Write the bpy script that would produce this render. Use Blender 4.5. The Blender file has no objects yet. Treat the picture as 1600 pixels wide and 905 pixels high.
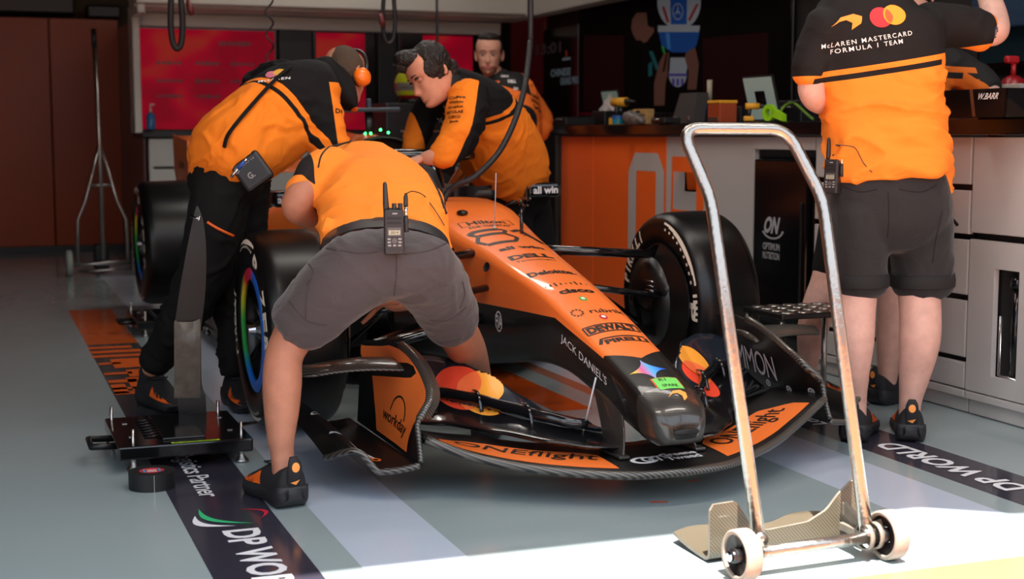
import bpy, bmesh, math, random
from mathutils import Vector, Matrix
from mathutils.bvhtree import BVHTree
random.seed(7)
scn = bpy.context.scene
COL = scn.collection
# ---------------------------------------------------------------- camera, world, sun, exposure
F_PX, H_CAM = 2230.0, 1.05
PITCH = math.atan(240.5 / F_PX)
YAW = math.atan(841 * math.cos(PITCH) / F_PX)
FW = Vector((math.sin(YAW) * math.cos(PITCH), math.cos(YAW) * math.cos(PITCH), -math.sin(PITCH)))
RT = Vector((math.cos(YAW), -math.sin(YAW), 0))
UP = RT.cross(FW)
CAM = Vector((0, 0, H_CAM))
cd = bpy.data.cameras.new('camera'); cam = bpy.data.objects.new('camera', cd); COL.objects.link(cam)
cam.matrix_world = Matrix(((RT.x, UP.x, -FW.x, 0), (RT.y, UP.y, -FW.y, 0), (RT.z, UP.z, -FW.z, H_CAM), (0, 0, 0, 1)))
cd.sensor_width = 36; cd.lens = F_PX / 1600 * 36; cd.clip_start = .05; cd.clip_end = 200
cd.dof.use_dof = True; cd.dof.focus_distance = 4.4; cd.dof.aperture_fstop = 3.6
scn.camera = cam
w = bpy.data.worlds.new('sky'); scn.world = w; w.use_nodes = True
wb = w.node_tree.nodes['Background']; wb.inputs[0].default_value = (.78, .88, 1, 1); wb.inputs[1].default_value = 1.5
sd = bpy.data.lights.new('sun', 'SUN'); sun = bpy.data.objects.new('sun', sd); COL.objects.link(sun)
sd.energy = 14.0; sd.angle = math.radians(.8); sd.color = (1, .95, .88)
SUN_DIR = Vector((.10, .42, -1)).normalized()          # the way the light travels
sun.rotation_euler = SUN_DIR.to_track_quat('-Z', 'Y').to_euler(); sun.location = (0, -4, 8)
def area(name, loc, rot, size, power, color=(1, .93, .84)):
    d = bpy.data.lights.new(name, 'AREA'); d.energy = power; d.shape = 'RECTANGLE'; d.size, d.size_y = size; d.color = color
    o = bpy.data.objects.new(name, d); COL.objects.link(o); o.location = loc; o.rotation_euler = rot; return o
for _x, _y, _p in ((1.0, 3.0, 17), (2.9, 3.0, 17), (1.6, 4.9, 13), (3.0, 4.9, 8), (2.1, 7.4, 17), (2.6, 10.2, 8)):   # strip lamps above the view, added for light from overhead
    area('added_overhead_lamp', (_x, _y, 3.10), (0, 0, 0), (1.4, .22), _p * .8, (1, .94, .86))
vs = scn.view_settings; vs.view_transform = 'Standard'; vs.look = 'None'; vs.exposure = 0.7; vs.gamma = 1; vs.use_curve_mapping = False
scn.display_settings.display_device = 'sRGB'
cy = scn.cycles; cy.max_bounces = 8; cy.diffuse_bounces = 4; cy.glossy_bounces = 4; cy.sample_clamp_indirect = 6
# ---------------------------------------------------------------- helpers
def at(px, py, Y=None, X=None, Z=None):
    r = FW + RT * ((px - 800) / F_PX) - UP * ((py - 452.5) / F_PX)
    t = Y / r.y if Y is not None else X / r.x if X is not None else (Z - H_CAM) / r.z
    return CAM + r * t
def lin(c):
    if isinstance(c, str):
        c = tuple(int(c[i:i + 2], 16) / 255 for i in (0, 2, 4))
    return tuple(((x + .055) / 1.055) ** 2.4 if x > .04045 else x / 12.92 for x in c)
def mat(name, col, rough=.5, metal=0, coat=0, emit=0, bump=0, bscale=60, spec=.5, sheen=0, alpha=1, trans=0, var=0, vscale=8):
    m = bpy.data.materials.new(name); m.use_nodes = True; nt = m.node_tree; b = nt.nodes['Principled BSDF']
    c = lin(col)
    b.inputs['Base Color'].default_value = (*c, 1); b.inputs['Roughness'].default_value = rough
    b.inputs['Metallic'].default_value = metal; b.inputs['Coat Weight'].default_value = coat; b.inputs['Coat Roughness'].default_value = .05
    b.inputs['Specular IOR Level'].default_value = spec; b.inputs['Sheen Weight'].default_value = sheen
    b.inputs['Alpha'].default_value = alpha; b.inputs['Transmission Weight'].default_value = trans
    if emit: b.inputs['Emission Color'].default_value = (*c, 1); b.inputs['Emission Strength'].default_value = emit
    N = nt.nodes; L = nt.links
    if bump or var:
        tc = N.new('ShaderNodeTexCoord'); nz = N.new('ShaderNodeTexNoise'); nz.inputs['Scale'].default_value = bscale; nz.inputs['Detail'].default_value = 4
        L.new(tc.outputs['Object'], nz.inputs['Vector'])
    if bump:
        bp = N.new('ShaderNodeBump'); bp.inputs['Strength'].default_value = bump; bp.inputs['Distance'].default_value = .01
        L.new(nz.outputs[0], bp.inputs['Height']); L.new(bp.outputs[0], b.inputs['Normal'])
    if var:
        n2 = N.new('ShaderNodeTexNoise'); n2.inputs['Scale'].default_value = vscale; n2.inputs['Detail'].default_value = 5; L.new(tc.outputs['Object'], n2.inputs['Vector'])
        mp = N.new('ShaderNodeMapRange'); mp.inputs[1].default_value = .3; mp.inputs[2].default_value = .7; mp.inputs[3].default_value = 1 - var; mp.inputs[4].default_value = 1 + var
        mx = N.new('ShaderNodeVectorMath'); mx.operation = 'SCALE'; mx.inputs[0].default_value = c
        L.new(n2.outputs[0], mp.inputs[0]); L.new(mp.outputs[0], mx.inputs['Scale']); L.new(mx.outputs[0], b.inputs['Base Color'])
    return m
def nm(nt, op, a, b=None):
    n = nt.nodes.new('ShaderNodeMath'); n.operation = op
    for i, x in enumerate((a, b)):
        if x is None: continue
        if isinstance(x, (int, float)): n.inputs[i].default_value = x
        else: nt.links.new(x, n.inputs[i])
    return n.outputs[0]
def zone_mat(name, col, zones, rough=.6, coat=0, bump=0, bscale=30, sheen=0, spec=.5, stretch=(1, 1, 1), fine=0, metal=0):
    """base colour plus garment / livery zones; each zone = (colour, [(nx,ny,nz,d)...]) and holds where all n.p > d"""
    m = mat(name, col, rough, coat=coat, sheen=sheen, spec=spec, metal=metal); nt = m.node_tree; N, L = nt.nodes, nt.links; b = N['Principled BSDF']
    tc = N.new('ShaderNodeTexCoord'); P = tc.outputs['Object']
    cur = None
    for zc, hs in zones:
        f = None
        for h in hs:
            if h[0] == 'disc':
                dn = N.new('ShaderNodeVectorMath'); dn.operation = 'DISTANCE'; L.new(P, dn.inputs[0]); dn.inputs[1].default_value = h[1]
                g = nm(nt, 'LESS_THAN', dn.outputs['Value'], h[2])
            else:
                dn = N.new('ShaderNodeVectorMath'); dn.operation = 'DOT_PRODUCT'; L.new(P, dn.inputs[0]); dn.inputs[1].default_value = h[:3]
                g = nm(nt, 'GREATER_THAN', dn.outputs['Value'], h[3])
            f = g if f is None else nm(nt, 'MULTIPLY', f, g)
        mx = N.new('ShaderNodeMix'); mx.data_type = 'RGBA'; L.new(f, mx.inputs['Factor'])
        if cur is None: mx.inputs[6].default_value = (*lin(col), 1)
        else: L.new(cur, mx.inputs[6])
        mx.inputs[7].default_value = (*lin(zc), 1); cur = mx.outputs[2]
    if cur is not None: L.new(cur, b.inputs['Base Color'])
    if bump:
        mp = N.new('ShaderNodeMapping'); mp.inputs['Scale'].default_value = stretch; L.new(P, mp.inputs[0])
        nz = N.new('ShaderNodeTexNoise'); nz.inputs['Scale'].default_value = bscale; nz.inputs['Detail'].default_value = 3; nz.inputs['Distortion'].default_value = .8
        L.new(mp.outputs[0], nz.inputs['Vector'])
        bp = N.new('ShaderNodeBump'); bp.inputs['Strength'].default_value = bump; bp.inputs['Distance'].default_value = .03
        L.new(nz.outputs[0], bp.inputs['Height']); last = bp.outputs[0]
        L.new(last, b.inputs['Normal'])
    return m
def carbon(name='carbon', col='1b1b1c', line='4a4742', scale=62, rough=.3, coat=.6, axis='DIAGONAL'):
    m = mat(name, col, rough, coat=coat); nt = m.node_tree; N, L = nt.nodes, nt.links; b = N['Principled BSDF']
    tc = N.new('ShaderNodeTexCoord'); wv = N.new('ShaderNodeTexWave'); wv.bands_direction = axis; wv.inputs['Scale'].default_value = scale
    wv.inputs['Distortion'].default_value = 0; L.new(tc.outputs['Object'], wv.inputs['Vector'])
    r = N.new('ShaderNodeValToRGB'); r.color_ramp.elements[0].position = .35; r.color_ramp.elements[1].position = .65
    r.color_ramp.elements[0].color = (*lin(col), 1); r.color_ramp.elements[1].color = (*lin(line), 1)
    L.new(wv.outputs['Fac'], r.inputs[0]); L.new(r.outputs[0], b.inputs['Base Color'])
    return m
def V(*a): return Vector(a)
def crom(pts, n):
    """Catmull-Rom through tuples of any length, n steps per span"""
    out = []; P = [pts[0]] + list(pts) + [pts[-1]]
    for i in range(1, len(P) - 2):
        for k in range(n):
            t = k / n; a, b, c, d = P[i - 1], P[i], P[i + 1], P[i + 2]
            out.append(tuple(.5 * (2 * b[j] + (c[j] - a[j]) * t + (2 * a[j] - 5 * b[j] + 4 * c[j] - d[j]) * t * t + (3 * b[j] - a[j] - 3 * c[j] + d[j]) * t ** 3) for j in range(len(b))))
    out.append(tuple(pts[-1])); return out
class MB:
    def __init__(s): s.v = []; s.f = []; s.m = []; s.s = []
    def add(s, verts, faces, m=0, smooth=True):
        o = len(s.v); s.v += [Vector(q) for q in verts]
        for f in faces: s.f.append(tuple(i + o for i in f)); s.m.append(m); s.s.append(smooth)
        return s
    def join(s, o, m=None):
        k = len(s.v); s.v += [q.copy() for q in o.v]; s.f += [tuple(i + k for i in f) for f in o.f]; s.m += [m if m is not None else a for a in o.m]; s.s += o.s; return s
    def xf(s, M): s.v = [M @ q for q in s.v]; return s
    def box(s, c, size, m=0, bevel=0, rot=None, seg=2):
        bm = bmesh.new(); bmesh.ops.create_cube(bm, size=1)
        for q in bm.verts: q.co = Vector((q.co.x * size[0], q.co.y * size[1], q.co.z * size[2]))
        if bevel: bmesh.ops.bevel(bm, geom=bm.edges[:], offset=bevel, segments=seg, affect='EDGES', profile=.5)
        M = (rot.to_matrix() if hasattr(rot, 'to_matrix') else rot) if rot is not None else Matrix.Identity(3)
        bm.verts.index_update(); c = Vector(c)
        s.add([M @ q.co + c for q in bm.verts], [[q.index for q in f.verts] for f in bm.faces], m, False); bm.free(); return s
    def loft(s, rings, m=0, cap=(True, True), smooth=True, closed=True):
        n = len(rings[0]); vs_ = [q for r in rings for q in r]; fs = []
        for i in range(len(rings) - 1):
            for j in range(n if closed else n - 1):
                k = (j + 1) % n; fs.append((i * n + j, i * n + k, (i + 1) * n + k, (i + 1) * n + j))
        if cap[0]: fs.append(tuple(range(n))[::-1])
        if cap[1]: fs.append(tuple((len(rings) - 1) * n + j for j in range(n)))
        return s.add(vs_, fs, m, smooth)
    def limb(s, ctrl, side, n=20, steps=6, m=0, cap=True, sq=2.0, round_=True, flat0=False):
        """ctrl = (point, half width along side, half depth); side = reference vector or list"""
        c = crom([(*p, a, b) for p, a, b in ctrl], steps); rings = []; sd_ = Vector(side)
        for i, q in enumerate(c):
            p = Vector(q[:3]); a, b = q[3], q[4]
            t = (Vector(c[min(i + 1, len(c) - 1)][:3]) - Vector(c[max(i - 1, 0)][:3])).normalized()
            u = (sd_ - t * sd_.dot(t)).normalized(); w_ = t.cross(u)
            rings.append((p, u, w_, t, a, b))
        def ring(p, u, w_, a, b):
            o = []
            for j in range(n):
                th = 2 * math.pi * j / n; cs, sn = math.cos(th), math.sin(th)
                o.append(p + u * (a * math.copysign(abs(cs) ** (2 / sq), cs)) + w_ * (b * math.copysign(abs(sn) ** (2 / sq), sn)))
            return o
        R = []
        if round_ and not flat0:
            p, u, w_, t, a, b = rings[0]; h = min(a, b) * .6
            for k in (.25, .6, .9): R.append(ring(p - t * h * math.sqrt(1 - k * k), u, w_, a * k, b * k))
        for p, u, w_, t, a, b in rings: R.append(ring(p, u, w_, a, b))
        if round_:
            p, u, w_, t, a, b = rings[-1]; h = min(a, b) * .6
            for k in (.9, .6, .25): R.append(ring(p + t * h * math.sqrt(1 - k * k), u, w_, a * k, b * k))
        return s.loft(R, m, (cap, cap))
    def tube(s, pts, r, n=12, m=0, steps=1, cap=True, flat=1.0, upv=(0, 0, 1)):
        P = [tuple(p) + ((r[i],) if isinstance(r, (list, tuple)) else (r,)) for i, p in enumerate(pts)]
        if steps > 1: P = crom(P, steps)
        rings = []; prev = None
        for i, q in enumerate(P):
            p = Vector(q[:3]); t = Vector(P[min(i + 1, len(P) - 1)][:3]) - Vector(P[max(i - 1, 0)][:3])
            t = t.normalized() if t.length > 1e-9 else Vector((0, 0, 1))
            if prev is None:
                u = Vector(upv); u = u - t * u.dot(t)
                if u.length < 1e-3: u = Vector((1, 0, 0)) - t * t.x
                u.normalize()
            else: u = (prev - t * prev.dot(t)).normalized()
            prev = u; w_ = t.cross(u)
            rings.append([p + (u * math.cos(2 * math.pi * j / n) * flat + w_ * math.sin(2 * math.pi * j / n)) * q[3] for j in range(n)])
        return s.loft(rings, m, (cap, cap))
    def lathe(s, prof, o=(0, 0, 0), ax=(0, 0, 1), n=32, m=0, smooth=True, cap=(False, False)):
        """prof = (radius, height along ax)"""
        ax = Vector(ax).normalized(); u = ax.orthogonal().normalized(); w_ = ax.cross(u); o = Vector(o)
        rings = [[o + ax * h + (u * math.cos(2 * math.pi * j / n) + w_ * math.sin(2 * math.pi * j / n)) * max(r, 1e-5) for j in range(n)] for r, h in prof]
        return s.loft(rings, m, cap, smooth)
    def sphere(s, c, r, n=16, m=0):
        r = r if isinstance(r, (tuple, list)) else (r, r, r); c = Vector(c)
        rings = [[c + Vector((r[0] * math.sin(a) * math.cos(2 * math.pi * j / n), r[1] * math.sin(a) * math.sin(2 * math.pi * j / n), r[2] * math.cos(a))) for j in range(n)] for a in [math.pi * k / (n // 2) for k in range(n // 2 + 1)]]
        rings[0] = [q + Vector((0, 0, 0)) for q in rings[0]]
        return s.loft(rings, m, (False, False))
    def prism(s, pts, d, m=0, smooth=False, m_side=None):
        """closed outline of 3D points pushed by vector d"""
        n = len(pts); P = [Vector(p) for p in pts]; d = Vector(d)
        s.add(P + [p + d for p in P], [tuple(range(n))[::-1], tuple(range(n, 2 * n))], m, smooth)
        return s.add(P + [p + d for p in P], [(i, (i + 1) % n, n + (i + 1) % n, n + i) for i in range(n)], m if m_side is None else m_side, smooth)
    def sheet(s, grid, th, m=0, m_edge=None, smooth=True):
        """thick sheet from a grid [i][j] of points; thickness th along normals"""
        ni, nj = len(grid), len(grid[0]); G = [[Vector(q) for q in r] for r in grid]; B = []
        for i in range(ni):
            row = []
            for j in range(nj):
                du = G[min(i + 1, ni - 1)][j] - G[max(i - 1, 0)][j]; dv = G[i][min(j + 1, nj - 1)] - G[i][max(j - 1, 0)]
                nn = du.cross(dv); nn = nn.normalized() if nn.length > 1e-12 else Vector((0, 0, 1))
                row.append(G[i][j] - nn * th)
            B.append(row)
        ix = lambda i, j: i * nj + j
        s.add([q for r in G for q in r], [(ix(i, j), ix(i + 1, j), ix(i + 1, j + 1), ix(i, j + 1)) for i in range(ni - 1) for j in range(nj - 1)], m, smooth)
        s.add([q for r in B for q in r], [(ix(i, j), ix(i, j + 1), ix(i + 1, j + 1), ix(i + 1, j)) for i in range(ni - 1) for j in range(nj - 1)], m, smooth)
        ring = [(i, 0) for i in range(ni)] + [(ni - 1, j) for j in range(1, nj)] + [(i, nj - 1) for i in range(ni - 2, -1, -1)] + [(0, j) for j in range(nj - 2, 0, -1)]
        n = len(ring); s.add([G[i][j] for i, j in ring] + [B[i][j] for i, j in ring], [(k, n + k, n + (k + 1) % n, (k + 1) % n) for k in range(n)], m if m_edge is None else m_edge, False)
        return s
    def bvh(s): return BVHTree.FromPolygons(s.v, s.f)
    def mesh(s, name, mats):
        me = bpy.data.meshes.new(name); me.from_pydata([tuple(q) for q in s.v], [], s.f)
        for m in mats: me.materials.append(m)
        me.polygons.foreach_set('material_index', s.m); me.polygons.foreach_set('use_smooth', s.s); me.update(); return me
    def build(s, name, mats, parent=None, loc=None, recalc=False):
        me = s.mesh(name, mats if isinstance(mats, (list, tuple)) else [mats])
        if recalc:
            bm = bmesh.new(); bm.from_mesh(me); bmesh.ops.recalc_face_normals(bm, faces=bm.faces); bm.to_mesh(me); bm.free()
        o = bpy.data.objects.new(name, me); COL.objects.link(o)
        if parent: o.parent = parent
        if loc: o.location = loc
        return o
def tag(o, label=None, cat=None, group=None, kind=None):
    if label: o['label'] = label
    if cat: o['category'] = cat
    if group: o['group'] = group
    if kind: o['kind'] = kind
    return o
def thing(name, label, cat, loc=(0, 0, 0), rz=0, group=None, rot=None):
    o = bpy.data.objects.new(name, None); COL.objects.link(o); o.empty_display_size = .05
    o.location = loc; o.rotation_euler = rot if rot else (0, 0, rz); return tag(o, label, cat, group)
def copy_tree(o, parent=None):
    c = o.copy(); COL.objects.link(c)
    if parent is not None: c.parent = parent
    for ch in list(o.children): copy_tree(ch, c)
    return c
def modded(mb, mods, mats, name='m'):
    """evaluate modifiers on a builder and give back a mesh"""
    me = mb.mesh(name, mats); bm = bmesh.new(); bm.from_mesh(me); bmesh.ops.recalc_face_normals(bm, faces=bm.faces); bm.to_mesh(me); bm.free()
    o = bpy.data.objects.new('tmp', me); COL.objects.link(o)
    for kind, kw in mods:
        md = o.modifiers.new(kind, kind)
        for k, v_ in kw.items(): setattr(md, k, v_)
    dg = bpy.context.evaluated_depsgraph_get(); r = bpy.data.meshes.new_from_object(o.evaluated_get(dg)); bpy.data.objects.remove(o)
    return r
def skinned(mb, name, mats, parent, voxel=.008, smooth=6, warp=None, extra=None, factor=.5):
    """union of overlapping lofts as one continuous surface; extra builders are joined after; warp moves vertices"""
    me = modded(mb, [('REMESH', dict(mode='VOXEL', voxel_size=voxel)), ('SMOOTH', dict(iterations=smooth, factor=factor))], [])
    out = MB(); out.v = [q.co.copy() for q in me.vertices]; out.f = [tuple(p.vertices) for p in me.polygons]; out.m = [0] * len(out.f); out.s = [True] * len(out.f)
    if warp:
        nn = [q.normal.copy() for q in me.vertices]
        out.v = [warp(q, n_) for q, n_ in zip(out.v, nn)]
    base = out.bvh()
    for e in (extra or []):
        if callable(e): e = e(base)
        out.join(e)
    o = out.build(name, mats, parent); o.data.name = name; return o
# ---- flat shapes and lettering laid onto surfaces
_tc = {}
def text2d(s, bold=0, sp=1.0):
    k = (s, bold, sp)
    if k in _tc: return _tc[k]
    cu = bpy.data.curves.new('t', 'FONT'); cu.body = s; cu.size = 1; cu.offset = bold; cu.space_character = sp; cu.resolution_u = 3
    o = bpy.data.objects.new('t', cu); COL.objects.link(o); dg = bpy.context.evaluated_depsgraph_get()
    me = bpy.data.meshes.new_from_object(o.evaluated_get(dg)); bpy.data.objects.remove(o)
    v = [(q.co.x, q.co.y) for q in me.vertices]; f = [tuple(p.vertices) for p in me.polygons]
    x0, x1 = min(a for a, b in v), max(a for a, b in v); y0, y1 = min(b for a, b in v), max(b for a, b in v)
    r = ([((a - x0) / (x1 - x0) - .5, (b - y0) / (y1 - y0) - .5) for a, b in v], f); _tc[k] = r; return r
def poly2d(pts):
    return (list(pts), [tuple(range(len(pts)))])
def disc2d(n=40, rx=.5, ry=.5): return poly2d([(rx * math.cos(2 * math.pi * k / n), ry * math.sin(2 * math.pi * k / n)) for k in range(n)])
def ring2d(r0, r1, n=40, a0=0, a1=360):
    v = []; f = []
    for k in range(n + 1):
        a = math.radians(a0 + (a1 - a0) * k / n); v += [(r0 * math.cos(a), r0 * math.sin(a)), (r1 * math.cos(a), r1 * math.sin(a))]
        if k: f.append((2 * k - 2, 2 * k - 1, 2 * k + 1, 2 * k))
    return v, f
def decal(mb, bvh, shape, o, u, v, d, m, seg=.02, off=.0012, shear=0):
    """project a flat shape (unit 2D) spanned by u,v about o along d onto bvh and join it to mb"""
    vs2, fs = shape; o, u, v, d = Vector(o), Vector(u), Vector(v), Vector(d).normalized()
    bm = bmesh.new(); vv = [bm.verts.new(o + u * (a + shear * b) + v * b) for a, b in vs2]
    for f in fs:
        try: bm.faces.new([vv[i] for i in f])
        except ValueError: pass
    bmesh.ops.triangulate(bm, faces=bm.faces[:])
    for _ in range(4):
        le = [e for e in bm.edges if e.calc_length() > seg]
        if not le: break
        bmesh.ops.subdivide_edges(bm, edges=le, cuts=1); bmesh.ops.triangulate(bm, faces=[f for f in bm.faces if len(f.verts) > 3])
    bm.verts.index_update(); pts = []; ok = []
    last = 0.0; hits = []
    for q in bm.verts:
        h = bvh.ray_cast(q.co - d * .6, d, 1.6) if bvh else (None, None, None, None)
        hits.append(h[3] if h[0] is not None else None)
    good = [h for h in hits if h is not None]; med = sorted(good)[len(good) // 2] if good else .6
    for q, h in zip(bm.verts, hits):
        if h is None or abs(h - med) > .35: pts.append(None)
        else: pts.append(q.co + d * (h - .6 - off))
    if not bvh: pts = [q.co - d * off for q in bm.verts]
    faces = []
    for f in bm.faces:
        ids = [q.index for q in f.verts]
        if all(pts[i] is not None for i in ids):
            n_ = (pts[ids[1]] - pts[ids[0]]).cross(pts[ids[2]] - pts[ids[0]])
            faces.append(ids if n_.dot(d) < 0 else ids[::-1])
    pts = [p if p is not None else Vector(o) for p in pts]
    mb.add(pts, faces, m, True); bm.free(); return mb
# ================================================================= the garage
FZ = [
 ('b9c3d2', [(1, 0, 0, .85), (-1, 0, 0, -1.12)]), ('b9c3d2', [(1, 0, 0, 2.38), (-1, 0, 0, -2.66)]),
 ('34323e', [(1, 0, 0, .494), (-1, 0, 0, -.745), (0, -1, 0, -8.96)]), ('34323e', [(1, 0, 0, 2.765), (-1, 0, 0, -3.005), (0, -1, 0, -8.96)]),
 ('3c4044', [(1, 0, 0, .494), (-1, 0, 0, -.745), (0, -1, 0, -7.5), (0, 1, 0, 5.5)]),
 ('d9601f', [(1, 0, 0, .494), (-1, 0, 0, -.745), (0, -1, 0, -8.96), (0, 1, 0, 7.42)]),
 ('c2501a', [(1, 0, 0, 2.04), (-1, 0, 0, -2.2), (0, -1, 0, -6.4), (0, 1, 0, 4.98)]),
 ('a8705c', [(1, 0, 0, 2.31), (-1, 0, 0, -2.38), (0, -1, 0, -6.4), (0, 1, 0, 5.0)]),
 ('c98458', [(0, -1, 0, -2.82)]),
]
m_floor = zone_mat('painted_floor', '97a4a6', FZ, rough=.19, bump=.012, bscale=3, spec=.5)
nt = m_floor.node_tree; N, L = nt.nodes, nt.links; b = N['Principled BSDF']
tc = N.new('ShaderNodeTexCoord'); nz = N.new('ShaderNodeTexNoise'); nz.inputs['Scale'].default_value = 4; nz.inputs['Detail'].default_value = 8; L.new(tc.outputs['Object'], nz.inputs[0])
mr = N.new('ShaderNodeMapRange'); mr.inputs[3].default_value = .08; mr.inputs[4].default_value = .2; L.new(nz.outputs[0], mr.inputs[0]); L.new(mr.outputs[0], b.inputs['Roughness'])
m_white = mat('white_paint', 'e6e6ea', .35); m_orange = mat('orange_paint', 'e0601c', .35)
m_green = mat('green_paint', '2fb878', .35); m_redp = mat('red_paint', 'c8243c', .35)
fl = MB(); fl.add([(-18, -11, 0), (22, -11, 0), (22, 16, 0), (-18, 16, 0)], [(0, 1, 2, 3)], 0, False)
def ftext(s, x, y, w_, h, ang, m, bold=.02, sp=1, shear=0):
    a = math.radians(ang); u = V(math.cos(a), math.sin(a), 0) * w_; v = V(-math.sin(a), math.cos(a), 0) * h
    decal(fl, None, text2d(s, bold, sp), (x, y, 0), u, v, (0, 0, -1), m, seg=9, off=.0015, shear=shear)
# left strip: reads along the strip
ftext('DP WORLD', .628, 3.42, .66, .10, -90, 1, .03, 1.0)
ftext('Logistics Partner', .60, 4.44, .62, .085, -90, 1, .012, .95)
def fpoly(pts, m): fl.add([(a, b_, .0015) for a, b_ in pts], [tuple(range(len(pts)))], m, False)
def blade(p0, p1, bulge, w_, m, n=12):
    """a tapering curved swoosh on the floor"""
    a, b_ = Vector(p0), Vector(p1); d = b_ - a; nn = Vector((-d.y, d.x)); up, lo = [], []
    for k in range(n + 1):
        t = k / n; c = a + d * t + nn * bulge * math.sin(math.pi * t); h = nn.normalized() * w_ * math.sin(math.pi * t)
        up.append(c + h); lo.append(c - h)
    fl.add([(q.x, q.y, .0015) for q in up + lo], [(k + 1, k, n + 1 + k, n + 2 + k) for k in range(n)], m, False)
blade((.555, 4.0), (.675, 3.80), -.22, .012, 2); blade((.655, 3.96), (.70, 3.84), .4, .008, 3); blade((.535, 3.93), (.625, 3.79), -.3, .014, 1)
# right strip: reads the other way
ftext('DP WORLD', 2.878, 3.71, .68, .10, 90, 1, .03, 1.0)
ftext('Logistics Partner', 2.87, 4.72, .62, .08, 90, 1, .012, .95)
# far lettering in the left strip, blocks of team orange
for y0, y1, x0, x1 in ((7.33, 7.25, .49, .70), (7.19, 7.10, .49, .73), (7.04, 6.96, .49, .80), (6.90, 6.62, .56, .76), (6.80, 6.74, .50, .60), (6.56, 6.36, .60, .78), (6.50, 6.44, .50, .62), (6.30, 6.22, .50, .62),
                       (6.18, 5.95, .50, .56), (6.10, 6.05, .50, .74), (6.00, 5.93, .50, .74), (6.34, 6.0, .58, .64)):
    fpoly([(x0, y1), (min(x1, .745), y1), (min(x1, .745), y0), (x0, y0)], 4)
fpoly([(1.78, 3.62), (1.83, 3.60), (1.835, 3.612), (1.79, 3.632)], 5); fpoly([(2.0, 3.80), (2.045, 3.80), (2.04, 3.815), (2.0, 3.81)], 5)
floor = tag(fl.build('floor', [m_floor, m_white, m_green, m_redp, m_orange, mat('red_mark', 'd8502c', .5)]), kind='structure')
def struct(name, mb, mats): return tag(mb.build(name, mats), kind='structure')
m_dark = mat('dark_wall', '171314', .6); m_dark2 = mat('dark_ceiling', '120f0e', .8)
m_opanel = mat('orange_panel', '9a3a06', .3, spec=.25, var=.06, vscale=2)
struct('ceiling', MB().prism([(-4.2, 1.95, 3.2), (2.15, 1.95, 3.2), (2.36, 1.80, 3.2), (2.8, 1.74, 3.2), (6.5, 1.72, 3.2), (6.5, 15, 3.2), (-4.2, 15, 3.2)], (0, 0, .15)), m_dark2)  # right part of the front edge stepped forward to bend the sun's shade line
struct('wall_left', MB().box((-4.2, 8.5, 1.6), (.1, 13.2, 3.2)), m_dark)
struct('wall_right', MB().box((4.55, 8.1, 1.6), (.1, 12, 3.2)).box((5.6, 2.2, 1.6), (2.0, .1, 3.2)), m_dark)
struct('wall_back', MB().box((.2, 14.1, 1.6), (8.8, .1, 3.2)), mat('olive_wall', '4a3a20', .7))
wb_ = MB()
for x0, x1 in ((-4.1, -1.5), (-1.49, .655), (.665, 1.257)): wb_.box(((x0 + x1) / 2, 13.54, 1.075), (x1 - x0, .08, 2.03), 0, .004)
wb_.box((-1.4, 13.56, .03), (5.4, .04, .06), 1)
struct('wall_panels', wb_, [m_opanel, m_dark])
struct('baseboard_back', MB().box((-1.4, 13.52, .03), (5.3, .03, .055)), mat('black_base', '0c0b0b', .5))
struct('wall_sky_block', MB().box((2.5, -10.5, 1.9), (44, .4, 3.8)), mat('sky_block_grey', '8a8c90', .8))  # unseen wall opposite, added to cut low sky light under the car
m_wpan = mat('white_panel', 'c9c6bd', .4)
m_blk = mat('satin_black', '141314', .4); m_gloss = mat('gloss_black', '101012', .12)
for _x, _y in ((1.0, 3.0), (2.9, 3.0), (1.6, 4.9), (3.0, 4.9), (2.1, 7.4), (2.6, 10.2)):  # housings put in for the added overhead lamps, out of view
    tag(MB().box((_x, _y, 3.155), (1.5, .3, .085), 0, .01).build('added_lamp_housing', m_wpan), 'slim white housing added over an unseen ceiling lamp', 'ceiling light', 'housings added over the unseen ceiling lamps')
# dark crates stacked above the orange panels
dk = MB()
dk.box((-.2, 13.8, 2.45), (2.2, .3, .62), 0, .02).box((.2, 13.63, 2.45), (1.6, .02, .02), 0)
tag(dk.build('roller_shutter', m_blk), 'black shutter housing above the left orange wall panels', 'shutter')
tag(MB().box((1.15, 13.75, 2.17), (.3, .3, .12), 0, .02).build('storage_box', m_blk), 'low black box lying on top of the orange panels', 'box')
# light frame and soffit round the screens
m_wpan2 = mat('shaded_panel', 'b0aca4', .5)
tr = MB(); tr.box((2.75, 10.98, 2.14), (3.2, .16, .24), 0, .01).box((2.75, 11.3, 2.02), (3.2, .5, .03), 0).box((2.7, 11.57, 1.95), (3.05, .06, .1), 0, .005)
struct('trim_1', tr, [m_wpan])
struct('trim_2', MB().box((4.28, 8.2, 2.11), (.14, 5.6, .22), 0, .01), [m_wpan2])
struct('trim_3', MB().box((1.19, 11.5, 1.545), (.055, .3, .95), 0, .008).box((1.19, 11.25, 2.1), (.06, .6, .3), 0, .01), [m_wpan])
struct('wall_partition', MB().box((1.262, 12.6, 1.0), (.02, 1.9, 2.0)), mat('maroon_panel', '4c2a24', .25))
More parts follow.
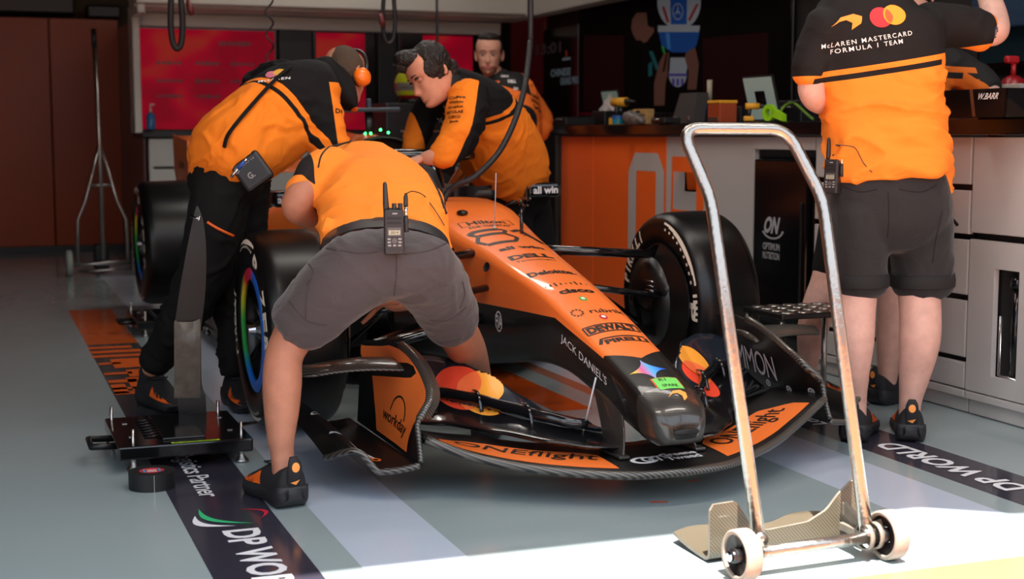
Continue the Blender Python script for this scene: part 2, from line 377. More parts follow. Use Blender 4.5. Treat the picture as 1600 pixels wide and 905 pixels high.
# wall screens
m_scr = mat('screen_red', 'b40019', .15, emit=.0)
def screen_mat(name, emit):
    m = bpy.data.materials.new(name); m.use_nodes = True; nt = m.node_tree; N, L = nt.nodes, nt.links; b = N['Principled BSDF']
    b.inputs['Base Color'].default_value = (.01, .01, .01, 1); b.inputs['Roughness'].default_value = .5; b.inputs['Specular IOR Level'].default_value = .1
    tc = N.new('ShaderNodeTexCoord'); mp = N.new('ShaderNodeMapping'); mp.inputs['Scale'].default_value = (1.1, 1, 2.0); mp.inputs['Rotation'].default_value = (0, .6, 0)
    L.new(tc.outputs['Object'], mp.inputs[0])
    nz = N.new('ShaderNodeTexNoise'); nz.inputs['Scale'].default_value = 2.1; nz.inputs['Detail'].default_value = 0; nz.inputs['Distortion'].default_value = 1.0; L.new(mp.outputs[0], nz.inputs[0])
    r = N.new('ShaderNodeValToRGB'); e = r.color_ramp.elements; e[0].position = .55; e[0].color = (*lin('9c001e'), 1); e[1].position = .75; e[1].color = (*lin('98241a'), 1)
    k = e.new(.3); k.color = (*lin('84001a'), 1)
    L.new(nz.outputs[0], r.inputs[0]); L.new(r.outputs[0], b.inputs['Emission Color']); b.inputs['Emission Strength'].default_value = emit
    return m
m_red = screen_mat('race_graphic', .42); m_scrblk = mat('screen_black', '0d0709', .12); m_ink = mat('screen_ink', '3a0008', .3)
m_dred = mat('screen_dim_red', '5a0008', .2, emit=.25)
def wall_screen(name, x0, x1, z0, z1, label, marks, dim=()):
    t = thing(name, label, 'screen', ((x0 + x1) / 2, 11.6, z0))
    cx = (x0 + x1) / 2; W = x1 - x0
    MB().box((0, .02, (z1 - z0) / 2), (W + .04, .05, z1 - z0 + .04), 0, .006).build('bezel', m_scrblk, t)
    s = MB(); s.add([(-W / 2, -.008, 0), (W / 2, -.008, 0), (W / 2, -.008, z1 - z0), (-W / 2, -.008, z1 - z0)], [(0, 1, 2, 3)], 0, False)
    for a, b_ in dim: s.add([(a - cx, -.010, 0), (b_ - cx, -.010, 0), (b_ - cx, -.010, z1 - z0), (a - cx, -.010, z1 - z0)], [(0, 1, 2, 3)], 1, False)
    for x, z, wd, h in marks:
        n = max(2, int(wd / .035))
        for k in range(n):
            xx = x - cx - wd / 2 + wd * (k + .5) / n
            s.box((xx, -.012, z - z0), (wd / n * .7, .003, h * random.uniform(.5, 1)), 2)
    s.build('display', [m_red, m_scrblk, m_ink], t); return t
rows = [(x, z, .2, .035) for x in (1.46, 1.76, 2.04, 2.31) for z in (1.62, 1.48, 1.36)] + [(1.76, 1.15, .05, .05), (1.98, 1.78, .26, .035)]
wall_screen('wall_screen', 1.24, 2.30, 1.10, 1.885, 'wide red wall screen full of small sponsor marks, left end of the bench', rows)
wall_screen('wall_screen', 2.64, 3.12, 1.10, 1.885, 'narrow red wall screen behind the head of the man in orange ear defenders', [(2.8, 1.6, .2, .03)], [(3.05, 3.12)])
wall_screen('wall_screen', 3.36, 3.99, 1.10, 1.885, 'dark wall screen with a bright red right half behind the dark-haired man', [], [(3.36, 3.55)])
tag(MB().box((2.47, 11.60, 1.5), (.27, .04, .8), 0, .005).build('filler_panel', m_blk), 'black filler panel between the wide and narrow red wall screens', 'panel')
tag(MB().box((3.24, 11.60, 1.5), (.16, .04, .8), 0, .005).build('filler_panel', m_blk), 'black filler panel behind the dark-haired man', 'panel')
# back bench
m_cab = mat('bench_white', 'cfccc4', .4)
bt = thing('back_bench', 'white base cabinets under the red wall screens at the back', 'cabinet', (2.7, 11.65, 0))
c = MB(); c.box((.02, .3, .51), (2.80, .55, 1.0), 1)
for x in (-1.39, -1.0, -.55, -.1, .35, .8, 1.25):
    c.box((x, .02, .5), (.035, .04, 1.0), 0)
c.build('carcass', [m_cab, m_blk], bt)
for i, x in enumerate((-1.21, -.775, -.325, .125, .575, 1.025)):
    d = MB().box((x, 0, .915), (.39, .03, .22), 0, .004).build('drawer', m_cab, bt)
    d = MB().box((x, 0, .635), (.39, .03, .30), 0, .004).build('drawer', m_cab, bt)
    MB().box((x, 0, .27), (.39, .03, .40), 0, .004).build('door', m_cab, bt)
tag(MB().box((2.7, 11.9, 1.065), (2.92, .62, .06), 0, .006).build('worktop', m_blk), 'black worktop slab along the back bench', 'worktop')
# ================================================================= right-hand bench, seen side on (faces at X = 3.48)
XB = 3.48
m_sil = mat('silver_grey_laminate', 'beb8b4', .38, spec=.4); m_org = mat('orange_laminate', 'ff6a26', .38, spec=.4); m_chrome = mat('chrome', 'd8d8dc', .12, metal=1)
m_steel = mat('brushed_steel', 'b8b4ae', .3, metal=1); m_blkin = mat('cavity_black', '0b0a0b', .6); m_ltxt = mat('white_letter', 'e8e8ea', .5); m_btxt = mat('black_letter', '17110f', .5)
m_carb = carbon()
def unit(y0, y1, label, name='bench_cabinet'):
    t = thing(name, label, 'cabinet', (XB, (y0 + y1) / 2, 0)); W = y1 - y0
    MB().box((.33, 0, .55), (.6, W - .01, .98), 0).build('carcass', m_blkin, t)
    MB().box((.05, 0, .03), (.06, W - .004, .055), 0, .004).box((.015, 0, .075), (.03, W - .004, .03), 0, .004).build('plinth', m_sil, t)
    return t, W
def front(mb, W, z0, z1, yc=0, m=0, th=.022, bevel=.004): return mb.box((th / 2, yc, (z0 + z1) / 2), (th, W - .006, z1 - z0), m, bevel)
DZ = [(.095, .195), (.215, .43), (.452, .66), (.682, .845), (.868, 1.045)]
for y0, y1, lab in ((4.40, 4.92, 'silver drawer unit of five drawers, right of the standing man'), (4.92, 5.46, 'silver drawer unit of five drawers beside the black fridge')):
    t, W = unit(y0, y1, lab)
    for i, (a, b_) in enumerate(DZ):
        mb = MB(); front(mb, W, a, b_)
        if y0 < 4.5 and i == 3:
            bv = mb.bvh()
            decal(mb, bv, text2d('Greene', .01), (0, .0, .785), (0, -.22, 0), (0, 0, .045), (1, 0, 0), 1, seg=1)
            decal(mb, bv, text2d('Tweed', .01), (0, .0, .735), (0, -.2, 0), (0, 0, .04), (1, 0, 0), 1, seg=1)
        mb.build('drawer', [m_sil, m_btxt], t)
# tall two-door unit nearest the pit lane, lower door with a carbon-lined finger cut-out
t, W = unit(3.25, 4.395, 'silver cabinet with a carbon-lined cut-out in its lower door, nearest the pit lane', 'bench_cabinet')
front(MB(), W, .69, 1.045).build('door', m_sil, t)
d = MB(); yc = (4.115 + 4.253) / 2 - (3.25 + 4.395) / 2; hw = .068
for (a, b_, c_, e) in ((-W / 2 + .003, yc - hw, .095, .665), (yc + hw, W / 2 - .003, .095, .665), (yc - hw, yc + hw, .095, .165), (yc - hw, yc + hw, .565, .665)):
    d.box((.011, (a + b_) / 2, (c_ + e) / 2), (.022, b_ - a, e - c_), 0, 0)
dd = d.build('door', m_sil, t)
MB().box((.06, yc, .365), (.01, hw * 2, .42), 0).build('recess', m_carb, dd)
MB().tube([(.03, yc + hw - .01, .39), (.03, yc + hw - .01, .17), (.03, yc - hw + .01, .165)], .007, 8).build('handle', m_chrome, dd)
MB().tube([(.04, yc - .02, .54), (.035, yc - .02, .50)], .028, 12).tube([(.035, yc - .02, .50), (.035, yc - .02, .18)], .018, 12).build('torch', m_gloss, dd)
t, W = unit(2.3, 3.245, 'silver cabinet with plain doors at the garage mouth'); front(MB(), W, .69, 1.045).build('door', m_sil, t); front(MB(), W, .095, .665).build('door', m_sil, t)
# fridge
t = thing('drinks_fridge', 'black glass-fronted drinks fridge let into the silver bench', 'fridge', (XB, 5.735, 0))
MB().box((.3, 0, .5), (.56, .49, .9), 0, .01).build('body', m_gloss, t)
fd = MB(); fd.box((.0, 0, .5), (.03, .46, .88), 0, .008); bv = fd.bvh()
def sidet(mb, bv, s, y, z, w_, h, m, bold=0, shear=0, sp=1): decal(mb, bv, text2d(s, bold, sp), (0, y, z), (0, -w_, 0), (0, 0, h), (1, 0, 0), m, seg=1, shear=shear)
sidet(fd, bv, 'ON', .06, .635, .13, .08, 1, .05, .2); sidet(fd, bv, 'OPTIMUM', .06, .535, .15, .034, 1, .02); sidet(fd, bv, 'NUTRITION', .06, .492, .15, .034, 1, .02)
decal(fd, bv, ring2d(.42, .5, 30, 200, 350), (0, .05, .62), (0, -.2, 0), (0, 0, .1), (1, 0, 0), 1, seg=1)
fdo = fd.build('door', [m_gloss, mat('frost_letter', 'a9a9ac', .5)], t)
MB().box((-.02, -.2, .5), (.012, .012, .5), 0, .004).build('handle', m_blk, fdo)
t = thing('bench_cabinet', 'narrow silver filler panel above the black fridge', 'cabinet', (XB, 5.735, 0))
front(MB(), .53, .985, 1.045).build('panel', m_sil, t); MB().box((.2, 0, 1.01), (.3, .5, .05)).build('carcass', m_blkin, t)
# long graphic panels
t = thing('graphic_panel', 'silver and orange bench front with large angular digits', 'panel', (XB, 7.2, 0))
gp = MB()
gp.box((.02, -.735, .545), (.03, .925, 1.0), 0, .003); gp.box((.02, .215, .545), (.03, .965, 1.0), 1, .003); gp.box((.02, .955, .545), (.03, .50, 1.0), 1, .003)
bv = gp.bvh()
def gpoly(pts, m):
    pts = [(y - 7.2, z) for y, z in pts]
    decal(gp, bv, (pts, [tuple(range(len(pts)))]), (0, 0, 0), (0, 1, 0), (0, 0, 1), (1, 0, 0), m, seg=1)
def octring(y0, y1, z0, z1, st, m, cut=.1):
    o = [(y0, z0 + cut), (y0, z1 - cut), (y0 - .08, z1), (y1 + .08, z1), (y1, z1 - cut), (y1, z0 + cut), (y1 + .08, z0), (y0 - .08, z0)]
    i_ = [(y0 - st, z0 + cut), (y0 - st, z1 - cut), (y0 - st, z1 - cut), (y1 + st, z1 - cut), (y1 + st, z1 - cut), (y1 + st, z0 + cut), (y1 + st, z0 + cut), (y0 - st, z0 + cut)]
    for k in range(8):
        a, b_, c_, d_ = o[k], o[(k + 1) % 8], i_[(k + 1) % 8], i_[k]
        q = [a, b_, c_] if c_ == d_ else [a, b_, c_, d_]
        gpoly(q, m)
octring(7.40, 6.95, .08, .955, .10, 0)
gpoly([(6.93, .93 - .09), (6.86, .94), (6.56, .94), (6.50, .84), (6.50, .68), (6.56, .60), (6.80, .60), (6.87, .52), (6.87, .45), (6.93, .56), (6.93, .62), (6.86, .70)], 1)
gpoly([(6.84, .86), (6.58, .86), (6.58, .66), (6.84, .66)], 2)
gp.build('panel', [m_sil, m_org, m_sil], t)
tag(MB().box((XB + .35, 5.35, 1.083), (.78, 6.3, .062), 0, .006).build('worktop', m_gloss), 'long black worktop over the silver and orange bench', 'worktop')
struct('trim_4', MB().box((XB + .06, 8.50, .55), (.1, .03, 1.0)), [m_steel])
# ================================================================= front lifting trolley in the sun
LEAN = .412
def onlean(px, py):
    z = .5
    for _ in range(30): q = at(px, py, Y=2.93 + LEAN * (z - .09)); z = q.z
    return q
m_tube = mat('scuffed_chrome', 'aaa49e', .30, metal=1, bump=.2, bscale=60)
m_tyrew = mat('cream_rubber', '94877b', .7, var=.18, vscale=25); m_hub = mat('wheel_black', '1c1718', .35)
m_cweave = carbon('trolley_carbon', '443d32', '5c5343', 62, .45, .2); m_cedge = mat('trolley_edge', '776e63', .4, var=.15, vscale=30)
t = thing('lifting_trolley', 'chrome-handled two-wheel carbon lifting trolley standing in the sun at the garage mouth', 'trolley', (0, 0, 0))
def bent(pts, rs, n=8):
    out = [pts[0]]
    for a, b_, c_, r in zip(pts, pts[1:], pts[2:], rs):
        p, q = b_ + (a - b_).normalized() * r, b_ + (c_ - b_).normalized() * r
        out += [p * (1 - t_) ** 2 + b_ * 2 * t_ * (1 - t_) + q * t_ * t_ for t_ in [k / n for k in range(n + 1)]]
    return out + [pts[-1]]
pl, pr_ = [onlean(1186, 842)], [onlean(1355, 842)]
path = bent([pl[0], onlean(1110, 308), onlean(1064, 201), onlean(1229, 202), onlean(1285, 310), pr_[0]], [.045, .055, .055, .045])
MB().tube(path, .0165, 20).build('handle', m_tube, t)
WL, WR = V(1.668, 2.895, .062), V(2.092, 2.915, .063)
axd = (WR - WL).normalized()
ax = MB().tube([WL + axd * .03, WR - axd * .03], .015, 16)
for p, q in ((pl[0], WL), (pr_[0], WR)):
    ax.tube([p, V(p.x, 2.915, .085)], .019, 14)
ax.build('axle', m_tube, t)
for C_, sg in ((WL, -1), (WR, 1)):
    wd = MB(); prof = [(.050, -.020), (.057, -.023), (.0615, -.018), (.062, 0), (.0615, .018), (.057, .023), (.050, .020), (.050, -.020)]
    wd.lathe(prof, C_, axd, 40, 0)
    wo = wd.build('wheel', [m_tyrew], t)
    h = MB().lathe([(.051, -.016), (.049, -.012), (.022, -.008), (.022, .008), (.049, .012), (.051, .016), (.051, -.016)], C_, axd, 40).lathe([(.0001, -.026), (.018, -.026), (.018, .026), (.0001, .026)], C_, axd, 24)
    h.build('hub', m_hub, wo)
    MB().lathe([(.0001, -.040), (.008, -.040), (.013, -.036), (.013, -.024), (.013, .036), (.008, .040), (.0001, .040)], C_, axd, 18, smooth=False).build('axle_nut', m_chrome, wo)
# L-shaped carbon lifting blade: upright board plus lip reaching back under the nose
X0b, X1b = 1.655, 2.125
def top_z(f):
    pts = [(0, .135), (.02, .15), (.16, .152), (.22, .11), (.27, .078), (.36, .068), (.62, .075), (.74, .10), (.82, .14), (.90, .168), (1, .165)]
    for (a, b_), (c_, d_) in zip(pts, pts[1:]):
        if a <= f <= c_: return b_ + (d_ - b_) * (f - a) / (c_ - a)
    return .165
grid = []
for i in range(49):
    f = i / 48; x = X0b + (X1b - X0b) * f; tz = top_z(f); yb = 3.03 + .03 * f; row = []
    for s_ in [k / 8 for k in range(9)]: row.append((x, yb, tz + (.028 - tz) * s_))
    for a in (20, 45, 70, 90): row.append((x, yb + .026 * (1 - math.cos(math.radians(a))), .028 - .022 * math.sin(math.radians(a))))
    D = .17 + .03 * math.sin(f * 9)
    for s_ in (.25, .5, .75, 1): row.append((x, yb + .026 + D * s_, .006 + .018 * s_ ** 2))
    grid.append(row)
MB().sheet(grid, -.008, 0, 1).build('lifting_blade', [m_cweave, m_cedge], t)
br = MB()
for f in (.14, .80, .86):
    x = X0b + (X1b - X0b) * f
    br.lathe([(.030, -.006), (.034, -.006), (.034, .006), (.030, .006), (.030, -.006)], (x, 2.925, .062), axd, 28)
    br.box((x, 2.98, .062), (.012, .10, .02), 0, .002)
br.build('bracket', m_cedge, t)
g = MB(); a_ = V(2.05, 3.05, .10)
g.prism([(2.075, 2.93, .10), (2.075, 3.05, .05), (2.075, 3.05, .02), (2.075, 2.91, .05)], (.012, 0, 0)).prism([(2.04, 3.04, .12), (2.04, 3.04, .09), (2.04, 2.93, .05), (2.04, 2.92, .075)], (.012, 0, 0))
g.build('gusset', m_cedge, t)
MB().tube([(2.06, 3.0, .135), (2.10, 3.02, .138)], .006, 10).build('pin', m_chrome, t)
# ================================================================= tall pole trolley near the back wall
t = thing('pole_trolley', 'tall steel pole on an A-frame with wheels, by the orange back wall', 'trolley', (.88, 11.15, 0))
st = MB(); st.tube([(0, 0, .12), (0, 0, 1.0), (-.015, 0, 1.72)], .014, 12)
st.build('pole', m_steel, t); MB().tube([(-.015, 0, 1.7), (-.017, 0, 1.84)], .019, 12).build('grip', m_blk, t)
fr = MB()
for s_ in (-1, 1): fr.tube([(0 + s_ * .01, 0, 1.0), (s_ * .13, 0, .42), (s_ * .22, 0, .2), (s_ * .21, 0, .06)], .012, 10, steps=2) if False else fr.tube([(s_ * .01, 0, .96), (s_ * .115, 0, .56), (s_ * .175, 0, .42), (s_ * .185, 0, .08)], .011, 10)
fr.tube([(-.08, 0, .68), (.08, 0, .68)], .012, 10).tube([(-.26, 0, .085), (.20, 0, .095)], .016, 10).tube([(-.18, .05, .03), (.2, .05, .035)], .012, 10)
fr.build('frame', m_steel, t)
for x in (-.245, .235):
    wd = MB().lathe([(.0001, -.022), (.09, -.022), (.098, -.016), (.098, .016), (.09, .022), (.0001, .022)], (x, 0, .098), (1, 0, 0), 30).build('wheel', mat('pale_rubber', '9da296', .6), t)
MB().box((0, .16, .12), (.11, .10, .22), 0, .02).build('counterweight', m_blk, t)
# ================================================================= the racing car (local frame: x right, y back, z up, front axle y=0)
car = thing('race_car', 'papaya orange and black open-wheel racing car raised inside the garage', 'car', (1.851, 5.0, 0), rot=(0, -math.radians(1.222), math.radians(.507)))
ORG = 'ff7e34'
m_pap = mat('papaya', ORG, .32, coat=.5, spec=.5); m_cblk = mat('car_matt_black', '0d0c0c', .42, coat=.1)
m_cgl = mat('car_gloss_black', '121215', .16, coat=.5); m_tyre = mat('slick_rubber', '0c0b0c', .34, spec=.4); m_wall = mat('tyre_sidewall', '0d0d0d', .55)
m_mark = mat('tyre_marking', 'e6d9c6', .6); m_navy = mat('flap_navy', '1b222c', .25, coat=.4)
m_mcr = mat('disc_red', 'f04a30', .35); m_mco = mat('disc_amber', 'fba43a', .35); m_mcm = mat('disc_overlap', 'f97240', .35)
m_cw = carbon('wing_carbon', '1a1918', '5a554e', 46, .32, .5); m_cz = carbon('nose_carbon', '242220', '3a3632', 60, .3, .5, 'Z')
m_dko = mat('dark_letter', '1f120d', .45); m_sil2 = mat('letter_silver', 'b9b9c0', .4)
# ---- nose and survival cell: stations (y, top z, half width top edge, crown drop, half width belly, bottom z)
ST = [(-1.445, .235, .045, .004, .040, .195), (-1.435, .262, .072, .012, .064, .180), (-1.40, .290, .092, .016, .080, .172), (-1.36, .312, .100, .018, .088, .178), (-1.30, .338, .104, .018, .092, .19), (-1.228, .366, .106, .017, .094, .206),
      (-1.12, .400, .107, .016, .092, .232), (-1.036, .428, .108, .015, .092, .25), (-.925, .464, .112, .015, .094, .275), (-.808, .500, .116, .015, .096, .295), (-.644, .545, .120, .016, .104, .30), (-.474, .585, .128, .018, .116, .28),
      (-.305, .622, .140, .020, .128, .25), (-.182, .648, .150, .022, .138, .23), (0, .684, .168, .024, .152, .20), (.151, .716, .186, .024, .166, .19), (.354, .768, .205, .02, .182, .18), (.55, .790, .22, .02, .20, .16), (.75, .80, .235, .02, .22, .14)]
def nring(s_):
    y, zt, w_, dr, wb2, zb = s_; P = []
    for k in range(9): a = -1 + k / 4; P.append((w_ * .88 * a, y, zt - dr * a * a))                 # crowned top
    side = []
    for k in range(1, 9):
        t_ = k / 8; ang = t_ * math.pi / 2
        side.append((w_ * .88 + (w_ * .12) * math.sin(ang * 1.0) - (w_ - wb2) * max(0, t_ - .35) / .65, y, zt - dr - (zt - dr - zb - .03) * (t_ ** 1.25)))
    bot = [(wb2 * .93, y, zb + .008), (wb2 * .8, y, zb), (wb2 * .4, y, zb - .002), (0, y, zb - .002)]
    R = P[4:] + side + bot; Lh = [(-a, b_, c_) for a, b_, c_ in R[1:-1]][::-1]
    return [Vector(q) for q in R + Lh]
ssts = []
for a, b_ in zip(ST, ST[1:]):
    n_ = max(1, int((b_[0] - a[0]) / .03))
    for k in range(n_): ssts.append(tuple(a[i] + (b_[i] - a[i]) * k / n_ for i in range(6)))
ssts.append(ST[-1])
def smooth_st(S, it=3):
    for _ in range(it):
        S = [S[0]] + [tuple((S[i - 1][j] + 2 * S[i][j] + S[i + 1][j]) / 4 if j else S[i][0] for j in range(6)) for i in range(1, len(S) - 1)] + [S[-1]]
    return S
ssts = ssts[:3] + smooth_st(ssts[3:])
ns = MB(); ns.loft([nring(s_) for s_ in ssts], 0)
# orange above, black below and at the tip (livery lines)
dy = (.475 - .45) / (-.83 + .03)
livery = zone_mat('nose_livery', '0d0c0c', [
    (ORG, [(0, .026, 1, .446), (0, 1, 0, -.765)]),
    (ORG, [(0, -.243, 1, .650), (0, -1, 0, .76), (.65, 1, 0, -1.165), (-.65, 1, 0, -1.165)]),
    ], rough=.42, coat=.35)
bv = ns.bvh()
def ntxt(s, x, y, w_, h, m=2, bold=.015, sp=1, shear=0): decal(ns, bv, text2d(s, bold, sp), (x, y, 1.2), (w_, 0, 0), (0, h, 0), (0, 0, -1), m, seg=.03, shear=shear)
def nshape(sh, x, y, w_, h, m, rot=0, off=.0012): c_, s_ = math.cos(rot), math.sin(rot); decal(ns, bv, sh, (x, y, 1.2), (w_ * c_, w_ * s_, 0), (-h * s_, h * c_, 0), (0, 0, -1), m, seg=.02, off=off)
ntxt('Hilton', -.005, .165, .155, .044, 2, .03); ntxt('FOR THE STAY', -.005, .116, .17, .022, 2, .03)
for a, b_, c_, d_ in ((-.11, .165, .004, .06), (.10, .165, .004, .06), (-.095, .192, .03, .003), (-.095, .137, .03, .003), (.085, .192, .03, .003), (.085, .137, .03, .003)):
    nshape(poly2d([(-.5, -.5), (.5, -.5), (.5, .5), (-.5, .5)]), a, b_, c_, d_, 2)
# race number 81 in open octagonal strokes
def nbar(x0, y0, x1, y1, t_):
    a, b_ = Vector((x0, y0)), Vector((x1, y1)); d_ = b_ - a; L_ = d_.length; nshape(poly2d([(-.5, -.5), (.5, -.5), (.5, .5), (-.5, .5)]), (x0 + x1) / 2, (y0 + y1) / 2, L_, t_, 2, math.atan2(d_.y, d_.x))
for q in ((-.10, .065, .01, .065), (-.115, .045, -.095, .065), (-.115, .045, -.09, .01), (.01, .065, .03, .045), (.03, .045, .01, .01), (-.09, .012, .01, .012), (-.095, .005, -.115, -.045), (-.115, -.045, -.095, -.095), (-.095, -.10, .015, -.10), (.015, -.10, .04, -.05), (.04, -.05, .01, .01)):
    nbar(*q, .017 if abs(q[0] - q[2]) < abs(q[1] - q[3]) else .028)
nbar(.05, .035, .095, .068, .022); nbar(.093, .075, .128, -.09, .022)
ntxt('all win', .005, -.178, .175, .036, 2, .05); ntxt('DELL', 0, -.285, .165, .046, 2, .05); ntxt('Technologies', .0, -.335, .15, .022, 2, 0)
ntxt('Deloitte.', .0, -.474, .175, .042, 2, .045)
for k, h in enumerate((.2, .5, 1, .5, .2, .5, 1, .5, .2)): nbar(-.075 + k * .0185, -.600 - .012 * h, -.075 + k * .0185, -.600 + .02 * h, .006)
ntxt('cisco', .008, -.665, .125, .038, 2, .045)
ntxt('rubrik', .038, -.835, .12, .032, 2, .01)
for k in range(10):
    a = k * math.pi / 5; nshape(poly2d([(-.5, 0), (0, -.5), (.5, 0), (0, .5)]), -.062 + .018 * math.cos(a), -.83 + .022 * math.sin(a), .010, .012, 2)
nshape(disc2d(), .0, -.738, .026, .036, 5); nshape(disc2d(), .0, -.738, .014, .018, 6, off=.0024)
nshape(disc2d(), .005, -.885, .026, .036, 7); nshape(disc2d(), .005, -.885, .014, .018, 6, off=.0024)
nbar(-.09, -.932, .09, -.932, .006); nbar(-.09, -.980, .09, -.980, .006); nbar(-.09, -.932, -.09, -.980, .006); nbar(.09, -.932, .09, -.980, .006); ntxt('DEWALT', 0, -.956, .165, .038, 2, .06)
ntxt('PIRELLI', .012, -1.04, .145, .026, 2, .05); nbar(-.07, -1.018, .082, -1.018, .007); nbar(-.078, -1.045, -.066, -1.022, .012)
# side lettering
def stxt(mb, bv, s, y, z, w_, h, m, side=-1, slope=0, bold=.01, shear=0):
    decal(mb, bv, text2d(s, bold), (side * .5, y, z), (0, side * w_ if side < 0 else w_, 0 + slope * w_ * (1 if side < 0 else 1)), (0, 0, h), (-side, 0, 0), m, seg=.03, shear=shear)
def sidetext(s, y0, z0, y1, z1, h, m, bold=.01):
    o = V(-.5, (y0 + y1) / 2, (z0 + z1) / 2); u = V(0, y1 - y0, z1 - z0); v = V(0, -u.z, u.y).normalized() * -h if u.y < 0 else V(0, -u.z, u.y).normalized() * h
    decal(ns, bv, text2d(s, bold), o, u, v, (1, 0, 0), m, seg=.03)
sidetext("JACK DANIEL'S", -.80, .405, -1.13, .312, .036, 6, .0)
decal(ns, bv, ring2d(.42, .5, 32), (-.5, -.30, .40), (0, -.055, 0), (0, 0, .075), (1, 0, 0), 6, seg=.03)
decal(ns, bv, text2d('FIA', .03), (-.5, -.30, .40), (0, -.055, 0), (0, 0, .045), (1, 0, 0), 6, seg=.03)
# emblem star, sticker and tip mark
star_ = [(.5 * math.cos(a), .5 * math.sin(a)) if k % 2 == 0 else (.17 * math.cos(a), .17 * math.sin(a)) for k, a in enumerate(math.pi * i / 4 for i in range(8))]
m_star = mat('spectrum', '4a8ff0', .4); nt = m_star.node_tree; tc = nt.nodes.new('ShaderNodeTexCoord'); sp = nt.nodes.new('ShaderNodeSeparateXYZ'); nt.links.new(tc.outputs['Object'], sp.inputs[0])
v_ = nm(nt, 'ADD', nm(nt, 'MULTIPLY', sp.outputs[0], 8.0), .58); rr = nt.nodes.new('ShaderNodeValToRGB'); e = rr.color_ramp.elements; e[0].color = (*lin('f0d040'), 1); e[0].position = .12; e[1].color = (*lin('2a6cf0'), 1); e[1].position = .85
k_ = e.new(.32); k_.color = (*lin('e85a9a'), 1); k_ = e.new(.55); k_.color = (*lin('58b8f0'), 1); nt.links.new(v_, rr.inputs[0]); nt.links.new(rr.outputs[0], nt.nodes['Principled BSDF'].inputs['Base Color'])
star = []
for k in range(4):
    a0, a1 = math.pi / 2 * k, math.pi / 2 * (k + 1); p0, p1, cp = Vector((math.cos(a0), math.sin(a0))) * .5, Vector((math.cos(a1), math.sin(a1))) * .5, Vector((math.cos((a0 + a1) / 2), math.sin((a0 + a1) / 2))) * .10
    for i in range(8): t_ = i / 8; q_ = p0 * (1 - t_) ** 2 + cp * 2 * t_ * (1 - t_) + p1 * t_ * t_; star.append((q_.x, q_.y))
nshape((star + [(0, 0)], [(i, (i + 1) % 32, 32) for i in range(32)]), -.012, -1.235, .125, .115, 8, .0)
sq_ = poly2d([(-.5, -.5), (.5, -.5), (.5, .5), (-.5, .5)])
nshape(sq_, .012, -1.315, .088, .062, 9, .03); nshape(sq_, .012, -1.315, .080, .054, 10, .03, off=.0028)
for q_ in (('R1', .0, -1.300, .022, .013), ('SPARE', .012, -1.328, .05, .012)): decal(ns, bv, text2d(q_[0], .0), (q_[1], q_[2], 1.2), (q_[3], 0, 0), (0, q_[4], 0), (0, 0, -1), 1, seg=.03, off=.0042)
swoosh = ([(-.5, -.15), (-.1, .32), (.3, .42), (.5, .2), (.42, -.2), (.15, -.5), (.2, -.1), (.05, .12), (-.2, .08)], [(0, 1, 2, 3, 7, 8), (3, 4, 5, 6, 7)])
nshape(swoosh, .012, -1.372, .066, .05, 3, off=.004)
m_tipc = m_cz
nose = ns.build('nose_cone', [livery, m_dko, m_dko, mat('tip_amber', 'f8a850', .4), m_cz, mat('dot_green', '59a83a', .5), m_ltxt, mat('dot_red', 'd02a30', .5), m_star, mat('tape_orange', 'e8582c', .5), mat('tape_green', '72d860', .5)], car)
# carbon tip skin with the scoop slot
tipm = MB(); rr_ = []
for s_ in [x for x in ssts if x[0] <= -1.325]: rr_.append([q + (q - V(0, s_[0], (s_[1] + s_[5]) / 2)).normalized() * .0016 for q in nring(s_)])
tipm.loft(rr_, 0, cap=(True, False)); btip = tipm.bvh()
tip = tipm.build('nose_tip', [m_cz], nose)
sl = MB(); Rn = []
for y_ in (-1.4515, -1.415):
    Rn.append([V(.040 * math.copysign(abs(math.cos(a)) ** .5, math.cos(a)), y_, .214 + .0085 * math.copysign(abs(math.sin(a)) ** .8, math.sin(a))) for a in (2 * math.pi * k / 24 for k in range(24))])
sl.loft(Rn, 0); sl.build('air_slot', m_blkin, nose)
# ---- front wing -------------------------------------------------
LE = [(0, -1.44, .10), (.15, -1.415, .10), (.3, -1.335, .105), (.42, -1.26, .117), (.5, -1.205, .132), (.57, -1.165, .152), (.63, -1.138, .178), (.686, -1.118, .205)]
LEc = crom(LE, 5)
def le_at(x):
    x = abs(x)
    for a, b_ in zip(LEc, LEc[1:]):
        if a[0] <= x <= b_[0] + 1e-9: t_ = (x - a[0]) / max(1e-9, b_[0] - a[0]); return a[1] + (b_[1] - a[1]) * t_, a[2] + (b_[2] - a[2]) * t_
    return LEc[-1][1:]
def foil(x, y0, z0, y1, z1, th, camber=0, n=9):
    """closed section from leading edge (y0,z0) to trailing edge (y1,z1)"""
    P = []; d = Vector((y1 - y0, z1 - z0)); c = d.length; d /= c; nn = Vector((-d.y, d.x))
    up, lo = [], []
    for k in range(n + 1):
        t_ = k / n; t_ = t_ * t_ * (1.6 - .6 * t_) if t_ < 1 else 1
        h = th * (2.6 * math.sqrt(t_) * (1 - t_) ** .8 + .12) * .5 if 0 < t_ < 1 else th * .1
        cm = -camber * 4 * t_ * (1 - t_); b_ = Vector((y0, z0)) + d * (c * t_) + nn * cm
        up.append(b_ + nn * h); lo.append(b_ - nn * h)
    for q in up + lo[::-1]: P.append(V(x, q.x, q.y))
    return P
XS = [-.671 + 1.342 * k / 56 for k in range(57)]
def te1(x): a = abs(x); y, z = le_at(x); return y + .375 - .03 * (1 - a / .69) - .06 * max(0, (a - .58) / .1), z + .012 - .035 * min(1, max(0, (a - .45) / .2))
fw_ = tag(bpy.data.objects.new('front_wing', None)) if False else None
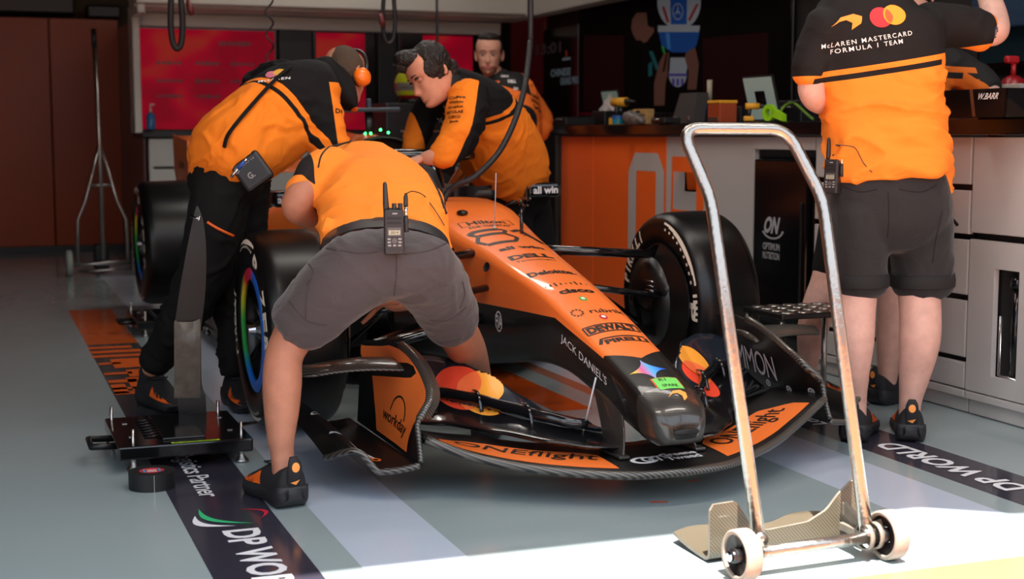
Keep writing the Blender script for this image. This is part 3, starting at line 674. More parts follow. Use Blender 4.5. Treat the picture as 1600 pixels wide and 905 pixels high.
mp_ = MB(); mp_.loft([foil(x, *le_at(x), *te1(x), .026, .006) for x in XS], 0)
# thick carbon leading edge strip
led = MB(); led.tube([V(x, le_at(x)[0] - .002, le_at(x)[1] - .003) for x in XS], .0125, 12, 0, flat=1)
bvm = mp_.bvh()
def band_patch(mb, bv, x0, x1, f0, f1, m, n=24):
    """patch following the leading edge between setbacks f0..f1 (functions of x)"""
    G = []
    for k in range(n + 1):
        x = x0 + (x1 - x0) * k / n; a, b_ = f0(x), f1(x); row = []
        for j in range(9):
            y = a + (b_ - a) * j / 8; h = bv.ray_cast(V(x, y, 1), V(0, 0, -1)); row.append(V(x, y, (h[0].z if h[0] else .15) + .0012))
        G.append(row)
    vs2 = [q for r in G for q in r]; mb.add(vs2, [(i * 9 + j, (i + 1) * 9 + j, (i + 1) * 9 + j + 1, i * 9 + j + 1) for i in range(n) for j in range(8)], m)
for s_ in (-1, 1):
    band_patch(mp_, bvm, s_ * .175, s_ * .625, lambda x: le_at(x)[0] + .03 + .0 * abs(x), lambda x: le_at(x)[0] + .03 + .185 * min(1, (.625 - abs(x)) / .12) ** .5 * (1 if abs(x) > .2 else (abs(x) - .17) / .03 * .2 + .8), 1)
bvm2 = mp_.bvh()
def wtext(s, x, y, w_, h, rot, m, bold=.01):
    c_, sn = math.cos(rot), math.sin(rot); decal(mp_, bvm, text2d(s, bold), (x, y, 1), (w_ * c_, w_ * sn, 0), (-h * sn, h * c_, 0), (0, 0, -1), m, seg=.03, off=.003)
wtext('ONEflight', -.375, -1.150, .43, .085, -math.radians(30), 2, .005); wtext('ONEflight', .385, -1.145, .40, .095, math.radians(32), 2, .005)
decal(mp_, bvm, ring2d(.32, .5, 30, 20, 340), (-.075, -1.33, 1), (.085, 0, 0), (0, .07, 0), (0, 0, -1), 3, seg=.03, off=.002)
wtext('GT', -.048, -1.33, .07, .055, 0, 3, .03); wtext('Greene', .045, -1.305, .12, .034, math.radians(4), 3, .03); wtext('Tweed', .045, -1.345, .115, .034, math.radians(4), 3, .03)
wing = mp_.build('front_wing', [m_cblk, m_pap, m_dko, m_ltxt], car)
led.build('leading_edge', m_cw, wing)
MRr, MRa = (.395, -.77, .225), (.415, -.675, .25)
# two flaps per side, sweeping down towards the nose
def lerp(a, b_, t_): return a + (b_ - a) * t_
def tab(T, x):
    x = abs(x)
    if x <= T[0][0]: return T[0][1:]
    for a, b_ in zip(T, T[1:]):
        if x <= b_[0]:
            t_ = (x - a[0]) / (b_[0] - a[0]); t_ = t_ * t_ * (3 - 2 * t_) * .5 + t_ * .5; return tuple(lerp(a[i], b_[i], t_) for i in range(1, len(a)))
    return T[-1][1:]
FA = [(.10, -1.262, .142, -1.10, .150), (.20, -1.262, .150, -1.08, .172), (.30, -1.175, .158, -1.00, .190), (.40, -1.02, .165, -.80, .208), (.52, -.86, .172, -.675, .232), (.665, -.80, .182, -.64, .240)]
FB = [(.10, -1.115, .168, -.98, .172), (.20, -1.105, .188, -.93, .192), (.27, -1.03, .203, -.86, .240), (.34, -.90, .215, -.74, .300), (.42, -.775, .230, -.63, .336), (.50, -.705, .243, -.585, .348), (.57, -.69, .250, -.57, .340), (.625, -.685, .252, -.58, .318)]
for s_ in (-1, 1):
    xs = [s_ * (.10 + .54 * k / 30) for k in range(31)]
    a = MB(); a.loft([foil(x, *tab(FA, x), .018, .012) for x in xs], 0, smooth=True)
    b2 = MB(); b2.loft([foil(s_ * (.10 + .52 * k / 40), *tab(FB, .10 + .52 * k / 40), .016, .014) for k in range(41)], 0)
    dv = V(0, .85, -.53); CR, CA = ((-.432, -.655, .235), (-.378, -.715, .222)) if s_ < 0 else (MRr, MRa)
    R_ = .5; rr0 = .067; du = (CA[0] - CR[0]) / (2 * rr0); vv_ = V(0, .53, .85); dvv = (V(*CA) - V(*CR)).dot(vv_) / (2 * rr0 * 1.05); D_ = math.hypot(du, dvv); am = math.acos(min(1, D_)); base = math.atan2(dvv, du)
    lens = [(R_ * math.cos(base + am * (1 - 2 * k / 14)), R_ * math.sin(base + am * (1 - 2 * k / 14))) for k in range(15)] + [(du + R_ * math.cos(base + math.pi + am * (1 - 2 * k / 14)), dvv + R_ * math.sin(base + math.pi + am * (1 - 2 * k / 14))) for k in range(1, 14)]
    for mb_ in (a, b2):
        bb = mb_.bvh(); dv = V(0, .97, -.25) if mb_ is a else V(0, .85, -.53); vv_ = V(0, .25, .97) if mb_ is a else V(0, .53, .85)
        for c_, m_, sh, of in ((CR, 1, disc2d(44), .0015), (CA, 2, disc2d(44), .003), (CR, 3, poly2d(lens), .0045)): decal(mb_, bb, sh, V(*c_) - dv * .3, (rr0 * 2, 0, 0), vv_ * (rr0 * 2 * 1.05), dv, m_, seg=.012, off=of)
    a.build('lower_flap', [m_cgl, m_mcr, m_mco, m_mcm], wing)
    b2.build('upper_flap', [m_navy, m_mcr, m_mco, m_mcm], wing, recalc=False)
    rod = MB(); rod.tube([V(s_ * x, tab(FB, x)[0] - .010, tab(FB, x)[1] + .006) for x in [.16 + .45 * k / 20 for k in range(21)]], [.008 + .004 * math.sin(math.pi * k / 20) for k in range(21)], 12, flat=1.6)
    rod.build('flap_rod', m_cgl, wing)
    for x in (.30, .40, .52):
        y, z = tab(FB, x)[:2]; MB().tube([V(s_ * x, y - .05, z - .028), V(s_ * x, y - .03, z + .012), V(s_ * x, y - .005, z + .03), V(s_ * x, y + .025, z + .03)], .0065, 8, flat=.5, steps=3).build('flap_bracket', m_cgl, wing)
# endplates with carbon rolled edge
EF = [(.689, -1.128, .128), (.686, -1.112, .165), (.685, -1.10, .20), (.684, -1.09, .235), (.664, -1.084, .266), (.640, -1.066, .292), (.626, -1.03, .320), (.618, -.967, .347), (.615, -.898, .374), (.616, -.80, .399), (.622, -.703, .411), (.638, -.61, .410), (.655, -.52, .402), (.668, -.44, .39)]
EFc = crom(EF, 4)
for s_ in (-1, 1):
    G = []; nE = len(EFc)
    for i, (x, y, z) in enumerate(EFc):
        f = i / (nE - 1); yb = -1.122 + .70 * f; row = []
        for j in range(13):
            t_ = j / 12; bx = .69; q = V(lerp(x, bx, t_ ** .8 if i > 8 else t_), lerp(y, yb, t_), lerp(z, .118 + 0 * f, t_)); q.x *= s_; row.append(q)
        G.append(row)
    ep = MB(); ep.sheet(G if s_ < 0 else [r[::-1] for r in G], .008, 0)
    be = ep.bvh(); dx_ = V(1, 0, 0) if s_ < 0 else V(1, 0, 0)
    if s_ < 0:
        # orange field on the outboard face, following the front edge, with the cut-out round the dive plane
        out = [(-.37, .372), (-.48, .378), (-.60, .392), (-.652, .401), (-.785, .396), (-.90, .378), (-.99, .345), (-1.035, .315), (-1.045, .29), (-1.035, .262), (-1.03, .227), (-1.01, .19), (-1.0, .133), (-.83, .133), (-.66, .134), (-.597, .215), (-.553, .290), (-.732, .310), (-.876, .332), (-.905, .350), (-.87, .366), (-.782, .372), (-.636, .355), (-.487, .330)]
        decal(ep, be, poly2d(out), (-1.2, 0, 0), (0, 1, 0), (0, 0, 1), (1, 0, 0), 1, seg=.011, off=.0035)
        decal(ep, be, text2d('workday', .01), (-1.2, -.825, .188), (0, -.25, -.012), (0, 0, .046), (1, 0, 0), 2, seg=.02, off=.0055)
        decal(ep, be, ring2d(.455, .5, 24, 5, 175), (-1.2, -.835, .205), (0, -.15, -.01), (0, 0, .13), (1, 0, 0), 2, seg=.015, off=.0055)
    else:
        zig = [('M', 0), ('M', 1), ('O', 2), ('N', 3)]
        decal(ep, be, text2d('MMON', .0, .9), (.2, -.735, .262), (0, -.27, -.015), (0, 0, .085), (1, 0, 0), 3, seg=.03, off=.003) if True else 0
    for y, z in ((-.56, .345), (-.80, .195), (-.93, .195), (-1.045, .205)):
        if s_ > 0:
            decal(ep, be, ring2d(.3, .5, 20), (.2, y, z), (0, -.03, 0), (0, 0, .024), (1, 0, 0), 3, seg=.03, off=.002)
            decal(ep, be, disc2d(12, .16, .16), (.2, y, z), (0, -.03, 0), (0, 0, .024), (1, 0, 0), 3, seg=.03, off=.002)
    e_ = ep.build('endplate', [m_cblk, m_pap, m_dko, m_sil2], wing)
    MB().tube([V(s_ * x, y, z) for x, y, z in EFc[:40]], [.008] * 14 + [.012] * 10 + [.011] * 16, 10, upv=(0, 1, 0), flat=1.3).build('rolled_edge', m_cw, e_)
    if s_ < 0:   # broad carbon roll on the inboard shoulder
        MB().sheet([[V(s_ * (x - d_ * .036), y + .01 + d_ * .02, z - d_ * d_ * .012) for d_ in (0, .35, .7, 1)] for x, y, z in EFc[14:40]], .006, 0).build('carbon_shoulder', m_cw, e_)
    # footplate outboard of the endplate with its scrolled front lip
    F = []
    for i in range(25):
        f = i / 24; x = .690 + .222 * f; yf = -1.125 + .13 * f ** 1.3 + (.11 if f > .8 else 0) * (f - .8) / .2; zf = .120 - .020 * math.sin(f * math.pi * .9) + (.058 * math.sin(max(0, f - .5) / .5 * math.pi) ** 1.3); row = []
        for j in range(15):
            t_ = j / 14; row.append(V(s_ * x, lerp(yf, -.32 - .02 * f, t_), zf + .04 * t_ * f + .012 * math.sin(t_ * math.pi) * f - .01 * t_))
        F.append(row)
    fp = MB(); fp.sheet(F if s_ > 0 else [r[::-1] for r in F], .007, 0); bf = fp.bvh()
    if s_ < 0:
        qd = [(-.835, -.89), (-.79, -.985), (-.755, -.985), (-.80, -.89)]
        for p0, p1 in (((-.875, -.80), (-.79, -.835)), ((-.79, -.835), (-.775, -.93)), ((-.875, -.80), (-.85, -.85))):
            a, b_ = V(*p0, 1), V(*p1, 1); d_ = b_ - a; decal(fp, bf, sq_, (a + b_) / 2, d_, V(-d_.y, d_.x, 0).normalized() * .008, (0, 0, -1), 1, seg=.05, off=.002)
        decal(fp, bf, text2d('MIND', .04), (-.795, -.905, 1), (.06, -.13, 0), (.022, .012, 0), (0, 0, -1), 2, seg=.05, off=.002)
        decal(fp, bf, ring2d(.3, .5, 20), (-.86, -.55, 1), (.03, 0, 0), (0, .04, 0), (0, 0, -1), 1, seg=.05, off=.002)
    fpo = fp.build('footplate', [m_cblk, m_ltxt, m_pap], e_)
    MB().tube([r[0] if s_ > 0 or True else r[-1] for r in F], .0085, 10, flat=1.2).build('lip', m_cw, fpo)
    # dive plane
    D = []
    for i in range(17):
        f = i / 16; x = .612 + .325 * f; yl = -.80 + .06 * f + .05 * max(0, f - .9) / .1; zc = .345 + .012 * math.sin(f * math.pi) - .006 * f
        D.append(foil(s_ * x, yl, zc - .006, yl + .16 - .075 * f, zc + .014, .018, -.004))
    MB().loft(D, 0).build('dive_plane', m_cw, e_, recalc=True)
# nose pylons
for s_ in (-1, 1):
    r = []
    for y, z, c_ in ((-1.09, .275, .22), (-1.13, .235, .20), (-1.175, .19, .17), (-1.205, .15, .15), (-1.215, .112, .155)):
        r.append([V(s_ * (.085 + (.262 - z) * .25) + .011 * math.sin(a) * s_, y + c_ / 2 * math.cos(a), z + (.02 * math.cos(a) if z > .2 else 0)) for a in (2 * math.pi * k / 20 for k in range(20))])
    rr2 = [[V(*[a.lerp(b_, .5)[i] for i in range(3)]) for a, b_ in zip(p, q)] for p, q in zip(r, r[1:])]; full = [x for p in zip(r, rr2) for x in p] + [r[-1]]
    MB().loft(full, 0).box((s_ * .125, -1.235, .122), (.035, .14, .01), 0, .003).build('nose_pylon', m_cz, nose, recalc=True)
MB().tube([(-.13, -1.12, .33), (-.165, -1.10, .165)], .0028, 6).build('stay_wire', m_sil2, nose)
# ---- wheels -----------------------------------------------------
m_rainbow = bpy.data.materials.new('rainbow_cover'); m_rainbow.use_nodes = True; nt = m_rainbow.node_tree; b = nt.nodes['Principled BSDF']; b.inputs['Roughness'].default_value = .35
tc = nt.nodes.new('ShaderNodeTexCoord'); sp = nt.nodes.new('ShaderNodeSeparateXYZ'); nt.links.new(tc.outputs['Object'], sp.inputs[0])
an = nm(nt, 'DIVIDE', nm(nt, 'ADD', nm(nt, 'ARCTAN2', sp.outputs[2], sp.outputs[1]), math.pi), 2 * math.pi)
rr = nt.nodes.new('ShaderNodeValToRGB'); cr_ = rr.color_ramp; cr_.elements[0].position = 0; cr_.elements[0].color = (*lin('1c6fd0'), 1); cr_.elements[1].position = 1; cr_.elements[1].color = (*lin('1c6fd0'), 1)
for p, c_ in ((.20, '1c6fd0'), (.33, '1c6fd0'), (.42, '2c9a48'), (.52, '3aa548'), (.58, 'c8cc30'), (.64, 'e8c838'), (.68, 'd8283c'), (.76, 'c82850'), (.80, '2a62c8')):
    k_ = cr_.elements.new(p); k_.color = (*lin(c_), 1)
nt.links.new(an, rr.inputs[0]); nt.links.new(rr.outputs[0], b.inputs['Base Color'])
m_silv = mat('rim_silver', 'b4b4b8', .25, metal=1); m_rimb = mat('rim_black', '0f0e10', .35)
def wheel(name, x, y, z, R, W, side, marks, steer=0, full=True):
    """side -1: outer face looks to -x"""
    o = bpy.data.objects.new('t', None); bpy.data.objects.remove(o)
    hw = W / 2; t_ = MB()
    prof = [(.232, -hw + .012), (.25, -hw + .004), (.29, -hw), (.325, -hw + .008), (R - .012, -hw + .024), (R - .003, -hw + .045), (R, -hw + .075), (R + .001, 0), (R, hw - .075), (R - .003, hw - .045), (R - .012, hw - .024), (.325, hw - .008), (.29, hw), (.25, hw - .004), (.232, hw - .012), (.225, hw - .03), (.225, -hw + .03), (.232, -hw + .012)]
    PP = crom(prof, 3); t_.lathe([(a, b_) for a, b_ in PP], (0, 0, 0), (1, 0, 0), 96, 0)
    bt_ = t_.bvh()
    def arc(outer, r0, r1, a0, a1, m, n=40):
        sh = ring2d(r0, r1, n, a0, a1); sx = 1 if outer > 0 else -1
        decal(t_, bt_, sh, (outer * .5, 0, 0), (0, sx, 0), (0, 0, 1), (-outer, 0, 0), m, seg=.05, off=.0012)
    def arctext(outer, s, rad, a_mid, step, h, m, bold=.02, inward=False):
        sx = 1 if outer > 0 else -1; n = len(s)
        for k, ch in enumerate(s):
            if ch == ' ': continue
            a = math.radians(a_mid - (k - (n - 1) / 2) * step); c_ = V(outer * .5, sx * rad * math.cos(a), rad * math.sin(a)); up = V(0, sx * math.cos(a), math.sin(a)); ri = V(0, sx * math.sin(a), -math.cos(a))
            wd = (h * .62 if s != 'P ZERO' else .066) if ch not in 'I' else h * .2
            decal(t_, bt_, text2d(ch, bold), c_, ri * wd, up * h, (-outer, 0, 0), m, seg=.04, off=.0012)
    for outer in (-1, 1):
        for s__, a0 in marks[0]: arctext(outer, s__, .288, a0, 7.4 if s__ == 'PIRELLI' else 15.5, .052 if s__ == 'PIRELLI' else .050, 1, .04)
        for a0, a1 in marks[1]:
            for k in range(8):
                w0, w1 = math.sin(math.pi * (k + .5) / 8), 0; arc(outer, .318 - .011 * w0, .318 + .006, a0 + (a1 - a0) * k / 8, a0 + (a1 - a0) * (k + 1) / 8, 1, 6)
            for k in range(9): arc(outer, .294, .303, a0 + 2 + k * (a1 - a0) / 9, a0 + 4.4 + k * (a1 - a0) / 9, 1, 3)
        for a0 in marks[2]:
            for k in range(5): arc(outer, .300, .322, a0 - k * 4.2, a0 + 2.2 - k * 4.2, 1, 3)
    tt = t_.mesh('tyre', [m_tyre, m_mark])
    wo = bpy.data.objects.new('wheel', tt); COL.objects.link(wo); wo.parent = car; wo.location = (x, y, z); wo.rotation_euler = (0, 0, steer)
    rm = MB(); s_ = side
    rm.lathe([(.226, s_ * (hw - .03)), (.222, s_ * (hw - .045)), (.215, s_ * .06), (.06, s_ * .05), (.0001, s_ * .05)], (0, 0, 0), (1, 0, 0), 64)
    rm.lathe([(.226, -s_ * (hw - .03)), (.215, -s_ * (hw - .05)), (.20, -s_ * .02)], (0, 0, 0), (1, 0, 0), 64)
    for k in range(10):
        a = 2 * math.pi * k / 10; u = V(0, math.cos(a), math.sin(a)); rm.tube([u * .05 + V(s_ * (hw - .06), 0, 0), u * .21 + V(s_ * (hw - .04), 0, 0)], .012, 8, flat=.6)
    rm.build('rim', m_rimb, wo)
    if full:
        MB().lathe([(.182, s_ * (hw - .012)), (.186, s_ * (hw - .006)), (.222, s_ * (hw - .010)), (.226, s_ * (hw - .02)), (.182, s_ * (hw - .022)), (.182, s_ * (hw - .012))], (0, 0, 0), (1, 0, 0), 80).build('wheel_cover', m_rainbow, wo)
        MB().lathe([(.036, s_ * (hw - .07)), (.034, s_ * (hw - .035)), (.020, s_ * (hw - .02)), (.014, s_ * (hw + .004)), (.0001, s_ * (hw + .004))], (0, 0, 0), (1, 0, 0), 14, smooth=False).build('wheel_nut', m_silv, wo)
    return wo
ML = ([('P ZERO', 20), ('PIRELLI', 180)], [(245, 292), (70, 112)], [150]); MR_ = ([('PIRELLI', 143), ('P ZERO', 320)], [(17, 80), (215, 275)], [9])
fl_w = wheel('w', -.81, .053, .381, .3525, .28, -1, ML); fr_w = wheel('w', .81, .053, .381, .3525, .28, 1, MR_)
wheel('w', -.762, 3.45, .452, .355, .375, -1, ML); wheel('w', .762, 3.45, .452, .355, .375, 1, MR_)
# ---- front suspension -------------------------------------------
for s_ in (-1, 1):
    def arm(p, q, ch=.045, th=.014, name='wishbone_arm', m=m_cgl):
        p, q = V(*p), V(*q); p.x *= s_; q.x *= s_; d = (q - p).normalized(); MB().tube([p, q], th, 14, flat=1, upv=(0, 0, 1)) if False else None
        mb = MB(); rings = []
        for e_ in (p, q): rings.append([e_ + V(0, ch / 2 * math.cos(a), th / 2 * math.sin(a)) for a in (2 * math.pi * k / 16 for k in range(16))])
        mb.loft(rings, 0).build(name, m, car)
    arm((.13, -.06, .625), (.62, .03, .575), .07, .036); arm((.17, .36, .60), (.62, .06, .57), .055, .026)
    arm((.13, -.13, .395), (.66, .02, .26), .075, .042); arm((.15, .38, .33), (.66, .08, .25), .045, .02)
    arm((.14, .10, .64), (.60, .06, .30), .03, .022, 'push_rod'); arm((.14, -.20, .51), (.62, -.06, .42), .05, .026, 'track_rod')
    up_ = MB(); up_.limb([(V(s_ * .645, -.10, .44), .03, .03), (V(s_ * .64, -.03, .46), .045, .07), (V(s_ * .645, .05, .45), .05, .11), (V(s_ * .65, .14, .42), .04, .09), (V(s_ * .65, .2, .38), .03, .04)], (1, 0, 0), 20, 5)
    up_.build('upright', m_cblk, car)
    # brake duct fence (tall curved plate inside the wheel)
    G = []
    for i in range(15):
        a = math.radians(-70 + 150 * i / 14); row = []
        for j in range(7):
            r_ = .05 + .24 * j / 6; row.append(V(s_ * (.625 + .03 * (j / 6) ** 2), .053 - r_ * math.cos(a) * 1.0, .40 + r_ * math.sin(a) * (.75 if a > 0 else 1)))
        G.append(row)
    bd = MB(); bd.sheet(G if s_ < 0 else [r[::-1] for r in G], .006, 0)
    bdo = bd.build('brake_duct', m_cblk, car)
    ci = MB(); ci.lathe([(.155, 0), (.175, -.015 * s_), (.18, -.03 * s_), (.09, -.05 * s_)], (s_ * .66, .053, .385), (1, 0, 0), 40).build('brake_drum', m_cblk, car)
    for k in range(4): MB().tube([V(s_ * .595, -.06, .42 + k * .018), V(s_ * .60, .06, .425 + k * .018)], .004, 6).build('duct_vane', m_silv, bdo)
# ---- cockpit, halo, sidepods, engine cover, rear ------------------
cb = MB(); S2 = [(.75, .80, .235, .14), (1.0, .79, .30, .10), (1.3, .78, .40, .07), (1.7, .78, .52, .06), (2.2, .74, .56, .06), (2.7, .64, .48, .06), (3.2, .50, .30, .08), (3.6, .42, .16, .12)]
cc = crom(S2, 5); cr2 = []
for y, zt, w_, zb in cc:
    cr2.append([V(w_ * math.copysign(abs(math.cos(a)) ** .55, math.cos(a)), y, (zt + zb) / 2 + (zt - zb) / 2 * math.copysign(abs(math.sin(a)) ** .6, math.sin(a))) for a in (2 * math.pi * k / 32 for k in range(32))])
body_m = zone_mat('bodywork', '0d0c0c', [(ORG, [(0, 0, 1, .46), (0, -1, 0, -3.0)]), ('141213', [(0, 0, -1, -.58), (0, 1, 0, 1.25)])], rough=.3, coat=.5)
cb.loft(cr2, 0); cb.build('sidepod_body', body_m, car)
flr = MB(); flr.prism([(-.30, .75, .085), (-.62, 1.05, .085), (-.74, 1.5, .085), (-.74, 2.9, .085), (-.5, 3.3, .085), (.5, 3.3, .085), (.74, 2.9, .085), (.74, 1.5, .085), (.62, 1.05, .085), (.30, .75, .085)], (0, 0, .02))
flr.build('floor_plank', m_cblk, car)
for s_ in (-1, 1):
    b_ = MB(); b_.sheet([[V(s_ * (.35 + .03 * i), .68 + .04 * i, z) for z in (.09, .2, .33 - .02 * i)] for i in range(8)], .006); b_.build('barge_board', m_cblk, car)
ec = MB(); E2 = [(1.62, 1.00, .13, .70), (1.8, 1.06, .14, .66), (2.05, 1.04, .13, .6), (2.5, .92, .10, .55), (3.0, .74, .07, .45), (3.5, .6, .05, .4)]
er = []
for y, zt, w_, zb in crom(E2, 4): er.append([V(w_ * (1 + .8 * max(0, -math.sin(a))) * math.cos(a), y, (zt + zb) / 2 + (zt - zb) / 2 * math.sin(a)) for a in (2 * math.pi * k / 24 for k in range(24))])
ec.loft(er, 0); ec.build('engine_cover', m_pap, car)
ah = MB(); ah.lathe([(.155, -.03), (.165, 0), (.15, .02), (.12, .05), (.12, .1)], (0, 1.6, .90), (0, 1, 0), 32); ah.v = [V(q.x * 1.25, q.y, .90 + (q.z - .90) * .9) for q in ah.v]
ah.build('air_intake', m_cblk, car); ahi = MB().lathe([(.0001, 0), (.15, 0)], (0, 1.63, .90), (0, 1, 0), 32).build('intake_mesh', m_blkin, car)
MB().box((0, 1.82, 1.175), (.30, .09, .022), 0, .008).box((.0, 1.82, 1.205), (.022, .04, .05), 0, .006).build('camera_bar', mat('camera_housing', '3a4450', .4), car)
MB().tube([(0, 1.8, 1.03), (0, 1.82, 1.17)], .022, 10, flat=.5).build('roll_hoop_fin', m_cblk, car)
MB().tube([(.17, 1.70, .93), (.27, 1.70, .93)], .028, 14).build('onboard_camera', m_cblk, car)
lt = mat('status_light_green', '30ff60', .4, emit=6)
for x, z in ((-.085, 1.062), (-.058, 1.062), (-.01, 1.078), (.028, 1.064)): MB().sphere((x, 1.585, z), .0065, 10).build('status_light', lt, car)
# halo
hp = MB(); hp.tube([(0, .72, .77), (0, .80, .90), (0, .86, .955)], [.028, .03, .034], 14, steps=4, flat=.8)
hp.tube([(-.40, 1.72, .80), (-.40, 1.6, .86), (-.38, 1.35, .94), (-.30, 1.05, .97), (-.16, .90, .968), (0, .86, .965), (.16, .90, .968), (.30, 1.05, .97), (.38, 1.35, .94), (.40, 1.6, .86), (.40, 1.72, .80)], .035, 16, steps=5, flat=.85)
bh = hp.bvh()
decal(hp, bh, disc2d(30), (.10, .5, .975), (.085, 0, 0), (0, 0, .05), (0, 1, 0), 1, seg=.02); decal(hp, bh, disc2d(30), (.15, .5, .975), (.085, 0, 0), (0, 0, .05), (0, 1, 0), 2, seg=.02, off=.003)
hp.build('halo', [m_cgl, mat('halo_pink', 'd87888', .4), mat('halo_amber', 'e8a030', .4)], car)
MB().box((0, 1.15, .80), (.50, .9, .05), 0, .03).build('cockpit_rim', m_cblk, car)
MB().sheet([[V(x, .66 + .9 * abs(x) ** 1.6, .785 + z) for z in (0, .05)] for x in [-.24 + .48 * k / 16 for k in range(17)]], .008, 0).build('windscreen', m_cgl, car)
for s_ in (-1, 1):   # mirrors
    mr_ = MB(); mr_.box((s_ * .575, 1.02, .795), (.165, .085, .066), 0, .018, seg=3); bm_ = mr_.bvh()
    decal(mr_, bm_, text2d('all win', .03), (s_ * .58, .7, .795), (.12, 0, 0), (0, 0, .034), (0, 1, 0), 1, seg=.1)
    mo = mr_.build('mirror', [m_cgl, m_ltxt], car); MB().tube([(s_ * .53, 1.02, .78), (s_ * .36, 1.08, .70)], .009, 8).tube([(s_ * .51, 1.02, .76), (s_ * .40, .98, .60)], .009, 8).build('mirror_stalk', m_cgl, mo)
    MB().box((s_ * .487, 1.015, .795), (.012, .09, .10), 0, .005).build('mirror_fin', m_cgl, mo)
# aerials and sensors on the chassis
MB().tube([(0, .084, .685), (0, .084, .71)], [.010, .004], 10).tube([(0, .084, .70), (0, .055, .91)], .0018, 6).build('whip_aerial', m_sil2, car)
pt = MB(); pt.tube([(.085, .02, .665), (.085, .02, .70), (.085, .02, .81)], [.007, .007, .005], 10).box((.085, .02, .672), (.05, .05, .01), 0, .004)
pt.tube([(.085, .03, .815), (.085, -.08, .815)], .004, 8).tube([(.085, .03, .79), (.085, -.05, .79)], .004, 8).build('pitot_tube', m_cgl, car)
MB().sphere((-.06, .28, .752), (.022, .028, .012), 14).build('sensor_dome', m_cblk, car)
MB().lathe([(.0001, -.002), (.016, -.002), (.018, .004)], (-.150, -.235, .588), (-1, -.2, .35), 20).build('inspection_port', m_blkin, car)
# rear wing
rw = MB(); rw.loft([foil(-.555 + k * .111, 4.05, .82, 4.33, .90, .02, .012) for k in range(11)], 0).loft([foil(-.555 + k * .111, 4.28, .94, 4.46, 1.06, .014, .01) for k in range(11)], 0)
rwo = rw.build('rear_wing', m_pap, car, recalc=True)
for s_ in (-1, 1):
    e2 = MB(); e2.prism([(s_ * .56, 3.93, 1.03), (s_ * .56, 4.56, 1.07), (s_ * .56, 4.56, .84), (s_ * .56, 4.36, .66), (s_ * .56, 4.10, .66), (s_ * .56, 3.93, .84)], (s_ * .012, 0, 0)); be2 = e2.bvh()
    if s_ < 0: decal(e2, be2, text2d('all win', .03), (-1.2, 4.2, .88), (0, -.2, 0), (0, 0, .05), (1, 0, 0), 1, seg=.1)
    e2.build('rear_endplate', [m_pap, m_dko], rwo)
MB().box((0, 4.0, .55), (.16, .3, .3), 0, .03).build('crash_structure', m_cblk, car)
for s_ in (-1, 1):
    MB().tube([(s_ * .2, 3.3, .42), (s_ * .6, 3.45, .48)], .014, 10).tube([(s_ * .2, 3.6, .32), (s_ * .6, 3.48, .36)], .014, 10).build('rear_wishbone', m_cgl, car)
# raised on stands
def stand(x, y, h, label):
    t = thing('car_stand', label, 'stand', (x, y, 0)); MB().box((0, 0, .012), (.2, .16, .024), 0, .006).build('base', m_blk, t)
    MB().box((0, 0, h / 2 + .01), (.13, .10, h - .03), 0, .012).build('block', m_blk, t); MB().box((0, 0, h - .006), (.15, .12, .012), 0, .003).build('pad', mat('pad_rubber', '2a2526', .8), t)
stand(1.84, 5.45, .07, 'black support block under the front of the car floor'); stand(1.84, 7.9, .075, 'black support block under the rear of the car floor')
# ================================================================= people
SO = 'f98a2c'; SK = 'd99a80'
def skin(name, col, hair=.0):
    m = mat(name, col, .5, spec=.35, var=.09, vscale=26, bump=.10, bscale=140); b = m.node_tree.nodes['Principled BSDF']
    b.inputs['Subsurface Weight'].default_value = .12; b.inputs['Subsurface Radius'].default_value = (.02, .008, .004); b.inputs['Subsurface Scale'].default_value = .5; return m
def xplane(p, q, flip=1, ax=(0, 1, 0)):
    """half-space whose edge runs through p and q and along ax"""
    d = (q - p).normalized(); n = Vector(ax).cross(d); n.normalize()
    if n.z < 0: n = -n
    n *= flip; return (n.x, n.y, n.z, n.dot(p))
def pln(n, p):
    n = Vector(n).normalized(); return (n.x, n.y, n.z, n.dot(p))
def folds(amp=.006, f=(9, 9, 22), seed=0, gran=.0018):
    from mathutils import noise
    def w(q, n_):
        s_ = Vector((q.x * f[0] + seed, q.y * f[1], q.z * f[2] + seed * .7)); wv = Vector((noise.noise(s_ * .6), noise.noise(s_ * .6 + Vector((7, 1, 3))), noise.noise(s_ * .5 + Vector((2, 9, 5))))) * 1.3
        a = abs(noise.noise(s_ + wv)); b_ = abs(noise.noise(s_ * 1.9 + wv * 1.6 + Vector((31, 7, 3)))); m_ = .5 + noise.noise(s_ * .35 + Vector((5, 5, 5)))
        r = max(0, 1 - a * 4.0) ** 1.4 * max(0, m_) * 1.5 + .45 * max(0, 1 - b_ * 4.5) ** 1.3 * max(0, m_); return q + n_ * (amp * (r - .35) + gran * noise.noise(s_ * 3))
    return w
def hitpx(bv, px, py):
    r = (FW + RT * ((px - 800) / F_PX) - UP * ((py - 452.5) / F_PX)).normalized(); h = bv.ray_cast(CAM, r); return (h[0], h[1]) if h[0] is not None else (None, None)
def omesh_bvh(o):
    me = o.data; return BVHTree.FromPolygons([q.co for q in me.vertices], [tuple(p.vertices) for p in me.polygons])
HP = [(-.118, .012, .058, .0), (-.112, .030, .078, .010), (-.098, .042, .089, .028), (-.080, .051, .088, .048), (-.06, .057, .087, .066), (-.03, .063, .085, .086), (0, .069, .083, .097), (.03, .074, .087, .102), (.055, .074, .086, .101), (.08, .067, .075, .090), (.10, .050, .056, .068), (.112, .030, .034, .040), (.118, .004, .005, .005)]
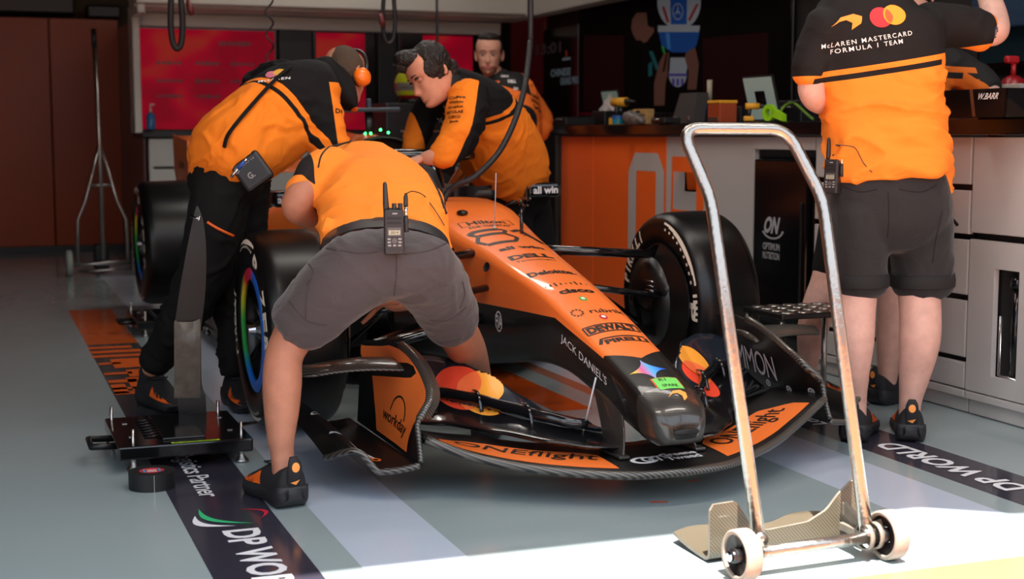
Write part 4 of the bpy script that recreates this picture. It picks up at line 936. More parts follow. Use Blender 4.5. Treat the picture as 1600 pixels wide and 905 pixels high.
def head_mb(c, fwd, up, k=1.0):
    fwd = Vector(fwd).normalized(); up = Vector(up); up = (up - fwd * up.dot(fwd)).normalized(); rt = fwd.cross(up)
    T = lambda q: Vector(c) + (rt * q[0] + fwd * q[1] + up * q[2]) * k
    rings = []; n = 64; prof = crom(HP, 5)
    g = lambda a, s_: math.exp(-(a / s_) ** 2)
    for z, w_, f, b_ in prof:
        r = []
        for j in range(n):
            th = 2 * math.pi * j / n - math.pi; cs, sn = math.cos(th), math.sin(th)
            x = w_ * math.copysign(abs(sn) ** .92, sn); y = (f if cs > 0 else b_) * math.copysign(abs(cs) ** .85, cs)
            if cs > 0:
                y += .026 * g(x, .010) * g(z + .036, .014) + .014 * g(x, .008) * g(z + .012, .018)              # nose
                y -= .011 * (g(x - .031, .015) + g(x + .031, .015)) * g(z - .004, .011)                          # sockets
                y += .006 * (g(x - .03, .02) + g(x + .03, .02)) * g(z - .024, .009)                              # brow
                y += .006 * g(x, .022) * g(z + .064, .006) + .006 * g(x, .019) * g(z + .074, .006) - .003 * g(x, .02) * g(z + .0685, .003)
                y += .005 * g(x, .016) * g(z + .098, .012) - .004 * g(x, .02) * g(z + .086, .005)
                y += .004 * (g(x - .042, .016) + g(x + .042, .016)) * g(z + .022, .016)
            r.append(T((x, y, z)))
        rings.append(r)
    mb = MB(); mb.loft(rings, 0)
    for s_ in (-1, 1):    # ears
        er = []
        for i in range(9):
            a = math.pi * i / 8; er.append((s_ * .073, -.008 - .006 * math.cos(a), -.004 + .0 * a))
        E_ = MB(); pts = [T((s_ * (.071 + .010 * math.sin(a)), -.012 - .017 * math.sin(a) * .9 + .004 * math.cos(a), .0 + .031 * math.cos(a))) for a in [math.pi * (.02 + .96 * i / 10) for i in range(11)]]
        E_.tube(pts, [.005, .006, .0065, .007, .007, .007, .007, .007, .0075, .0075, .006], 8); mb.join(E_)
        mb.join(MB().limb([(T((s_ * .069, -.010, .018)), .004 * k, .010 * k), (T((s_ * .073, -.014, 0)), .005 * k, .013 * k), (T((s_ * .069, -.008, -.022)), .004 * k, .007 * k)], rt, 10, 3))
    return mb, T, rt, fwd, up
def eyes(T, par, k=1.0, lid='a86f58', brow='1c120e', down=False):
    me_, mi, ml = mat('eye_white', 'a39894' if not down else lid, .2 if not down else .6), mat('iris', '2c2018' if not down else lid, .4), mat('eyelid', lid if not down else '3a2018', .6)
    for s_ in (-1, 1):
        e = MB().sphere(T((s_ * .031, .070, .003)), .0115 * k, 14, 0); e.sphere(T((s_ * .031, .0775, .002)), .0055 * k, 10, 1); e.build('eye', [me_, mi], par)
        MB().tube([T((s_ * (.019 + .008 * i), .082 + .003 * math.sin(i * .8) - .002 * i, .0125 + .003 * math.sin(i * 1.05))) for i in range(4)], .0035 * k, 8, flat=1).build('eyelid', ml, par)
        MB().tube([T((s_ * (.013 + .010 * i), .0905 - .0022 * i * i * .6, .025 + .0035 * math.sin(i * 1.0))) for i in range(4)], [.003 * k, .0038 * k, .0035 * k, .002 * k], 8, flat=.6).build('eyebrow', mat('brow_hair', brow, .8), par)
def hand(mb, wrist, dirn, palm, side, k=1.0, curl=.35):
    """palm plus five fingers; dirn = wrist to knuckles, palm = the way the palm faces, side = towards the thumb"""
    d = Vector(dirn).normalized(); p_ = Vector(palm); p_ = (p_ - d * p_.dot(d)).normalized(); s_ = d.cross(p_); s_ = s_ if s_.dot(Vector(side)) > 0 else -s_; w_ = Vector(wrist)
    mb.limb([(w_ - d * .03 * k, .028 * k, .022 * k), (w_ + d * .01 * k, .030 * k, .019 * k), (w_ + d * .05 * k, .040 * k, .016 * k), (w_ + d * .085 * k, .040 * k, .013 * k)], s_, 16, 3)
    for i, (off, L_) in enumerate(((.030, .072), (.010, .080), (-.010, .075), (-.030, .058))):
        b_ = w_ + d * .08 * k + s_ * off * k; pts = [b_]; a = curl * .5; q = b_
        for j, f in enumerate((.45, .32, .23)): q = q + (d * math.cos(a) + p_ * math.sin(a) + s_ * off * 1.5) * (L_ * f * k); pts.append(q); a += curl * 1.2
        mb.tube(pts, [.0092 * k, .0088 * k, .0078 * k, .006 * k], 10, steps=3)
    b_ = w_ + d * .02 * k + s_ * .028 * k; mb.tube([b_, b_ + (d * .7 + s_ * .6 + p_ * .2) * .035 * k, b_ + (d * 1.0 + s_ * .75 + p_ * .5) * .055 * k, b_ + (d * 1.4 + s_ * .7 + p_ * .8) * .062 * k], [.013 * k, .011 * k, .0095 * k, .007 * k], 10, steps=3)
    return mb
m_shoeb = mat('shoe_knit', '1d1b1e', .75, bump=.2, bscale=300); m_sole = mat('shoe_sole', '222124', .6); m_so = mat('shoe_orange', 'f0661c', .5); m_so2 = mat('shoe_badge', 'ffa04c', .5)
def shoe(par, heel, toe, ankle=None, name='shoe', L_=.30, lift=0):
    """heel/toe = floor points; builds knit upper, chunky sole, heel tab and flame stripes"""
    h = Vector((heel.x, heel.y, lift)); d = Vector((toe.x - heel.x, toe.y - heel.y, 0)).normalized(); s_ = Vector((d.y, -d.x, 0)); U = Vector((0, 0, 1))
    if ankle is not None: h = Vector((ankle.x, ankle.y, lift)) - d * .066
    Q = lambda a, b_, c_: h + d * (a * L_) + s_ * b_ + U * c_
    so = MB(); W = [(-.035, .020, .034), (-.015, .040, .014), (.06, .050, .002), (.2, .051, 0), (.4, .046, .002), (.6, .054, 0), (.78, .056, 0), (.9, .044, .004), (.975, .026, .016), (.99, .012, .022)]
    R = []
    for a, w_, z in crom(W, 4):
        zt = .054 - .020 * a + (.010 if a < .1 else 0); zt = max(zt, z + .008); rg = []
        for x, zz in ((1, zt), (1.04, (z + zt) * .55 + .004), (1.0, (z + zt) * .38), (.97, z + .010), (.84, z), (0, z), (-.84, z), (-.97, z + .010), (-1.0, (z + zt) * .38), (-1.04, (z + zt) * .55 + .004), (-1, zt), (0, zt + .002)):
            rg.append(Q(a + .006 * math.sin(zz * 160), x * w_, zz + .0015 * math.sin(a * 55)))
        R.append(rg)
    so.loft(R, 0); o = thing(name, None, None); o.parent = par
    soo = so.build('sole', m_sole, o, recalc=True)
    up = MB(); UPP = [(-.01, .030, .112), (.03, .043, .122), (.12, .047, .112), (.22, .047, .104), (.34, .046, .106), (.44, .046, .108), (.55, .048, .094), (.7, .050, .074), (.84, .044, .058), (.93, .032, .046), (.975, .014, .034)]
    R = []
    for a, w_, zt in crom(UPP, 4):
        rg = []
        for k in range(20):
            t_ = math.pi * k / 19; rg.append(Q(a, w_ * math.copysign(abs(math.cos(t_)) ** .7, math.cos(t_)), .028 + (zt - .028) * math.sin(t_) ** .8))
        rg += [Q(a, -w_ * .6, .024), Q(a, w_ * .6, .024)]; R.append(rg)
    up.loft(R, 0); bu = up.bvh()
    for sg in (-1, 1):
        for c0, c1, z0, z1 in ((.52, .93, .066, .040), (.50, .90, .058, .034)):
            pass
        out = [(.44, .050), (.60, .046), (.80, .041), (.94, .037), (.975, .042), (.94, .054), (.88, .060), (.80, .051), (.66, .053), (.56, .066), (.48, .088)]
        decal(up, bu, ([(a * L_, z) for a, z in out], [tuple(range(len(out)))]), h + s_ * sg * .2, d, U, -s_ * sg, 1, seg=.02, off=.0015)
        for i in range(4):
            a0 = .58 + .08 * i; pts = [(a0, .045), (a0 + .02, .046), (a0 + .07 - .12, .075 - .006 * i), (a0 + .055 - .12, .076 - .006 * i)]
            decal(up, bu, ([(a * L_, z) for a, z in pts], [(0, 1, 2, 3)]), h + s_ * sg * .2, d, U, -s_ * sg, 1, seg=.02, off=.002)
    up.build('upper', [m_shoeb, m_so], o, recalc=False)
    hb = MB(); hb.tube([Q(.02, 0, .05), Q(-.022, 0, .09), Q(-.032, 0, .130), Q(-.005, 0, .150)], [.020, .022, .021, .012], 12, steps=3, flat=.4, upv=d)
    hbv = hb.bvh(); decal(hb, hbv, disc2d(16), Q(-.3, 0, .122), s_ * .024, U * .028, d, 1, seg=.01); decal(hb, hbv, poly2d([(-.5, 0), (.5, .35), (.1, -.4)]), Q(-.3, 0, .078), s_ * .028, U * .020, d, 1, seg=.01)
    hb.build('heel_tab', [m_shoeb, m_so2], o)
    MB().tube([Q(.42 + .05 * math.sin(i), .034 * math.cos(i), .112 + .004 * (i % 2)) for i in range(7)], .0025, 6, steps=3).build('laces', m_shoeb, o)
    return o
def sp_(bv, px, py, Y=5.0):
    h = hitpx(bv, px, py)[0]; return (h if h is not None else at(px, py, Y=Y)) - FW * .1
def leg(mb, *c, side=RT): return mb.limb([(at(x, y, Y=Y), a, b_) for x, y, Y, a, b_ in c], side, 22, 6)
def lim(mb, c, side=None, n=24, sq=2.0, flat0=False): return mb.limb([(at(x, y, Y=Y), a, b_) for x, y, Y, a, b_ in c], side or RT, n, 6, sq=sq, flat0=flat0)

def radio(name, label, p, face, k=1.0, cable=None, par=None, lean=0):
    """two-way radio hanging on a belt; p = middle of the body, face = the way its front looks"""
    t = thing(name, label, 'radio', p); f = Vector(face).normalized(); U = Vector((0, 0, 1)); U = (U - f * U.dot(f)).normalized(); s_ = U.cross(f)
    M = Matrix((( s_.x, f.x, U.x), (s_.y, f.y, U.y), (s_.z, f.z, U.z)))
    P = lambda x, y, z: M @ Vector((x * k, y * k, z * k))
    bd = MB().box((0, 0, 0), (.056 * k, .034 * k, .126 * k), 0, .006, rot=M, seg=3); bv = bd.bvh()
    rect = poly2d([(-.5, -.5), (.5, -.5), (.5, .5), (-.5, .5)])
    D = lambda sh, x, z, w_, h_, m, off=.001: decal(bd, bv, sh, P(x, .2, z), P(w_, 0, 0), P(0, 0, h_), -f, m, seg=1, off=off)
    D(rect, 0, .000, .038, .024, 2); D(rect, 0, -.002, .032, .013, 3, .002); D(text2d('2014', .0), 0, -.002, .022, .007, 1, .003); D(rect, .002, .051, .014, .004, 4)
    for z in (.038, .025): D(rect, 0, z, .040, .006, 5)
    for x, z in ((-.015, -.020), (.015, -.020), (-.015, -.029), (.015, -.029), (-.014, -.038), (.014, -.038), (0, -.038)): D(rect, x, z, .009, .005, 4)
    D(disc2d(20), 0, -.025, .016, .016, 2)
    bo = bd.build('body', [m_radio, m_blk, mat('radio_bezel', '555050', .4), mat('radio_display', 'a8a690', .3), mat('radio_print', '8d8a8a', .5), m_blkin], t)
    MB().tube([P(-.020, .0, .055), P(-.021, 0, .08), P(-.023, 0, .136), P(-.0235, 0, .141)], [.0085 * k, .0085 * k, .0058 * k, .003 * k], 14).build('antenna', m_radio, t)
    for x in (.002, .019): MB().tube([P(x, 0, .055), P(x, 0, .081)], .0068 * k, 10).build('knob', m_radio, t)
    MB().tube([P(.034, 0, .045), P(.035, 0, .0)], .007 * k, 8).tube([P(.034, 0, .04), P(.0345, 0, .076)], .0048 * k, 10, m=1).tube([P(.0345, 0, .072), P(.035, 0, .098), P(.036, 0, .110)], [.0068 * k, .0065 * k, .003 * k], 10).build('connector', [m_radio, m_chrome], t)
    MB().box(P(0, -.022, .03), (.03 * k, .012 * k, .08 * k), 0, .002, rot=M).build('belt_clip', m_radio, t)
    if cable: MB().tube([P(.036, 0, .107)] + [Vector(q) - Vector(p) for q in cable], .0016, 8, steps=6).build('cable', m_radio, t)
    return t
m_radio = mat('radio_black', '242122', .45)
m_belt = mat('belt_leather', '2a292b', .35, coat=.2); m_trous = mat('black_trousers', '141314', .85, bump=.15, bscale=20, spec=.2)

# ---------------------------------------------------------------- 1. man bent over the front suspension
m_skA = skin('skin_tanned', 'b0765d')
pA = thing('person', 'person bent over the front suspension, back to us, orange shirt and grey shorts', 'person', (0, 0, 0))
mb = MB()
leg(mb, (470, 500, 4.09, .075, .08), (460, 522, 4.11, .063, .066), (444, 556, 4.09, .056, .060), (441, 598, 4.05, .0575, .063), (440, 640, 4.03, .052, .056), (439, 682, 4.01, .041, .044), (441, 712, 4.0, .034, .040), (444, 752, 3.98, .033, .045))
leg(mb, (698, 490, 4.20, .080, .08), (712, 515, 4.26, .069, .068), (728, 545, 4.38, .066, .062), (740, 580, 4.52, .058, .06), (750, 610, 4.58, .046, .05), (757, 640, 4.62, .036, .042), (760, 668, 4.64, .034, .045))
lim(mb, [(600, 410, 4.06, .14, .07), (600, 392, 4.16, .15, .07), (592, 335, 4.40, .15, .08), (577, 292, 4.58, .13, .08), (562, 275, 4.70, .07, .06), (560, 282, 4.82, .055, .06)])
lim(mb, [(562, 425, 4.03, .09, .08), (500, 480, 4.08, .08, .08), (462, 520, 4.11, .06, .06)]); lim(mb, [(655, 425, 4.02, .09, .08), (685, 465, 4.12, .085, .085), (712, 515, 4.26, .065, .065)])
lim(mb, [(512, 272, 4.55, .05, .05), (484, 292, 4.50, .050, .050), (467, 313, 4.47, .052, .050), (465, 327, 4.48, .047, .046), (483, 339, 4.56, .042, .042), (512, 354, 4.70, .035, .033), (535, 360, 4.80, .028, .024)])
lim(mb, [(655, 290, 4.55, .055, .055), (668, 360, 4.62, .05, .05), (665, 430, 4.66, .046, .046), (645, 462, 4.66, .042, .042), (618, 472, 4.62, .034, .034), (606, 470, 4.60, .028, .026)])
hmb, T_, *_r = head_mb(at(568, 300, Y=4.95), (-.1, .7, -.7), (0, .7, .7))
hn = MB(); hand(hn, at(540, 363, Y=4.83), (.1, .8, -.25), (0, -.2, -1), (1, 0, 0)); hand(hn, at(606, 470, Y=4.60), (-.8, .3, -.15), (0, -.3, -1), (0, 1, 0), curl=.5)
skinned(mb, 'body', [m_skA], pA, voxel=.009, smooth=6, extra=[hmb, hn])
hr = MB().sphere(T_((0, -.02, .03)), (.080, .095, .092), 20); skinned(hr, 'hair', [mat('brown_hair', '3a2618', .7, bump=.6, bscale=90)], pA, voxel=.01, smooth=3)
# shorts
sh = MB()
lim(sh, [(603, 408, 4.075, .187, .092), (603, 410, 4.04, .196, .099), (604, 417, 3.97, .194, .096), (605, 422, 3.92, .16, .08)], sq=2.3)
lim(sh, [(565, 421, 3.99, .118, .108), (525, 450, 4.03, .112, .112), (488, 488, 4.08, .101, .105), (467, 508, 4.10, .094, .098)])
lim(sh, [(652, 418, 3.98, .118, .108), (677, 446, 4.08, .105, .11), (697, 482, 4.17, .096, .101), (705, 502, 4.22, .090, .094)])
m_shorts = zone_mat('grey_shorts', '3e3739', [], rough=.8, bump=.25, bscale=9, stretch=(1, 1, 2.2), sheen=.2)
sho = skinned(sh, 'shorts', [m_shorts], pA, voxel=.010, smooth=10, warp=folds(.0045, (6, 6, 10), 3)); bs = omesh_bvh(sho)
se = MB()
def seam(pts, r=.0022, bv=bs, off=.0):
    P_ = []
    for x, y in crom(pts, 6):
        h = hitpx(bv, x, y)
        if h[0] is not None: P_.append(h[0] + h[1] * off)
    if len(P_) > 2: se.tube(P_, r, 6)
seam([(618, 380), (620, 420), (616, 462)]); seam([(510, 388), (560, 396), (590, 394)]); seam([(632, 398), (670, 392), (698, 380)]); seam([(490, 425), (480, 460), (478, 500)]); seam([(452, 470), (478, 500), (510, 508)]); seam([(478, 408), (490, 425), (479, 446)])
seam([(672, 500), (700, 500), (728, 480)]); seam([(722, 440), (726, 460), (718, 482)])
se.build('stitching', mat('seam_dark', '3a3335', .9), sho)
bl = MB(); rg = []
for cx_, cy_, Y_, a_, b2_ in ((602, 406, 4.055, .196, .0975), (602, 398, 4.085, .196, .098), (602, 391, 4.115, .194, .099)):
    c_ = at(cx_, cy_, Y=Y_); rg.append([c_ + RT * (a_ * math.copysign(abs(math.cos(a)) ** .87, math.cos(a))) + Vector((0, 0, 1)) * (b2_ * math.copysign(abs(math.sin(a)) ** .87, math.sin(a))) for a in (2 * math.pi * k / 60 for k in range(60))])
bl.loft(rg, 0, cap=(False, False)); b_in = [[q + (at(602, 400, Y=4.085) - q) * .03 for q in r] for r in rg]
bl.loft(b_in[::-1], 0, cap=(False, False)); bl.loft([rg[2], b_in[2]], 0, cap=(False, False)); bl.loft([b_in[0], rg[0]], 0, cap=(False, False))
bl.build('belt', m_belt, pA, recalc=False)
# shirt
st = MB()
lim(st, [(601, 388, 4.135, .197, .098), (600, 362, 4.24, .200, .113), (597, 335, 4.34, .202, .125), (588, 308, 4.45, .196, .125), (577, 289, 4.56, .180, .118), (565, 272, 4.66, .150, .102), (556, 264, 4.74, .10, .08)], n=36, sq=2.35, flat0=True)
lim(st, [(524, 264, 4.57, .080, .085), (502, 275, 4.53, .076, .072), (486, 292, 4.50, .064, .062), (479, 303, 4.49, .060, .059)])
lim(st, [(648, 285, 4.55, .085, .085), (665, 320, 4.58, .075, .075), (668, 350, 4.60, .07, .07)])
lim(st, [(512, 345, 4.20, .016, .035), (503, 366, 4.17, .008, .014)]); lim(st, [(694, 345, 4.20, .016, .035), (702, 368, 4.17, .008, .014)])
sl_n = (at(478, 306, Y=4.49) - at(510, 272, Y=4.55)).normalized()
m_shA = zone_mat('orange_shirt_bent', SO, [
    ('1f1b1c', [(0, 1, 0, 4.690)]),
    ('1f1b1c', [pln((-1, 0, 0), at(491, 280, Y=4.46)), xplane(at(474, 303, Y=4.44), at(490, 286, Y=4.46), ax=(-.3, 1, 0))]),
    (SO, [pln(sl_n, at(480, 300, Y=4.49))]),
    ('1f1b1c', [pln((1, .35, .28), at(697, 318, Y=4.42))])], rough=.8, bump=.5, bscale=4.5, stretch=(1.3, 1.0, 1.0), spec=.25)
wA = folds(.015, (5, 4, 7), 1)
sto = skinned(st, 'shirt', [m_shA], pA, voxel=.009, smooth=12, warp=wA)
shoe(pA, at(462, 784, Z=0), at(395, 749, Z=0), at(444, 752, Y=3.98)); shoe(pA, Vector((1.50, 4.60, 0)), Vector((1.62, 4.85, 0)), at(760, 668, Y=4.64))
hA = hitpx(bs, 615, 380); pr0 = (hA[0] if hA[0] is not None else at(613, 370, Y=3.9)) + Vector((0, -.045, 0)); pr0 = at(615.5, 363, Y=pr0.y)
sbv = omesh_bvh(sto); se = MB()
seam([(497, 262), (502, 243), (514, 230), (532, 223), (550, 221)], .003, sbv); seam([(655, 254), (668, 270), (682, 294), (691, 316), (697, 334)], .005, sbv)
se.build('piping', mat('shirt_piping', '1c181a', .8), sto)
def onto(bv, px, py, off=.004, dflt=4.2):
    h = hitpx(bv, px, py); return h[0] + h[1] * off if h[0] is not None else at(px, py, Y=dflt)
radio('two_way_radio', 'black two-way radio clipped to the belt of the man bent over the suspension', pr0, (-.20, -1, .12), cable=[at(645, 299, Y=pr0.y + .02), onto(sbv, 662, 310, .010), onto(sbv, 674, 326, .009), onto(sbv, 684, 342, .009), onto(sbv, 692, 354, .006)])

# ---------------------------------------------------------------- 2. man standing at the bench on the right
m_skB = skin('skin_pale', 'd4a595')
pB = thing('person', 'person standing at the right-hand bench in black and orange shirt and dark shorts', 'person', (0, 0, 0))
YB = 4.12
def LB(mb, c, side=None, sq=2.0, n=24, flat0=False): return lim(mb, [(x, y, YB + dy, a, b_) for x, y, dy, a, b_ in c], side, n, sq, flat0)
mb = MB()
LB(mb, [(1342, 330, .02, .09, .10), (1341, 420, .02, .078, .085), (1339, 455, .02, .070, .075), (1337, 490, .0, .067, .070), (1335, 535, -.01, .066, .072), (1334, 580, .0, .054, .058), (1337, 622, .02, .038, .045), (1338, 655, .02, .034, .042), (1337, 680, .03, .032, .045)])
LB(mb, [(1436, 330, 0, .09, .10), (1436, 420, 0, .082, .088), (1436, 455, -.01, .073, .078), (1438, 490, -.03, .071, .075), (1437, 532, -.05, .070, .076), (1430, 580, -.04, .056, .06), (1423, 622, -.03, .040, .046), (1421, 655, -.03, .036, .044), (1421, 680, -.03, .034, .048)])
LB(mb, [(1388, 320, 0, .17, .11), (1385, 250, 0, .16, .10), (1378, 170, 0, .17, .11), (1372, 90, 0, .18, .11), (1372, 30, 0, .17, .10), (1378, 0, .0, .09, .08), (1384, -30, .01, .062, .065), (1386, -60, .02, .06, .065)])
LB(mb, [(1310, 50, .02, .05, .05), (1284, 80, .03, .045, .045), (1268, 128, .04, .046, .046), (1272, 152, .06, .044, .044), (1290, 162, .16, .040, .040), (1312, 160, .32, .030, .030)])
LB(mb, [(1450, 45, 0, .05, .05), (1510, 46, -.02, .055, .055), (1545, 50, -.04, .054, .052), (1556, 42, -.02, .048, .048), (1550, 10, .08, .043, .043), (1535, -30, .18, .034, .034), (1525, -50, .22, .028, .028)])
hmb, T_, *_r = head_mb(at(1392, -118, Y=YB + .06), (.1, .95, -.25), (0, .2, 1))
hn = MB(); hand(hn, at(1312, 160, Y=YB + .33), (.4, .8, -.1), (0, 0, -1), (1, 0, 0)); hand(hn, at(1524, -52, Y=YB + .23), (-.7, .1, .6), (0, 1, 0), (0, 0, 1))
boB = skinned(mb, 'body', [m_skB], pB, voxel=.009, smooth=6, extra=[hmb, hn]); bbv = omesh_bvh(boB)
tt_ = MB()
for x, y, w_, h_, sh_ in ((1556, 46, .018, .022, '8'), (1552, 56, .026, .018, 'S'), (1496, 71, .05, .014, 'WNS'), (1512, 73, .03, .012, 'VN')):
    decal(tt_, bbv, text2d(sh_, .03), (hitpx(bbv, x, y)[0] or at(x, y, Y=YB)) - Vector((0, .1, 0)), RT * w_, V(0, 0, h_), (0, 1, 0), 0, seg=.02, off=.0015)
tt_.build('tattoo', mat('tattoo_ink', '3c3c4c', .6), boB)
hr = MB().sphere(T_((0, -.02, .03)), (.082, .10, .095), 20); skinned(hr, 'hair', [mat('sandy_hair', '5a4028', .7, bump=.6, bscale=90)], pB, voxel=.012, smooth=3)
sh = MB()
LB(sh, [(1388, 266, 0, .188, .12), (1388, 300, -.005, .208, .135), (1388, 338, 0, .212, .138), (1388, 362, .01, .19, .12)], sq=2.3)
LB(sh, [(1342, 330, .02, .105, .12), (1342, 375, .02, .100, .115), (1343, 415, .02, .093, .105), (1344, 442, .02, .088, .100)], sq=2.2); LB(sh, [(1436, 330, 0, .110, .12), (1438, 375, 0, .110, .118), (1440, 415, 0, .104, .11), (1441, 443, 0, .100, .106)], sq=2.2)
for x, y, dy, a, b_ in ((1344, 436, .02, .094, .106), (1441, 436, 0, .106, .112)):
    LB(sh, [(x, y - 10, dy, a, b_), (x, y + 10, dy, a, b_)], sq=2.2)
shB = skinned(sh, 'shorts', [zone_mat('dark_shorts', '171516', [], rough=.8, bump=.25, bscale=9, stretch=(1, 1, 1.6), sheen=.15)], pB, voxel=.0085, smooth=5, warp=folds(.0055, (6, 6, 6), 9))
bs2 = omesh_bvh(shB); se = MB()
seam([(1388, 300), (1389, 340), (1387, 370)], .002, bs2); seam([(1318, 292), (1345, 300), (1370, 296)], .002, bs2); seam([(1405, 296), (1440, 300), (1462, 290)], .002, bs2); seam([(1472, 330), (1463, 370), (1457, 410)], .002, bs2)
se.build('stitching', mat('seam_black', '171516', .9), shB)
MB().tube([at(1478, 350, Y=YB), at(1490, 344, Y=YB), at(1496, 352, Y=YB)], .006, 8).build('pocket_pull', m_trous, shB); MB().box(at(1480, 354, Y=YB - .06), (.018, .01, .01)).build('pocket_tab', m_so, shB)
st = MB()
LB(st, [(1388, 278, .0, .203, .145), (1387, 262, 0, .208, .15), (1384, 235, 0, .209, .142), (1381, 200, 0, .206, .138), (1379, 160, 0, .207, .138), (1374, 110, 0, .214, .138), (1370, 62, 0, .222, .136), (1372, 25, 0, .212, .125), (1376, 4, 0, .165, .10), (1382, -12, 0, .085, .08)], sq=2.5, n=36, flat0=True)
LB(st, [(1296, 40, .01, .08, .085), (1277, 72, .03, .068, .07), (1268, 100, .035, .064, .066), (1265, 122, .04, .062, .064)]); LB(st, [(1448, 42, 0, .09, .085), (1488, 40, -.01, .080, .076), (1520, 45, -.02, .074, .070), (1538, 50, -.03, .070, .068)])
LB(st, [(1462, 262, 0, .05, .12), (1470, 280, 0, .03, .11), (1476, 287, 0, .014, .10)])
yl, yr = at(1275, 117, Y=YB - .1), at(1462, 84, Y=YB - .1)
up_ = xplane(yl, yr); sl2 = (at(1538, 50, Y=YB) - at(1460, 42, Y=YB)).normalized()
off = lambda h, d: (h[0], h[1], h[2], h[3] + d)
m_shB = zone_mat('team_shirt_standing', SO, [('1a1717', [up_]), ('1a1717', [off(up_, -.036), tuple(-x for x in off(up_, -.018)), pln((1, 0, 0), at(1279, 100, Y=YB - .1)), pln((-1, 0, 0), at(1458, 100, Y=YB - .1))]),
    ('1a1717', [pln((-1, 0, .15), at(1274, 150, Y=YB)), pln((0, 0, 1), at(1262, 119, Y=YB))]), (SO, [pln((-1, 0, -.1), at(1281, 110, Y=YB - .05)), pln((0, 0, -1), at(1262, 119, Y=YB))]),
    (SO, [pln(sl2 + Vector((0, 0, .1)), at(1531, 46, Y=YB))])], rough=.8, bump=.5, bscale=4.5, stretch=(1, 1, 1.6), spec=.25)
_w1, _w2 = folds(.015, (4.0, 4.0, 8), 5), folds(.004, (4, 4, 6), 5)
wB = lambda q, n_: _w1(q, n_) if q.z < 1.27 else _w2(q, n_)
stB = skinned(st, 'shirt', [m_shB], pB, voxel=.009, smooth=10, warp=wB); bv = omesh_bvh(stB)
m_wtx = mat('shirt_print_white', 'ece8e6', .7); m_mr = mat('print_red', 'e02a30', .6); m_ma = mat('print_amber', 'f9a01c', .6); m_mm = mat('print_mix', 'f05a22', .6); m_mo = mat('print_orange', 'ff9a30', .6)
pr_b = MB(); tilt = (at(1462, 84, Y=YB) - at(1275, 117, Y=YB)).normalized(); tu = Vector((-tilt.z, 0, tilt.x)); tilt = Vector((tilt.x, 0, tilt.z)).normalized(); tu = Vector((-tilt.z, 0, tilt.x))
def shirt_print(sh, px, py, w_, h_, m, sg=.02, off=.0025): decal(pr_b, bv, sh, (hitpx(bv, px, py)[0] or at(px, py, Y=YB - .13)) - Vector((0, .1, 0)), tilt * w_, tu * h_, (0, 1, 0), m, seg=sg, off=off)
shirt_print(text2d('McLAREN MASTERCARD', .008, 1.3), 1356, 62, .268, .0150, 0); shirt_print(text2d('FORMULA 1 TEAM', .008, 1.3), 1357, 72.5, .205, .0150, 0)
shirt_print(disc2d(36), 1376, 27, .068, .066, 1); shirt_print(disc2d(36), 1397, 23, .068, .066, 2, off=.0035)
dd_ = 21.4 / 462 / .067; am = math.acos(dd_); lens = [(.5 * math.cos(am * (1 - 2 * k / 12)), .5 * math.sin(am * (1 - 2 * k / 12))) for k in range(13)] + [(dd_ + .5 * math.cos(math.pi + am * (1 - 2 * k / 12)), .5 * math.sin(math.pi + am * (1 - 2 * k / 12))) for k in range(1, 12)]
shirt_print(poly2d(lens), 1376, 27, .067, .065, 3, off=.0045)
shirt_print(swoosh, 1320, 35, .105, .055, 4)
pr_b.build('back_print', [m_wtx, m_mr, m_ma, m_mm, m_mo], stB)
shoe(pB, at(1425, 698, Z=0), at(1409, 655, Z=0), at(1421, 680, Y=YB - .03)); shoe(pB, at(1322, 697, Z=0), at(1352, 662, Z=0), at(1337, 680, Y=YB + .03))
for x, dy, a, b_ in ((1344, .02, .094, .107), (1441, 0, .107, .113)):
    MB().limb([(at(x, 427, Y=YB + dy), a, b_), (at(x, 437, Y=YB + dy), a + .003, b_ + .003), (at(x, 447, Y=YB + dy), a + .001, b_ + .001)], RT, 32, 4, sq=2.2, round_=False).build('trouser_cuff', mat('cuff_dark', '161415', .8), shB)
h = hitpx(bs2, 1305, 285); q0 = at(1301, 276, Y=(h[0].y if h[0] is not None else 4.0) - .02)
radio('two_way_radio', 'black two-way radio on the hip of the man standing at the bench', q0, (-.95, -.5, .05), .92, cable=[onto(bv, 1316, 226, .025, 4.0), onto(bv, 1328, 225, .018, 4.0), onto(bv, 1340, 236, .012, 4.0), onto(bv, 1350, 256, .007, 4.0), onto(bv, 1362, 268, .006, 4.0)])

# ---------------------------------------------------------------- 3. man half hidden behind him
pC = thing('person', 'person mostly hidden behind the man at the bench, one black sleeve and bare calves showing', 'person', (0, 0, 0))
YC = 4.68; mb = MB()
lim(mb, [(1325, 330, YC, .09, .10), (1300, 430, YC, .075, .08), (1280, 475, YC + .02, .063, .068), (1270, 515, YC + .03, .06, .066), (1264, 550, YC + .05, .045, .05), (1262, 580, YC + .06, .036, .042), (1262, 602, YC + .07, .034, .045)])
lim(mb, [(1395, 330, YC, .09, .10), (1397, 430, YC, .07, .075), (1396, 480, YC, .062, .066), (1392, 530, YC, .058, .063), (1388, 570, YC, .045, .05), (1386, 600, YC, .036, .042), (1384, 622, YC, .034, .045)])
lim(mb, [(1370, 320, YC, .16, .11), (1385, 230, YC + .02, .15, .10), (1400, 150, YC + .03, .16, .10), (1412, 80, YC + .05, .15, .09), (1420, 50, YC + .1, .06, .06), (1424, 30, YC + .15, .055, .06)])
lim(mb, [(1462, 100, YC, .05, .05), (1505, 110, YC - .08, .045, .045), (1545, 140, YC - .18, .04, .04), (1550, 165, YC - .2, .035, .035), (1552, 175, YC - .2, .03, .028)])
lim(mb, [(1375, 100, YC + .1, .05, .05), (1350, 160, YC + .25, .045, .045), (1370, 190, YC + .4, .035, .035)])
